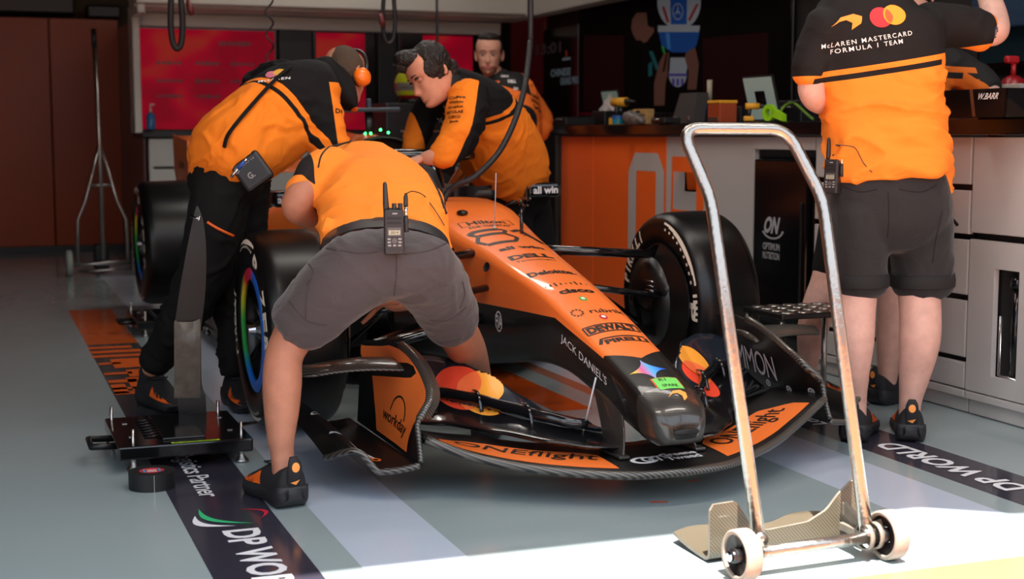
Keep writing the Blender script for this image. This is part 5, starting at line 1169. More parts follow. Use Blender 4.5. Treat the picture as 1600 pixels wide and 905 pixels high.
hmb, T_, *_r = head_mb(at(1425, -2, Y=YC + .22), (.5, .8, -.5), (.1, .3, 1)); hn = MB(); hand(hn, at(1552, 174, Y=YC - .2), (.2, .1, -1), (-1, 0, 0), (0, -1, 0)); hand(hn, at(1370, 190, Y=YC + .4), (.3, .8, -.2), (0, 0, -1), (1, 0, 0))
skinned(mb, 'body', [m_skB], pC, voxel=.012, smooth=5, extra=[hmb, hn])
skinned(MB().sphere(T_((0, -.02, .03)), (.082, .10, .095), 20), 'hair', [mat('dark_hair_plain', '1d1410', .7)], pC, voxel=.012, smooth=3)
sh = MB(); lim(sh, [(1365, 290, YC, .18, .12), (1362, 340, YC, .19, .13)], sq=2.2); lim(sh, [(1325, 330, YC, .10, .11), (1304, 425, YC, .088, .095)]); lim(sh, [(1396, 330, YC, .10, .11), (1398, 430, YC, .088, .095)])
skinned(sh, 'shorts', [m_trous], pC, voxel=.012, smooth=5)
st = MB(); lim(st, [(1376, 300, YC, .20, .14), (1386, 240, YC + .01, .20, .14), (1396, 180, YC + .02, .20, .14), (1404, 120, YC + .03, .195, .13), (1412, 85, YC + .05, .16, .11), (1418, 62, YC + .07, .08, .08)], sq=2.3)
lim(st, [(1450, 98, YC + .02, .085, .08), (1490, 105, YC - .05, .075, .072), (1525, 125, YC - .12, .066, .066), (1545, 142, YC - .17, .060, .060)])
cpl = xplane(at(1400, 98, Y=YC), at(1480, 108, Y=YC)); slp = xplane(at(1484, 94, Y=YC - .1), at(1545, 150, Y=YC - .17))
m_shC = zone_mat('team_shirt_hidden', 'e8741a', [('131112', [cpl]), ('131112', [off(cpl, -.045), tuple(-x for x in off(cpl, -.022))]), ('131112', [pln((1, 0, 0), at(1484, 100, Y=YC)), slp]), ('e8741a', [pln((1, 0, 0), at(1484, 100, Y=YC - .05)), tuple(-x for x in off(slp, .0)), off(slp, -.03)]), ('131112', [pln((1, 0, 0), at(1484, 100, Y=YC)), tuple(-x for x in off(slp, -.03))])], rough=.8, bump=.2, bscale=8)
skinned(st, 'shirt', [m_shC], pC, voxel=.012, smooth=7, warp=folds(.006, (7, 7, 9), 2))
shoe(pC, at(1352, 642, Z=0), at(1405, 633, Z=0), at(1384, 622, Y=YC)); shoe(pC, at(1248, 618, Z=0), at(1290, 608, Z=0), at(1262, 602, Y=YC + .07))

# ---------------------------------------------------------------- 4. man in ear defenders leaning in from the left
m_skD = skin('skin_mid', 'c08468'); OJ = 'f58422'; BJ = '131213'
pD = thing('person', 'person in orange ear defenders leaning over the left side of the car', 'person', (0, 0, 0))
mb = MB()
lim(mb, [(352, 285, 5.38, .07, .07), (330, 400, 5.40, .08, .085), (300, 470, 5.46, .06, .065), (258, 540, 5.60, .05, .055), (236, 578, 5.66, .04, .045)]); lim(mb, [(375, 285, 5.51, .07, .07), (375, 420, 5.55, .08, .085), (372, 500, 5.55, .06, .06), (368, 575, 5.55, .04, .045)])
lim(mb, [(362, 280, 5.43, .10, .07), (385, 235, 5.45, .10, .07), (420, 205, 5.48, .14, .11), (475, 150, 5.55, .14, .12), (505, 128, 5.58, .07, .07), (525, 130, 5.60, .06, .065)], side=(0, 1, 0))
lim(mb, [(480, 145, 5.40, .06, .06), (508, 200, 5.36, .05, .05), (522, 250, 5.34, .045, .045), (535, 290, 5.36, .035, .035)]); lim(mb, [(450, 130, 5.75, .06, .06), (480, 200, 5.85, .05, .05), (520, 260, 5.86, .035, .035)])
hc = at(539, 120, Y=5.60); hmb, T_, rt_, fd_, up2 = head_mb(hc, RT * .50 - UP * .48 + FW * .72, UP * .95 - RT * .2, 1.0)
hn = MB(); hand(hn, at(535, 290, Y=5.36), (.4, .2, -.9), (1, 0, 0), (0, -1, 0)); hand(hn, at(520, 260, Y=5.86), (.5, 0, -.8), (1, 0, 0), (0, -1, 0))
bo = skinned(mb, 'body', [m_skD], pD, voxel=.011, smooth=5, extra=[hmb, hn]); eyes(T_, bo)
hr = MB().sphere(T_((0, -.016, .026)), (.079, .096, .096), 22).sphere(T_((0, -.05, -.03)), (.062, .052, .05), 18)
skinned(hr, 'hair', [mat('cropped_hair', '4a3a2c', .85, bump=.8, bscale=160)], pD, voxel=.008, smooth=4)
jk = MB()
lim(jk, [(338, 255, 5.36, .17, .12), (356, 240, 5.38, .20, .155), (385, 220, 5.42, .205, .170), (420, 192, 5.46, .205, .175), (455, 160, 5.50, .21, .160), (482, 140, 5.54, .185, .125), (503, 126, 5.57, .11, .09), (512, 120, 5.58, .08, .075)], side=(0, 1, 0), sq=2.3, n=32)
lim(jk, [(476, 142, 5.40, .090, .085), (500, 180, 5.36, .086, .080), (514, 225, 5.34, .076, .072), (526, 262, 5.34, .064, .062)])
lim(jk, [(445, 128, 5.72, .085, .085), (425, 124, 5.82, .08, .075), (405, 140, 5.88, .07, .07), (400, 175, 5.90, .06, .06)])
ydir = (at(503, 126, Y=5.57) - at(356, 250, Y=5.38)).normalized(); yk = pln(ydir, at(428, 160, Y=5.42))
m_jkD = zone_mat('team_jacket_left', OJ, [(BJ, [yk]), (BJ, [off(yk, -.040), tuple(-x for x in off(yk, -.022))]),
    (OJ, [yk, pln((1, -.2, .12), at(523, 190, Y=5.30)), (0, 0, -1, -at(500, 128, Y=5.35).z), (0, -1, 0, -5.56)])], rough=.85, bump=.5, bscale=6, spec=.2)
cl_ = MB(); lim(cl_, [(508, 122, 5.60, .10, .085), (528, 138, 5.52, .085, .07), (545, 156, 5.45, .06, .04), (556, 170, 5.42, .03, .012)], side=(0, 1, 0)); skinned(cl_, 'collar', [zone_mat('collar_black', BJ, [('e06a18', [pln(RT * .35 - UP * .9, at(552, 170, Y=5.42))])], rough=.85, spec=.2)], pD, voxel=.008, smooth=4)
jo = skinned(jk, 'jacket', [m_jkD], pD, voxel=.0095, smooth=7, warp=folds(.010, (7, 7, 9), 4)); bj = omesh_bvh(jo)
pj = MB()
decal(pj, bj, disc2d(24), sp_(bj, 424, 116, 5.1), RT * .05, UP * .03, FW, 0, seg=.02, off=.003); decal(pj, bj, disc2d(24), sp_(bj, 437, 113, 5.1), RT * .05, UP * .03, FW, 1, seg=.02, off=.004)
decal(pj, bj, text2d('McLAREN', .02, 1.2), sp_(bj, 428, 124, 5.1), RT * .12 + UP * .012, UP * .010, FW, 2, seg=.02, off=.003)
for k, s_ in enumerate(('OKX', 'allwin', 'DELL', 'cisco')): decal(pj, bj, text2d(s_, .03), sp_(bj, 537 + .5 * k, 150 + 13 * k, 5.1), RT * .05, UP * .018, FW, 3, seg=.02, off=.003)
pj.build('jacket_print', [mat('print_pink', 'd87a90', .7), mat('print_yellow', 'e8a840', .7), m_wtx, m_dko], jo)
MB().tube([onto(bj, 455, 108, .012, 5.6), onto(bj, 430, 128, .012), onto(bj, 400, 160, .012), onto(bj, 372, 192, .012), onto(bj, 356, 213, .012), onto(bj, 351, 232, .012)], .011, 10, steps=4, flat=.5).build('shoulder_cord', m_trous, pD)
tr_ = MB()
lim(tr_, [(350, 252, 5.40, .16, .115), (352, 285, 5.42, .185, .145)], side=(0, 1, 0)); lim(tr_, [(350, 275, 5.37, .115, .115), (338, 340, 5.36, .11, .115), (322, 415, 5.40, .10, .105), (294, 478, 5.47, .085, .09), (258, 540, 5.60, .072, .078), (240, 568, 5.65, .062, .066)])
lim(tr_, [(374, 275, 5.51, .115, .115), (376, 340, 5.54, .11, .11), (376, 420, 5.55, .10, .10), (372, 500, 5.55, .085, .09), (368, 575, 5.55, .07, .07)])
tro = skinned(tr_, 'trousers', [m_trous], pD, voxel=.011, smooth=7, warp=folds(.012, (7, 7, 7), 6)); btr = omesh_bvh(tro)
MB().tube([onto(btr, x, y, .003, 5.2) for x, y in ((324, 347), (338, 356), (352, 363), (364, 369))], .005, 8, steps=3).build('orange_piping', m_so, tro)
shoe(pD, at(222, 598, Z=0), at(300, 622, Z=0), at(238, 578, Y=5.66)); shoe(pD, at(350, 606, Z=0), at(372, 622, Z=0), at(368, 575, Y=5.55))
# ear defenders
ed = thing('ear_defenders', 'orange ear defenders worn by the man leaning in from the left', 'ear defenders', hc)
for s_ in (1, -1):
    c_ = T_((s_ * .085, .0, -.030)) - hc; MB().lathe([(.0001, .034), (.022, .032), (.034, .022), (.038, .004), (.036, -.010), (.028, -.012)], c_, rt_ * s_, 28).build('ear_cup', mat('defender_orange', 'ff7a18', .3, coat=.4), ed)
    MB().lathe([(.028, -.012), (.034, -.016), (.032, -.022), (.018, -.022)], c_, rt_ * s_, 24).build('cushion', m_blk, ed)
MB().tube([T_((.104 * math.cos(a), .0 + .0 * a, -.01 + .145 * math.sin(a))) - hc for a in [math.pi * k / 16 for k in range(17)]], .008, 10, flat=.5).build('headband', m_blk, ed)
h = onto(bj, 392, 262, .02, 5.2)
pb = thing('radio_pouch', 'black radio pouch with printed label on the hip of the man in ear defenders', 'pouch', h); Mx = Matrix.Rotation(-.62, 3, FW) @ Matrix((RT, -FW, UP)).transposed()
bx = MB().box((0, 0, 0), (.115, .04, .12), 0, .012, rot=Mx); bb_ = bx.bvh(); ux, uz = Mx @ Vector((1, 0, 0)), Mx @ Vector((0, 0, 1))
decal(bx, bb_, text2d('RADIO 14', .0), -FW * .2 + uz * .035, ux * .07, uz * .008, FW, 1, seg=1); decal(bx, bb_, text2d('G.', .03), -FW * .2 - uz * .012 - ux * .01, ux * .026, uz * .024, FW, 1, seg=1); decal(bx, bb_, ring2d(.35, .5, 20), -FW * .2 + uz * .03 - ux * .045, ux * .02, uz * .02, FW, 1, seg=1)
bx.build('case', [m_blk, mat('pouch_print', '8f8c8c', .6)], pb)
pn = thing('marker_pen', 'blue and silver pen clipped beside the radio pouch', 'pen', at(372, 264, Y=5.08)); MB().tube([(0, 0, 0), RT * .022 + UP * .026], .006, 10).build('cap', mat('pen_blue', '2050a8', .4), pn); MB().tube([(0, 0, 0), -RT * .026 - UP * .03], .005, 10).build('barrel', m_chrome, pn)
MB().tube([RT * .022 + UP * .026, RT * .03 + UP * .034], .0055, 10).build('clip', m_chrome, pn)

# ---------------------------------------------------------------- 5. dark-haired man reaching into the cockpit
m_skE = skin('skin_light', 'cf8f74')
pE = thing('person', 'dark-haired person with lowered face reaching into the cockpit from the far side', 'person', (0, 0, 0))
mb = MB()
lim(mb, [(792, 300, 6.20, .07, .07), (800, 400, 6.2, .085, .09), (805, 480, 6.2, .06, .065), (808, 540, 6.20, .04, .045)]); lim(mb, [(817, 300, 6.32, .07, .07), (835, 400, 6.3, .08, .085), (840, 470, 6.35, .06, .065), (842, 528, 6.35, .04, .045)])
lim(mb, [(804, 295, 6.25, .10, .06), (788, 255, 6.14, .10, .07), (765, 220, 6.05, .14, .10), (732, 165, 5.95, .14, .12), (702, 140, 5.88, .075, .075), (690, 132, 5.86, .062, .065)], side=(0, 1, 0))
lim(mb, [(728, 155, 5.78, .045, .045), (722, 200, 5.70, .045, .045), (703, 238, 5.66, .046, .046), (675, 246, 5.68, .036, .036), (662, 248, 5.70, .03, .028)]); lim(mb, [(668, 165, 6.02, .055, .055), (655, 205, 6.02, .048, .048), (645, 240, 6.0, .036, .036)])
hc = at(673, 117, Y=5.84); hmb, T_, rt_, fd_, up2 = head_mb(hc, RT * -.72 - UP * .52 - FW * .46, UP * .8 - RT * .35, 1.06)
hn = MB(); hand(hn, at(662, 248, Y=5.70), (-.9, .1, -.2), (0, 0, -1), (0, -1, 0)); hand(hn, at(645, 240, Y=6.0), (-.6, -.1, -.7), (0, 0, -1), (0, -1, 0))
bo = skinned(mb, 'body', [m_skE], pE, voxel=.010, smooth=5, extra=[hmb, hn]); eyes(T_, bo, 1.06, 'b07a60', '1a110d', True)
from mathutils import noise as _ns
def hairw(sc, amp):
    return lambda q, n_: q + n_ * (amp * _ns.noise(Vector((q.x * sc, q.y * sc, q.z * sc * .35))) + amp * .5 * _ns.noise(q * sc * 2))
m_hE = mat('dark_brown_hair', '1c1410', .55, bump=.9, bscale=90)
hr = MB().sphere(T_((0, -.020, .036)), (.090, .106, .104), 24).sphere(T_((0, -.060, -.02)), (.068, .055, .065), 18).sphere(T_((0, .045, .095)), (.070, .060, .042), 20).sphere(T_((.01, .075, .085)), (.052, .035, .032), 18)
hr.sphere(T_((.072, -.012, .035)), (.022, .04, .045), 14).sphere(T_((-.072, -.012, .035)), (.022, .04, .045), 14)
skinned(hr, 'hair', [m_hE], pE, voxel=.007, smooth=4, warp=hairw(60, .006))
jk = MB()
lim(jk, [(812, 272, 6.20, .18, .12), (800, 262, 6.17, .20, .165), (783, 235, 6.10, .205, .185), (764, 203, 6.02, .205, .180), (742, 170, 5.97, .21, .155), (720, 148, 5.92, .18, .12), (704, 136, 5.88, .10, .09)], side=(0, 1, 0), sq=2.3, n=32)
lim(jk, [(733, 148, 5.76, .090, .088), (728, 185, 5.70, .085, .082), (716, 218, 5.67, .076, .074), (698, 238, 5.66, .062, .060), (684, 244, 5.68, .050, .048)])
lim(jk, [(690, 150, 6.0, .08, .08), (666, 172, 6.02, .066, .066), (654, 206, 6.02, .062, .062), (645, 236, 6.0, .052, .052)])
ydir = (at(704, 136, Y=5.88) - at(790, 262, Y=6.08)).normalized(); yk = pln(ydir + Vector((.35, 0, .15)), at(760, 168, Y=5.85))
m_jkE = zone_mat('team_jacket_far', OJ, [(BJ, [yk]), (BJ, [off(yk, -.034), tuple(-x for x in off(yk, -.018))]),
    (OJ, [pln((-1, 0, .35), at(737, 190, Y=5.62)), (0, -1, 0, -5.80), (0, 0, -1, -at(710, 122, Y=5.7).z)]), (BJ, [pln((1, 0, -.45), at(737, 190, Y=5.62)), (0, -1, 0, -5.80), pln((-1, 0, .30), at(760, 190, Y=5.62)), (0, 0, -1, -at(710, 150, Y=5.7).z)]),
    (BJ, [(0, 1, 0, 5.93), pln((-1, 0, -.35), at(690, 170, Y=6.0)), pln((1, 0, .33), at(652, 200, Y=6.0))]), (OJ, [(0, 1, 0, 5.90), pln((-1, 0, -.33), at(652, 200, Y=6.0))])], rough=.85, bump=.5, bscale=6, spec=.2)
jo = skinned(jk, 'jacket', [m_jkE], pE, voxel=.0095, smooth=7, warp=folds(.010, (7, 7, 9), 8)); bj = omesh_bvh(jo)
pj = MB()
for k, (s_, w_) in enumerate((('CxPro', .085), ('Workday', .075), ('Dropbox', .075), ('ECOLAB', .08), ('CISCO', .06), ('Jack', .05))): decal(pj, bj, text2d(s_, .03), sp_(bj, 714 - 1.0 * k, 152 + 7.6 * k, 5.4), RT * w_ * .85, UP * .013, FW, 0, seg=.02, off=.003)
decal(pj, bj, text2d('DELL', .05), sp_(bj, 690, 190, 5.4), RT * .04, UP * .02, FW, 1, seg=.02, off=.003)
pj.build('sleeve_print', [m_dko, m_wtx], jo)
MB().lathe([(.085, -.02), (.088, 0), (.080, .035), (.074, .04), (.078, 0), (.078, -.02)], at(697, 138, Y=5.87), up2, 30).build('collar', mat('jacket_black', BJ, .8), pE)
tr_ = MB(); lim(tr_, [(798, 264, 6.17, .17, .12), (810, 300, 6.24, .18, .15)], side=(0, 1, 0)); lim(tr_, [(790, 292, 6.20, .12, .12), (800, 400, 6.2, .105, .11), (808, 535, 6.20, .08, .085)]); lim(tr_, [(817, 290, 6.33, .12, .12), (835, 400, 6.3, .105, .11), (842, 525, 6.35, .08, .085)])
skinned(tr_, 'trousers', [m_trous], pE, voxel=.012, smooth=6)
shoe(pE, Vector((2.36, 6.22, 0)), Vector((2.12, 6.10, 0)), at(808, 540, Y=6.20)); shoe(pE, Vector((2.55, 6.42, 0)), Vector((2.30, 6.36, 0)), at(842, 528, Y=6.35))

# ---------------------------------------------------------------- 6. man watching from the back
pF = thing('person', 'person standing at the back with hand on hip, facing forward, orange jacket with black chest', 'person', (0, 0, 0))
YF = 8.3; mb = MB()
lim(mb, [(780, 262, YF, .09, .09), (778, 340, YF, .075, .08), (778, 400, YF, .06, .06), (778, 470, YF, .04, .045)]); lim(mb, [(812, 262, YF, .09, .09), (815, 340, YF, .075, .08), (816, 400, YF, .06, .06), (818, 470, YF, .04, .045)])
lim(mb, [(795, 260, YF, .15, .11), (792, 200, YF, .15, .11), (784, 150, YF, .16, .11), (774, 125, YF, .07, .07), (769, 110, YF, .06, .065)])
lim(mb, [(824, 148, YF, .06, .06), (846, 188, YF + .05, .05, .05), (832, 218, YF - .02, .038, .038)]); lim(mb, [(742, 145, YF, .06, .06), (738, 190, YF, .05, .05), (742, 235, YF - .05, .035, .035)])
hc = at(764, 86, Y=YF - .02); hmb, T_, rt_, fd_, up2 = head_mb(hc, (-.40, -.90, -.06), (0, 0, 1), 1.05)
hn = MB(); hand(hn, at(832, 218, Y=YF - .02), (-.9, -.1, -.3), (-1, 0, 0), (0, -1, 0)); hand(hn, at(742, 235, Y=YF - .05), (0, 0, -1), (1, 0, 0), (0, -1, 0))
m_skF = zone_mat('skin_bearded', 'c9937c', [('8a5c48', [('disc', tuple(T_((0, .045, -.085))), .052)]), ('b0605a', [('disc', tuple(T_((0, .092, -.069))), .018)])], rough=.55, spec=.3)
bo = skinned(mb, 'body', [m_skF], pF, voxel=.012, smooth=5, extra=[hmb, hn]); eyes(T_, bo, 1.05, 'a87862', '2a1c14')
skinned(MB().sphere(T_((0, -.024, .040)), (.084, .102, .092), 22).sphere(T_((0, .01, .098)), (.070, .075, .032), 20), 'hair', [mat('dark_short_hair', '17110f', .6, bump=.5, bscale=100)], pF, voxel=.008, smooth=4, warp=hairw(50, .005))
jk = MB(); lim(jk, [(797, 258, YF, .18, .13), (797, 225, YF, .19, .14), (794, 190, YF, .205, .145), (788, 160, YF, .215, .14), (781, 138, YF, .19, .12), (774, 124, YF, .10, .09)], sq=2.4)
lim(jk, [(818, 148, YF, .085, .085), (838, 172, YF + .03, .075, .075), (847, 192, YF + .04, .07, .07), (836, 212, YF, .06, .06)]); lim(jk, [(745, 145, YF, .085, .085), (740, 185, YF, .07, .07), (742, 228, YF - .04, .055, .055)])
m_jkF = zone_mat('team_jacket_back', 'ff7c22', [(BJ, [xplane(at(745, 124, Y=YF), at(822, 152, Y=YF)), pln((1, 0, .35), at(757, 135, Y=YF)), pln((-1, 0, -.2), at(815, 140, Y=YF))]), (BJ, [('disc', tuple(at(812, 190, Y=YF - .12)), .11)])], rough=.8, bump=.3, bscale=7)
jo = skinned(jk, 'jacket', [m_jkF], pF, voxel=.011, smooth=6, warp=folds(.008, (7, 7, 12), 11)); bj = omesh_bvh(jo); pj = MB()
for k in range(3): decal(pj, bj, text2d('WWW'[k:], .05), sp_(bj, 834 + 3 * k, 150 + 10 * k, YF - .3), RT * .06 - UP * .03, UP * .022, FW, 0, seg=.03, off=.003)
decal(pj, bj, text2d('OKX', .05), sp_(bj, 789, 119, YF - .3), RT * .05, UP * .014, FW, 1, seg=.03, off=.003); decal(pj, bj, text2d('DELL', .05), sp_(bj, 800, 127, YF - .3), RT * .05, UP * .02, FW, 1, seg=.03, off=.003); decal(pj, bj, swoosh, sp_(bj, 776, 128, YF - .3), RT * .04, UP * .02, FW, 2, seg=.03, off=.003); decal(pj, bj, text2d('cisco', .05), sp_(bj, 806, 138, YF - .3), RT * .03, UP * .02, FW, 1, seg=.03, off=.003)
pj.build('jacket_print', [m_dko, m_wtx, m_so], jo)
tr_ = MB(); lim(tr_, [(797, 250, YF, .17, .12), (797, 275, YF, .18, .13)]); lim(tr_, [(780, 262, YF, .10, .1), (778, 465, YF, .07, .075)]); lim(tr_, [(813, 262, YF, .10, .1), (817, 465, YF, .07, .075)])
skinned(tr_, 'trousers', [m_trous], pF, voxel=.014, smooth=5)
q = at(778, 470, Y=YF); shoe(pF, Vector((q.x + .02, YF + .08, 0)), Vector((q.x - .04, YF - .15, 0)), q); q = at(818, 470, Y=YF); shoe(pF, Vector((q.x, YF + .08, 0)), Vector((q.x + .05, YF - .15, 0)), q)
# ================================================================= things on the floor
def pad(name, label, c0, W, D_, par=None, text=None):
    """corner-weight pad with studs on feet; c0 = near left corner on the floor"""
    t = thing(name, label, 'setup pad', (c0.x, c0.y, 0)); z = .085
    b_ = MB().box((W / 2, D_ / 2, z - .022), (W, D_, .044), 0, .006).box((W * .5, D_ * .52, z + .003), (W * .32, D_ * .8, .010), 0, .003); bv = b_.bvh()
    for k in range(7): b_.tube([(W * .22, D_ * (.25 + .09 * k), z + .002), (W * .34, D_ * (.25 + .09 * k), z + .006)], .006, 8, m=0, flat=.5)
    if text:
        decal(b_, bv, poly2d([(-.5, -.5), (.5, -.5), (.5, .5), (-.5, .5)]), (W * .57, .012, .5), (W * .36, 0, 0), (0, .016, 0), (0, 0, -1), 2, seg=1); decal(b_, bv, text2d(text, .02), (W * .57, .012, .5), (W * .32, 0, 0), (0, .011, 0), (0, 0, -1), 3, seg=1, off=.002)
    for x, y in ((.13, .3), (.13, .75), (.88, .3), (.88, .75)): b_.box((W * x, D_ * y, z + .001), (.016, .010, .003), 1)
    b_.build('plate', [m_gloss, m_steel, mat('lime_tape', 'a8d820', .5), m_btxt], t)
    h_ = MB().tube([(0, D_ * .55, .06), (-.07, D_ * .55, .062), (-.07, D_ * .30, .062), (0, D_ * .30, .06)], .011, 8).build('handle', m_blk, t)
    for x, y in ((.05, .05), (W - .03, .05), (.02, D_ - .04), (W - .04, D_ - .04)):
        MB().tube([(x, y, .02), (x, y, z + .045)], .0055, 10).lathe([(.0001, 0), (.024, 0), (.020, .008), (.010, .02), (.009, .036), (.013, .038), (.013, .046), (.0001, .046)], (x, y, 0), (0, 0, 1), 20).build('foot', m_steel, t)
    return t
pad('setup_pad', 'black setup pad with lime tape lying left of the bent man', at(186, 742, Z=0), .42, .50, text='R1 FRONT RIGHT')
pad('setup_pad', 'black setup pad on the floor under the rear left wheel', at(214, 528, Z=0) + Vector((0, .0, 0)), .40, .52)
q = at(237, 735, Z=.052); t = thing('tape_roll', 'black roll of adhesive tape standing flat beside the setup pad', 'tape', (q.x, q.y, 0))
MB().lathe([(.038, 0), (.068, 0), (.0685, .052), (.067, .0525), (.038, .0525), (.038, 0)], (0, 0, 0), (0, 0, 1), 48, smooth=False).build('tape', mat('tape_black', '151517', .55), t)
c = MB().lathe([(.033, .002), (.0378, .002), (.0378, .051), (.033, .051), (.033, .002)], (0, 0, 0), (0, 0, 1), 40); dk_ = MB().lathe([(.0001, .0506), (.033, .0506)], (0, 0, 0), (0, 0, 1), 40)
c.join(dk_); bv = c.bvh(); decal(c, bv, text2d('tesa', .04), (0, .006, .3), (.030, 0, 0), (0, .012, 0), (0, 0, -1), 1, seg=1); decal(c, bv, text2d('tesa', .04), (0, -.012, .3), (.030, 0, 0), (0, .012, 0), (0, 0, -1), 1, seg=1)
for x in (-.022, .022): decal(c, bv, poly2d([(-.5, -.5), (.5, -.5), (.5, .5), (-.5, .5)]), (x, 0, .3), (.007, 0, 0), (0, .04, 0), (0, 0, -1), 2, seg=1)
c.build('core', [mat('core_red', 'c8303a', .5), m_wtx, mat('core_blue', '3a9ac8', .5)], t)
MB().box((-.001, -.0688, .026), (.002, .002, .05)).build('loose_end', m_steel, t)
# carbon lifting blade standing upright with its lip on the floor
t = thing('carbon_lifter', 'tall upright carbon blade with a curved foot beside the front left wheel', 'lifting blade', (0, 0, 0)); YL = 5.0
Le = crom([(307, 322, 5.02), (301, 345, 5.01), (290, 400, 5.0), (279, 465, 5.0), (273, 515, 5.0), (272, 560, 5.0), (273, 600, 5.0), (279, 622, 4.99)], 5); Re = crom([(309, 323, 5.02), (318, 350, 5.01), (322, 400, 5.0), (320, 460, 5.0), (314, 515, 5.0), (314, 560, 5.0), (315, 600, 5.0), (322, 620, 4.99)], 5)
G = []
for a, b_ in zip(Le, Re):
    p, q = at(a[0], a[1], Y=a[2]), at(b_[0], b_[1], Y=b_[2]); G.append([p.lerp(q, k / 6) for k in range(7)])
G[-1] = [Vector((v_.x, v_.y, .045)) for v_ in G[-1]]
last = G[-1]; G.append([v_ + Vector((.004, .012, -.030)) for v_ in last]); G.append([v_ + Vector((.015, .035, -.040)) for v_ in last])
for k in range(1, 6): G.append([v_ + Vector((.015 + .045 * k, .035 + .03 * k, -.041 + .0 * k)) for v_ in last])
MB().sheet(G, -.006, 0, 1).build('blade', [carbon('lifter_carbon', '0b0a0a', '141211', 50, .5, 0), mat('lifter_edge', '6a6258', .45)], t)
fl2 = [[at(272 + 41 * k / 6, y, Y=4.985) for k in range(7)] for y in (497, 503, 540, 575, 605, 622)]
fl2[0] = [at(274, 500, Y=4.985), at(278, 503, Y=4.985), at(284, 506, Y=4.985), at(291, 507, Y=4.985), at(299, 505, Y=4.985), at(306, 501, Y=4.985), at(312, 498, Y=4.985)]
MB().sheet(fl2, -.004, 0).build('flange', mat('worn_composite', '50483f', .4, var=.3, vscale=30), t)
MB().tube([at(298, 338, Y=4.99), at(311, 342, Y=4.95)], .004, 8).tube([at(311, 338, Y=4.95), at(311, 347, Y=4.95)], .004, 8).build('pin', m_chrome, t)
# step stool
q = at(1222, 492, Z=.42); t = thing('step_stool', 'low folding step with a pierced top behind the standing man', 'stool', (q.x, q.y, 0)); W = .36
tp = MB().box((W / 2, .14, .41), (W, .28, .02), 0, .004)
for i in range(5):
    for j in range(4): tp.lathe([(.0001, .0035), (.020, .0035), (.024, 0)], (.045 + i * .066, .035 + j * .07, .42), (0, 0, 1), 14, 1)
tp.build('tread', [m_blk, m_steel], t)
for x in (.015, W - .015):
    for y in (.02, .26): MB().tube([(x, y, .40), (x, y, .004)], .011, 10).build('leg', m_steel, t)
for y in (.02, .26): MB().tube([(.015, y, .12), (W - .015, y, .12)], .008, 8).build('brace', m_steel, t)
# ================================================================= on the right-hand worktop (top at z = 1.114)
ZT = 1.1145
def onb(px, py): return at(px, py, Z=ZT)
def atX(px, X): q = at(px, 200, X=X); return Vector((q.x, q.y, ZT))
q = atX(949, 3.75); t = thing('tissue_box', 'black tissue box with a white tissue pulled up on the worktop', 'box', q)
MB().box((0, 0, .045), (.13, .20, .09), 0, .006).build('carton', m_blk, t)
random.seed(3); G = []
for i in range(9):
    a = i / 8; G.append([(.01 * math.sin(j * 2 + i), -.10 + .2 * a + .02 * math.sin(j), .088 + (.10 * math.sin(a * 3.1) ** .6 * j / 4) * (1.2 if i in (2, 3) else .8) + .008 * math.sin(i * 2.3 + j)) for j in range(5)])
MB().sheet(G, .003).build('tissue', mat('tissue_white', 'd8d0cc', .9), t)
def laptop(px, X, w_, h_, label, col, dark=True, tilt=.25):
    q = atX(px, X); t = thing('tablet_screen', label, 'screen', q); M_ = Matrix.Rotation(-tilt, 3, 'Y')
    MB().box((.0, 0, h_ / 2 + .01), (.012, w_, h_), 0, .004, rot=M_).build('housing', m_blk, t)
    P_ = lambda y, z: M_ @ Vector((-.008, y, z)) + Vector((0, 0, h_ / 2 + .01)); s_ = MB(); hw, hh = w_ / 2 - .008, h_ / 2 - .008
    s_.add([P_(hw, -hh), P_(-hw, -hh), P_(-hw, hh), P_(hw, hh)], [(0, 1, 2, 3)], 0, False)
    if dark: s_.add([P_(hw * .35, -hh * .3) + V(-.001, 0, 0), P_(-hw * .35, -hh * .3) + V(-.001, 0, 0), P_(-hw * .35, hh * .35) + V(-.001, 0, 0), P_(hw * .35, hh * .35) + V(-.001, 0, 0)], [(0, 1, 2, 3)], 1, False)
    s_.build('display', [mat('display_' + name_ok(col), col, .3, emit=.10), m_scrblk], t); MB().box((.06, 0, .006), (.14, w_ * .6, .012), 0, .003).build('base', m_blk, t); return t
def name_ok(c): return {'7f9288': 'pale_green', '98aaa2': 'grey_green'}.get(c, 'grey')
laptop(1190, 3.80, .30, .235, 'pale screen showing a dark square, on the worktop left of the standing man', '98aaa2')
laptop(958, 3.86, .26, .22, 'dim pale screen behind the tissue box', '7f9288', False)
q = atX(1080, 3.72); t = thing('document_case', 'dark upright document case with two pale clasps on the worktop', 'case', q)
MB().prism([(-.06, -.13, 0), (-.06, .13, 0), (-.02, .10, .17), (-.02, -.10, .17)], (.07, 0, 0)).build('shell', mat('case_grey', '3a3634', .5), t)
for y in (-.08, .08): MB().box((-.062, y, .03), (.006, .03, .02), 0, .002).build('clasp', m_steel, t)
def drill(px, X, label, s=1.0, rz=0.3):
    q = atX(px, X); t = thing('cordless_drill', label, 'drill', q, rz)
    MB().tube([(0, -.02 * s, .14 * s), (0, .10 * s, .14 * s)], .028 * s, 16).box((0, .07 * s, .01 * s + .012), (.05 * s, .09 * s, .045 * s), 0, .006).build('motor_body', m_dy, t)
    MB().tube([(0, .06 * s, .13 * s), (0, .075 * s, .03 * s)], .018 * s, 12).build('grip', m_blk, t); MB().tube([(0, -.02 * s, .14 * s), (0, -.06 * s, .14 * s), (0, -.10 * s, .14 * s)], [.022 * s, .016 * s, .006 * s], 12).build('chuck', m_blk, t); return t
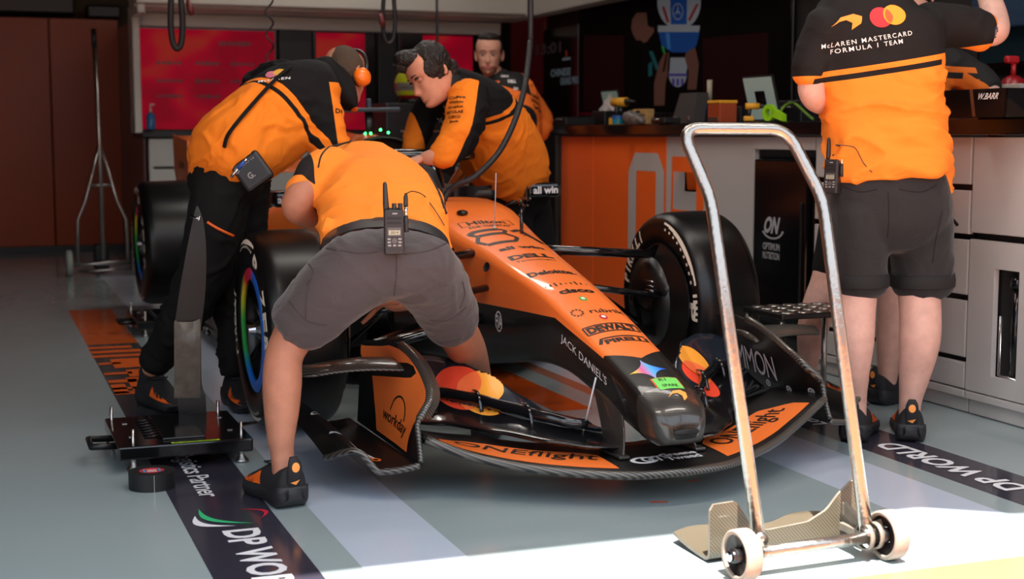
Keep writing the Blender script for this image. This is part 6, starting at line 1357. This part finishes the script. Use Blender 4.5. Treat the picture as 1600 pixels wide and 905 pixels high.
m_dy = mat('tool_yellow', 'e0a020', .5); drill(975, 3.72, 'yellow and black cordless drill beside the tissue box'); drill(1182, 3.55, 'small yellow and black cordless drill in front of the pale screen', .55, 1.2)
q = atX(1005, 3.62); t = thing('wooden_block', 'tan slotted block lying on the worktop beside the yellow drill', 'block', q); MB().box((0, 0, .07), (.06, .17, .035), 0, .006).box((0, .06, .03), (.05, .05, .06), 0, .006).box((0, -.07, .03), (.05, .04, .06), 0, .006).build('body', mat('tan_block', 'b08850', .6), t); MB().box((-.028, .01, .07), (.01, .05, .02), 0, .002).build('slot', m_blkin, t)
q = atX(966, 3.4); t = thing('round_tin', 'teal round tin near the edge of the worktop', 'tin', q); MB().lathe([(.0001, 0), (.035, 0), (.036, .045), (.0001, .046)], (0, 0, 0), (0, 0, 1), 24, smooth=False).build('tin', mat('teal_tin', '1c7c8c', .3), t); MB().lathe([(.0365, .030), (.037, .030), (.037, .048), (.0001, .049)], (0, 0, 0), (0, 0, 1), 24, smooth=False).build('lid', mat('tin_lid', '2058a0', .3), t)
q = atX(992, 3.42); t = thing('crumpled_bag', 'crumpled grey plastic bag by the teal tin', 'bag', q)
skinned(MB().sphere((0, 0, .03), (.04, .06, .035), 16).sphere((0, .07, .035), (.035, .05, .04), 16).sphere((.01, -.05, .02), (.03, .04, .022), 12), 'bag', [mat('bag_grey', '6a625c', .35, bump=.6, bscale=30)], t, voxel=.008, smooth=1, warp=lambda q_, n_: q_ + n_ * (.008 * _ns.noise(q_ * 60)))
q = atX(1128, 3.62); t = thing('parts_box', 'orange and black parts box on the worktop', 'box', q); MB().box((0, 0, .05), (.10, .13, .10), 0, .005).build('box', mat('box_orange', '9a3c14', .5), t); MB().box((0, 0, .108), (.105, .135, .016), 0, .004).build('lid', m_dy, t); MB().box((-.052, 0, .02), (.004, .10, .02)).build('label', m_steel, t)
q = atX(1108, 3.80); t = thing('thermos_bottle', 'slim steel and blue bottle standing on the worktop', 'bottle', q); MB().tube([(0, 0, 0), (0, 0, .12)], .016, 14).build('base', mat('bottle_blue', '204880', .4), t); MB().tube([(0, 0, .12), (0, 0, .24)], .015, 14).build('body', mat('bottle_cream', 'a89c88', .4), t)
q = atX(1202, 3.42); t = thing('tape_dispenser', 'lime green ring-shaped tape dispenser on the worktop edge', 'dispenser', q, .2); MB().lathe([(.018, -.012), (.038, -.012), (.038, .012), (.018, .012), (.018, -.012)], (0, 0, .04), (1, 0, 0), 28, smooth=False).build('ring', mat('lime_plastic', '8cc81c', .4), t); MB().prism([(-.012, -.03, .02), (-.012, -.10, .0), (-.012, -.10, .03), (-.012, -.03, .06)], (.024, 0, 0)).build('tongue', mat('lime_plastic_two', '8cc81c', .4), t)
MBc = MB().tube([atX(1215, 3.45) + V(0, 0, .02), atX(1225, 3.5) + V(0, 0, .07), atX(1240, 3.6) + V(0, 0, .085), atX(1262, 3.62) + V(0, 0, .03), atX(1270, 3.6) + V(0, 0, .01)], .007, 8, steps=6); tag(MBc.build('coiled_lead', mat('lead_green', '5a7a20', .5)), 'dark green coiled lead lying on the worktop left of the standing man', 'cable')
for i, (px, X, w_, h_, d_, lb) in enumerate(((898, 3.55, .18, .05, .2, 'flat black box at the far end of the worktop'), (1040, 3.45, .16, .03, .1, 'thin black tray on the worktop below the hanging screen'), (1150, 3.85, .30, .09, .12, 'low black case behind the orange parts box'), (1252, 4.10, .30, .12, .2, 'long black toolbox behind the coiled lead'))):
    q = atX(px, X); t = thing('tool_case', lb, 'case', q); MB().box((0, 0, h_ / 2), (d_, w_, h_), 0, .006).build('body', m_blk, t); MB().tube([(-d_ / 2, -w_ * .2, h_ * .7), (-d_ / 2 - .015, -w_ * .2, h_ * .7), (-d_ / 2 - .015, w_ * .2, h_ * .7), (-d_ / 2, w_ * .2, h_ * .7)], .004, 6).build('handle', m_steel, t)
# parts bin and red bottle near the standing man's elbow
q = at(1562, 180, X=3.42); q.z = ZT; t = thing('parts_bin', 'black parts bin with white lettering under the outstretched sleeve', 'bin', q)
bn = MB(); w1, w2, d1, h1 = .15, .175, .10, .098
for a, b_ in (((-d1, -w1), (-d1, w1)), ((-d1, w1), (d1, w1)), ((d1, w1), (d1, -w1)), ((d1, -w1), (-d1, -w1))):
    k = w2 / w1; bn.prism([(a[0], a[1], 0), (b_[0], b_[1], 0), (b_[0] * k, b_[1] * k, h1), (a[0] * k, a[1] * k, h1)], V(-(b_[1] - a[1]), (b_[0] - a[0]), 0).normalized() * -.006)
bn.box((0, 0, .004), (d1 * 2, w1 * 2, .008)); bv = bn.bvh(); decal(bn, bv, text2d('W.BARR', .02), (-.5, -.075, .072), (0, -.11, 0), (0, 0, .022), (1, 0, 0), 1, seg=1, shear=.15)
decal(bn, bv, poly2d([(-.5, -.5), (.5, -.5), (.5, .5), (-.5, .5)]), (-.5, .012, .05), (0, -.018, 0), (0, 0, .095), (1, 0, 0), 2, seg=1); bn.build('bin', [m_gloss, m_ltxt, m_steel], t)
q = at(1582, 150, X=3.75); q.z = ZT; t = thing('spray_bottle', 'red pump bottle standing behind the black parts bin', 'bottle', q); MB().lathe([(.0001, 0), (.045, 0), (.048, .02), (.048, .11), (.040, .15), (.018, .165), (.0001, .165)], (0, 0, 0), (0, 0, 1), 28).build('body', mat('bottle_red', '8c1018', .35), t); MB().tube([(0, 0, .16), (0, 0, .21)], .010, 12).box((-.01, 0, .225), (.06, .026, .03), 0, .008).build('pump', mat('pump_red', 'b01820', .4), t)
q = at(1560, 150, X=3.62); q.z = ZT; tag(MB().box((q.x + .06, q.y + .02, ZT + .065), (.02, .16, .13), 0, .004).build('paper_towel', mat('towel_white', 'a8a098', .9)), 'folded pale paper towel leaning beside the red bottle', 'towel')
# ================================================================= screens on the right wall
XW = 4.47
def wp(px, py, d=0): return at(px, py, X=XW - d)
def wall_pic(mb, pts, m, d=.012): mb.add([wp(x, y, d) for x, y in pts], [tuple(range(len(pts)))], m, False)
def ell(cx, cy, rx, ry, n=28, a0=0, a1=360): return [(cx + rx * math.cos(math.radians(a0 + (a1 - a0) * k / n)), cy + ry * math.sin(math.radians(a0 + (a1 - a0) * k / n))) for k in range(n)]
t = thing('video_screen', 'large wall screen showing a helmeted driver with raised hands', 'screen', (0, 0, 0))
a, b_ = wp(905, 100), wp(1236, 100); MB().box((XW + .014, (a.y + b_.y) / 2, 1.80), (.03, a.y - b_.y + .01, 1.20), 0, .01).build('bezel', m_scrblk, t)
em = lambda n_, c_, e_=.5: mat(n_, tuple(int(c_[i:i + 2], 16) / 255 * .72 for i in (0, 2, 4)), .6, emit=e_ * .5, spec=.05)
MT = [em('pic_dark', '100809', .1), em('pic_maroon', '2a0a0c', .2), em('pic_skin', '6a4438', .4), em('pic_blue', '1c4c98', .35), em('pic_white', '9aa0a8', .35), em('pic_lightblue', '3a78b8', .4), em('pic_red', '8c2420', .4), em('pic_black', '060507', .1), em('pic_teal', '1c5c60', .35), em('pic_green', '289038', .4), em('pic_purple', '4c3c90', .4)]
sc = MB(); wall_pic(sc, [(905, -60), (1236, -60), (1236, 176), (905, 176)], 0, .001)
wall_pic(sc, [(912, 55), (975, 55), (975, 172), (912, 172)], 1, .002); wall_pic(sc, [(1098, 60), (1200, 50), (1200, 172), (1098, 172)], 1, .002)
wall_pic(sc, [(988, 30), (996, 18), (1004, 14), (1020, 14), (1022, 50), (1010, 66), (998, 68), (990, 56), (986, 44)], 2, .003); wall_pic(sc, [(984, -30), (1030, -30), (1028, 30), (1020, 44), (1012, 40), (1010, 20), (994, 20), (988, 26)], 7, .004); wall_pic(sc, [(983, 68), (1000, 62), (1030, 90), (1034, 168), (984, 168)], 7, .004)
wall_pic(sc, [(1014, 80), (1020, 80), (1030, 108), (1025, 110)], 8, .005); wall_pic(sc, [(1013, 100), (1019, 96), (1019, 118), (1013, 120)], 8, .005)
wall_pic(sc, [(1022, 165), (1022, 130), (1030, 98), (1038, 82), (1046, 84), (1046, 104), (1040, 130), (1038, 165)], 2, .006); wall_pic(sc, [(1072, 80), (1086, 74), (1092, 100), (1090, 120), (1088, 140), (1074, 140), (1076, 112), (1070, 92)], 2, .006)
for k in range(4): wall_pic(sc, [(1031 + 4 * k, 112), (1034 + 4 * k, 112), (1042 + 2 * k, 82), (1039 + 2 * k, 82)], 7 if k % 2 else 2, .0065)
wall_pic(sc, [(1042, 90), (1076, 90), (1072, 116), (1046, 116)], 4, .005); wall_pic(sc, ell(1059, 116, 14, 20, 24, 0, 180), 4, .005); wall_pic(sc, [(1044, 115), (1074, 115), (1074, 119), (1044, 119)], 10, .006)
for k in range(3): wall_pic(sc, [(1050 + 7 * k, 123), (1054 + 7 * k, 123), (1054 + 7 * k, 134), (1050 + 7 * k, 134)], 10, .006)
wall_pic(sc, ell(1061, 4, 34, 42, 30, 0, 360), 4, .007); wall_pic(sc, [(1046, -50), (1074, -50), (1073, 38), (1048, 38)], 3, .008); wall_pic(sc, [(1028, 40), (1094, 40), (1092, 50), (1028, 50)], 4, .008); wall_pic(sc, [(1029, 50), (1093, 50), (1088, 72), (1072, 82), (1050, 82), (1034, 72)], 3, .008)
wall_pic(sc, [(1040, 52), (1046, 52), (1048, 78), (1043, 76)], 5, .009); wall_pic(sc, [(1034, 10), (1038, 10), (1046, 34), (1042, 36)], 6, .009); wall_pic(sc, [(1088, 6), (1092, 6), (1078, 34), (1075, 30)], 6, .009)
rg_ = ell(1059, 18, 8.5, 13, 30); ri_ = ell(1059, 18, 7.4, 11.6, 30)
for k in range(30): wall_pic(sc, [rg_[k], rg_[(k + 1) % 30], ri_[(k + 1) % 30], ri_[k]], 4, .010)
for a_ in (-90, 30, 150):
    c_, s_ = math.cos(math.radians(a_)), math.sin(math.radians(a_)); wall_pic(sc, [(1059 + 8 * c_, 18 + 12 * s_), (1059 - 1.2 * s_, 18 + 1.6 * c_), (1059 + 1.2 * s_, 18 - 1.6 * c_)], 4, .0105)
wall_pic(sc, [(1033, 72), (1037, 72), (1040, 84), (1036, 82)], 9, .009)
sc.build('display', MT, t, recalc=False)
t = thing('timing_board', 'black board with pale race-title lettering on the right wall', 'board', (0, 0, 0))
a, b_ = wp(848, 90), wp(903, 90); MB().box((XW + .014, (a.y + b_.y) / 2, 1.55), (.03, a.y - b_.y, .75), 0, .006).build('board', m_scrblk, t)
tb = MB()
def wtxt(s, px, py, w_, h_, m): decal(tb, None, text2d(s, .03), wp(px, py, .004), (0, -w_, 0), (0, 0, h_), (1, 0, 0), m, seg=9)
wtxt('CHINESE', 876, 113, .42, .06, 0); wtxt('GRAND PRIX', 890, 126, .38, .06, 0); tb.box(wp(885, 92, .004), (.004, .16, .02), 0); wtxt('1', 885, 84, .03, .05, 1)
tb.build('lettering', [em('board_letter', '78868f', .3), em('board_red', 'a03028', .3)], t)
t = thing('clock_display', 'dim red panel showing running digits behind the man at the back', 'screen', (0, 0, 0)); q = wp(838, 76)
MB().box((XW + .014, q.y + .22, 1.72), (.03, .8, .65), 0, .006).build('panel', mat('dim_red_glass', '3c080c', .3, emit=.12), t); tb = MB(); wtxt('0:13:01', 848, 77, .80, .09, 0); tb.build('digits', [em('digit_grey', '4c3c40', .2)], t)
q = at(1582, 6, X=4.40); tag(MB().box((4.40, q.y, q.z), (.1, .45, .22), 0, .01).build('blue_crate', mat('crate_blue', '10304c', .5)), 'dark blue crate high on the right wall behind the raised elbow', 'crate')
q = at(1585, 42, X=4.42); t = thing('wall_monitor', 'dark teal monitor on the right wall at the picture edge', 'monitor', (4.46, q.y, q.z)); MB().box((0, 0, 0), (.05, .55, .36), 0, .01).build('housing', m_scrblk, t); MB().box((-.028, 0, 0), (.004, .50, .31)).build('display', em('monitor_teal', '14242a', .3), t)
# ================================================================= on the back bench (top at z = 1.095)
ZB = 1.097
def ob(px): q = at(px, 200, Y=11.62); return Vector((q.x, 11.70 if px > 240 else 11.42, ZB))
q = Vector((1.295, 11.72, ZB)); t = thing('hand_sanitiser', 'clear blue pump bottle at the left end of the back bench', 'bottle', q); t.location = (1.30, 11.50, ZB - .0); MB().lathe([(.0001, 0), (.034, 0), (.036, .02), (.036, .11), (.012, .135), (.0001, .135)], (0, 0, 0), (0, 0, 1), 24).build('body', mat('gel_blue', '2c6ca0', .15), t); MB().tube([(0, 0, .13), (0, 0, .165), (0, 0, .19)], [.012, .008, .008], 12).box((.012, 0, .195), (.04, .014, .012), 0, .004).build('pump', mat('pump_white', 'c8c4c0', .4), t)
tag(MB().box((1.36, 11.65, ZB + .04), (.03, .1, .10), 0, .01).build('small_bottle', mat('navy_plastic', '182c58', .4)), 'small navy bottle next to the clear pump bottle', 'bottle')
q = ob(341); t = thing('spray_bottle', 'black trigger spray bottle in front of the red wall screen', 'bottle', q); MB().lathe([(.0001, 0), (.05, 0), (.05, .14), (.02, .19), (.0001, .19)], (0, 0, 0), (0, 0, 1), 24).build('body', m_blk, t); MB().tube([(0, 0, .18), (0, 0, .23)], .018, 12).box((.03, 0, .235), (.11, .03, .03), 0, .008).tube([(.04, 0, .22), (.06, 0, .18)], .006, 8).build('trigger', m_blk, t)
for px, w_, h_, d_, lb in ((262, .26, .07, .2, 'low black case on the back bench, first from the pump bottle'), (316, .16, .09, .2, 'black label printer on the back bench left of the spray bottle'), (372, .16, .06, .2, 'small black case on the back bench right of the spray bottle')):
    q = ob(px); t = thing('bench_case', lb, 'case', q); MB().box((0, 0, h_ / 2), (w_, d_, h_), 0, .01).build('body', m_blk, t); MB().box((0, -d_ / 2 - .002, h_ / 2), (w_ * .6, .004, h_ * .35)).build('label', mat('case_label', '3c3c40', .5), t)
q = ob(294); t = thing('emergency_button', 'red mushroom button box on the back bench', 'button', q); MB().box((0, 0, .03), (.09, .09, .06), 0, .006).build('box', m_blk, t); MB().lathe([(.0001, .075), (.03, .07), (.036, .055), (.015, .05), (.015, .0)], (0, -.0, .03), (0, 0, 1), 20).build('button', mat('button_red', 'b01418', .4), t)
# tall black chest with a helmet, between the two leaning men
q = at(645, 200, Y=9.6); t = thing('tool_chest', 'tall black tool chest behind the car, between the two leaning men', 'chest', (q.x, 9.6, 0)); MB().box((0, 0, .64), (.50, .4, 1.26), 0, .015).build('body', m_blk, t)
for z in (.25, .5, .75, 1.0): d = MB().box((0, -.205, z), (.46, .012, .22), 0, .004).build('drawer', m_blk, t); MB().box((0, -.215, z + .08), (.3, .012, .012)).build('handle', m_steel, d)
zz = at(645, 116, Y=9.6).z; t = thing('crash_helmet', 'red and yellow crash helmet on top of the tall black tool chest', 'helmet', (q.x, 9.6, 1.272)); hz = .13
mh = zone_mat('helmet_paint', 'a01820', [('b8c020', [(0, 0, 1, 1.272 + .14 - 1.272)]), ('b8c020', [(0, 0, 1, .055), (0, 0, -1, -.085)]), ('7a7470', [(0, 0, 1, .085), (0, 0, -1, -.14), (0, -1, 0, .02)])], rough=.3, coat=.5)
MB().sphere((0, 0, .125), (.125, .14, .13), 32).build('shell', mh, t); MB().sphere((0, -.018, .112), (.118, .13, .034), 28).build('visor', mat('visor_smoke', '6c6864', .1), t); MB().lathe([(.085, 0), (.10, .004), (.10, .03), (.085, .03), (.085, 0)], (0, 0, 0), (0, 0, 1), 28).build('rim', m_blk, t)
# ================================================================= hoses and cables from above
m_hose = mat('hose_black', '171518', .5, bump=.3, bscale=200); m_noz = mat('nozzle_red', '5a1c1c', .5)
def loop(name, label, px, Y, yb, wd, r, nozzle):
    a = at(px, yb, Y=Y); t = thing(name, label, 'hose', (a.x, Y, a.z)); w_ = wd; H = 3.19 - a.z
    MB().tube([(-w_ * .25, 0, H), (-w_ * .4, 0, .5), (-w_ * .85, 0, .25), (-w_, 0, .12), (-w_ * .7, 0, .03), (0, 0, .0), (w_ * .7, 0, .03), (w_, 0, .12), (w_ * .85, 0, .25), (w_ * .35, 0, .5), (w_ * .2, 0, H)], r, 12, steps=5).build('hose', m_hose, t)
    x, z = nozzle; MB().tube([(w_ * .3, -.02, .55), (x * .6, -.03, z + .12), (x, -.03, z + .05)], .005, 8, steps=3).build('lead', m_hose, t); MB().tube([(x, -.03, z + .05), (x + .012, -.03, z), (x + .02, -.03, z - .03)], [.010, .019, .012], 12).build('nozzle', m_noz, t)
loop('air_hose_loop', 'looped black air hose hanging from the ceiling at left', 277, 7.6, 76, .030, .016, (.055, .20)); loop('air_hose_loop', 'looped black air hose hanging above the bent men', 608, 8.0, 68, .036, .013, (-.06, .12))
a = at(423, 150, Y=7.8); H = 3.19 - a.z; pts = [(.0, 0, H), (0, 0, H - .3)]
for k in range(150): pts.append((.022 * math.cos(k * .55) * (1.3 - k / 300), .022 * math.sin(k * .55), (H - .3) * (1 - k / 150)))
t = thing('coiled_cable', 'black coiled cable hanging behind the man in ear defenders', 'cable', a); MB().tube(pts, .005, 6).build('cable', m_hose, t)
a = at(683, 66, Y=8.4); tag(MB().tube([(a.x, a.y, 3.19), (a.x, a.y, a.z), (a.x, a.y, a.z - .1)], .008, 8).build('hanging_cable', m_hose), 'thin straight black cable hanging above the dark-haired man', 'cable')
hp_ = [at(828, -80, Y=5.9), at(829, 10, Y=5.85), at(828, 70, Y=5.8), at(820, 135, Y=5.65), at(803, 192, Y=5.55), at(778, 240, Y=5.50), at(742, 276, Y=5.48), at(716, 288, Y=5.50), at(702, 298, Y=5.52), at(694, 312, Y=5.52)]
hp_[0] = Vector((hp_[1].x + .02, 5.9, 3.19)); tag(MB().tube(hp_, .0125, 14, steps=6).build('umbilical_hose', m_hose), 'long black umbilical hose hanging from the ceiling into the car cockpit', 'hose')
a = at(972, 0, Y=6.5); pts = [(a.x + .05 * math.cos(k * .3), a.y + .05 * math.sin(k * .3) + k * .0006, a.z + .045 + .02 * math.sin(k * 2.1)) for k in range(120)] + [(a.x + .05, a.y + .1, 3.19)]
tag(MB().tube(pts, .005, 6).build('coiled_lead', m_hose), 'bundle of coiled black cable hanging at the top edge', 'cable')
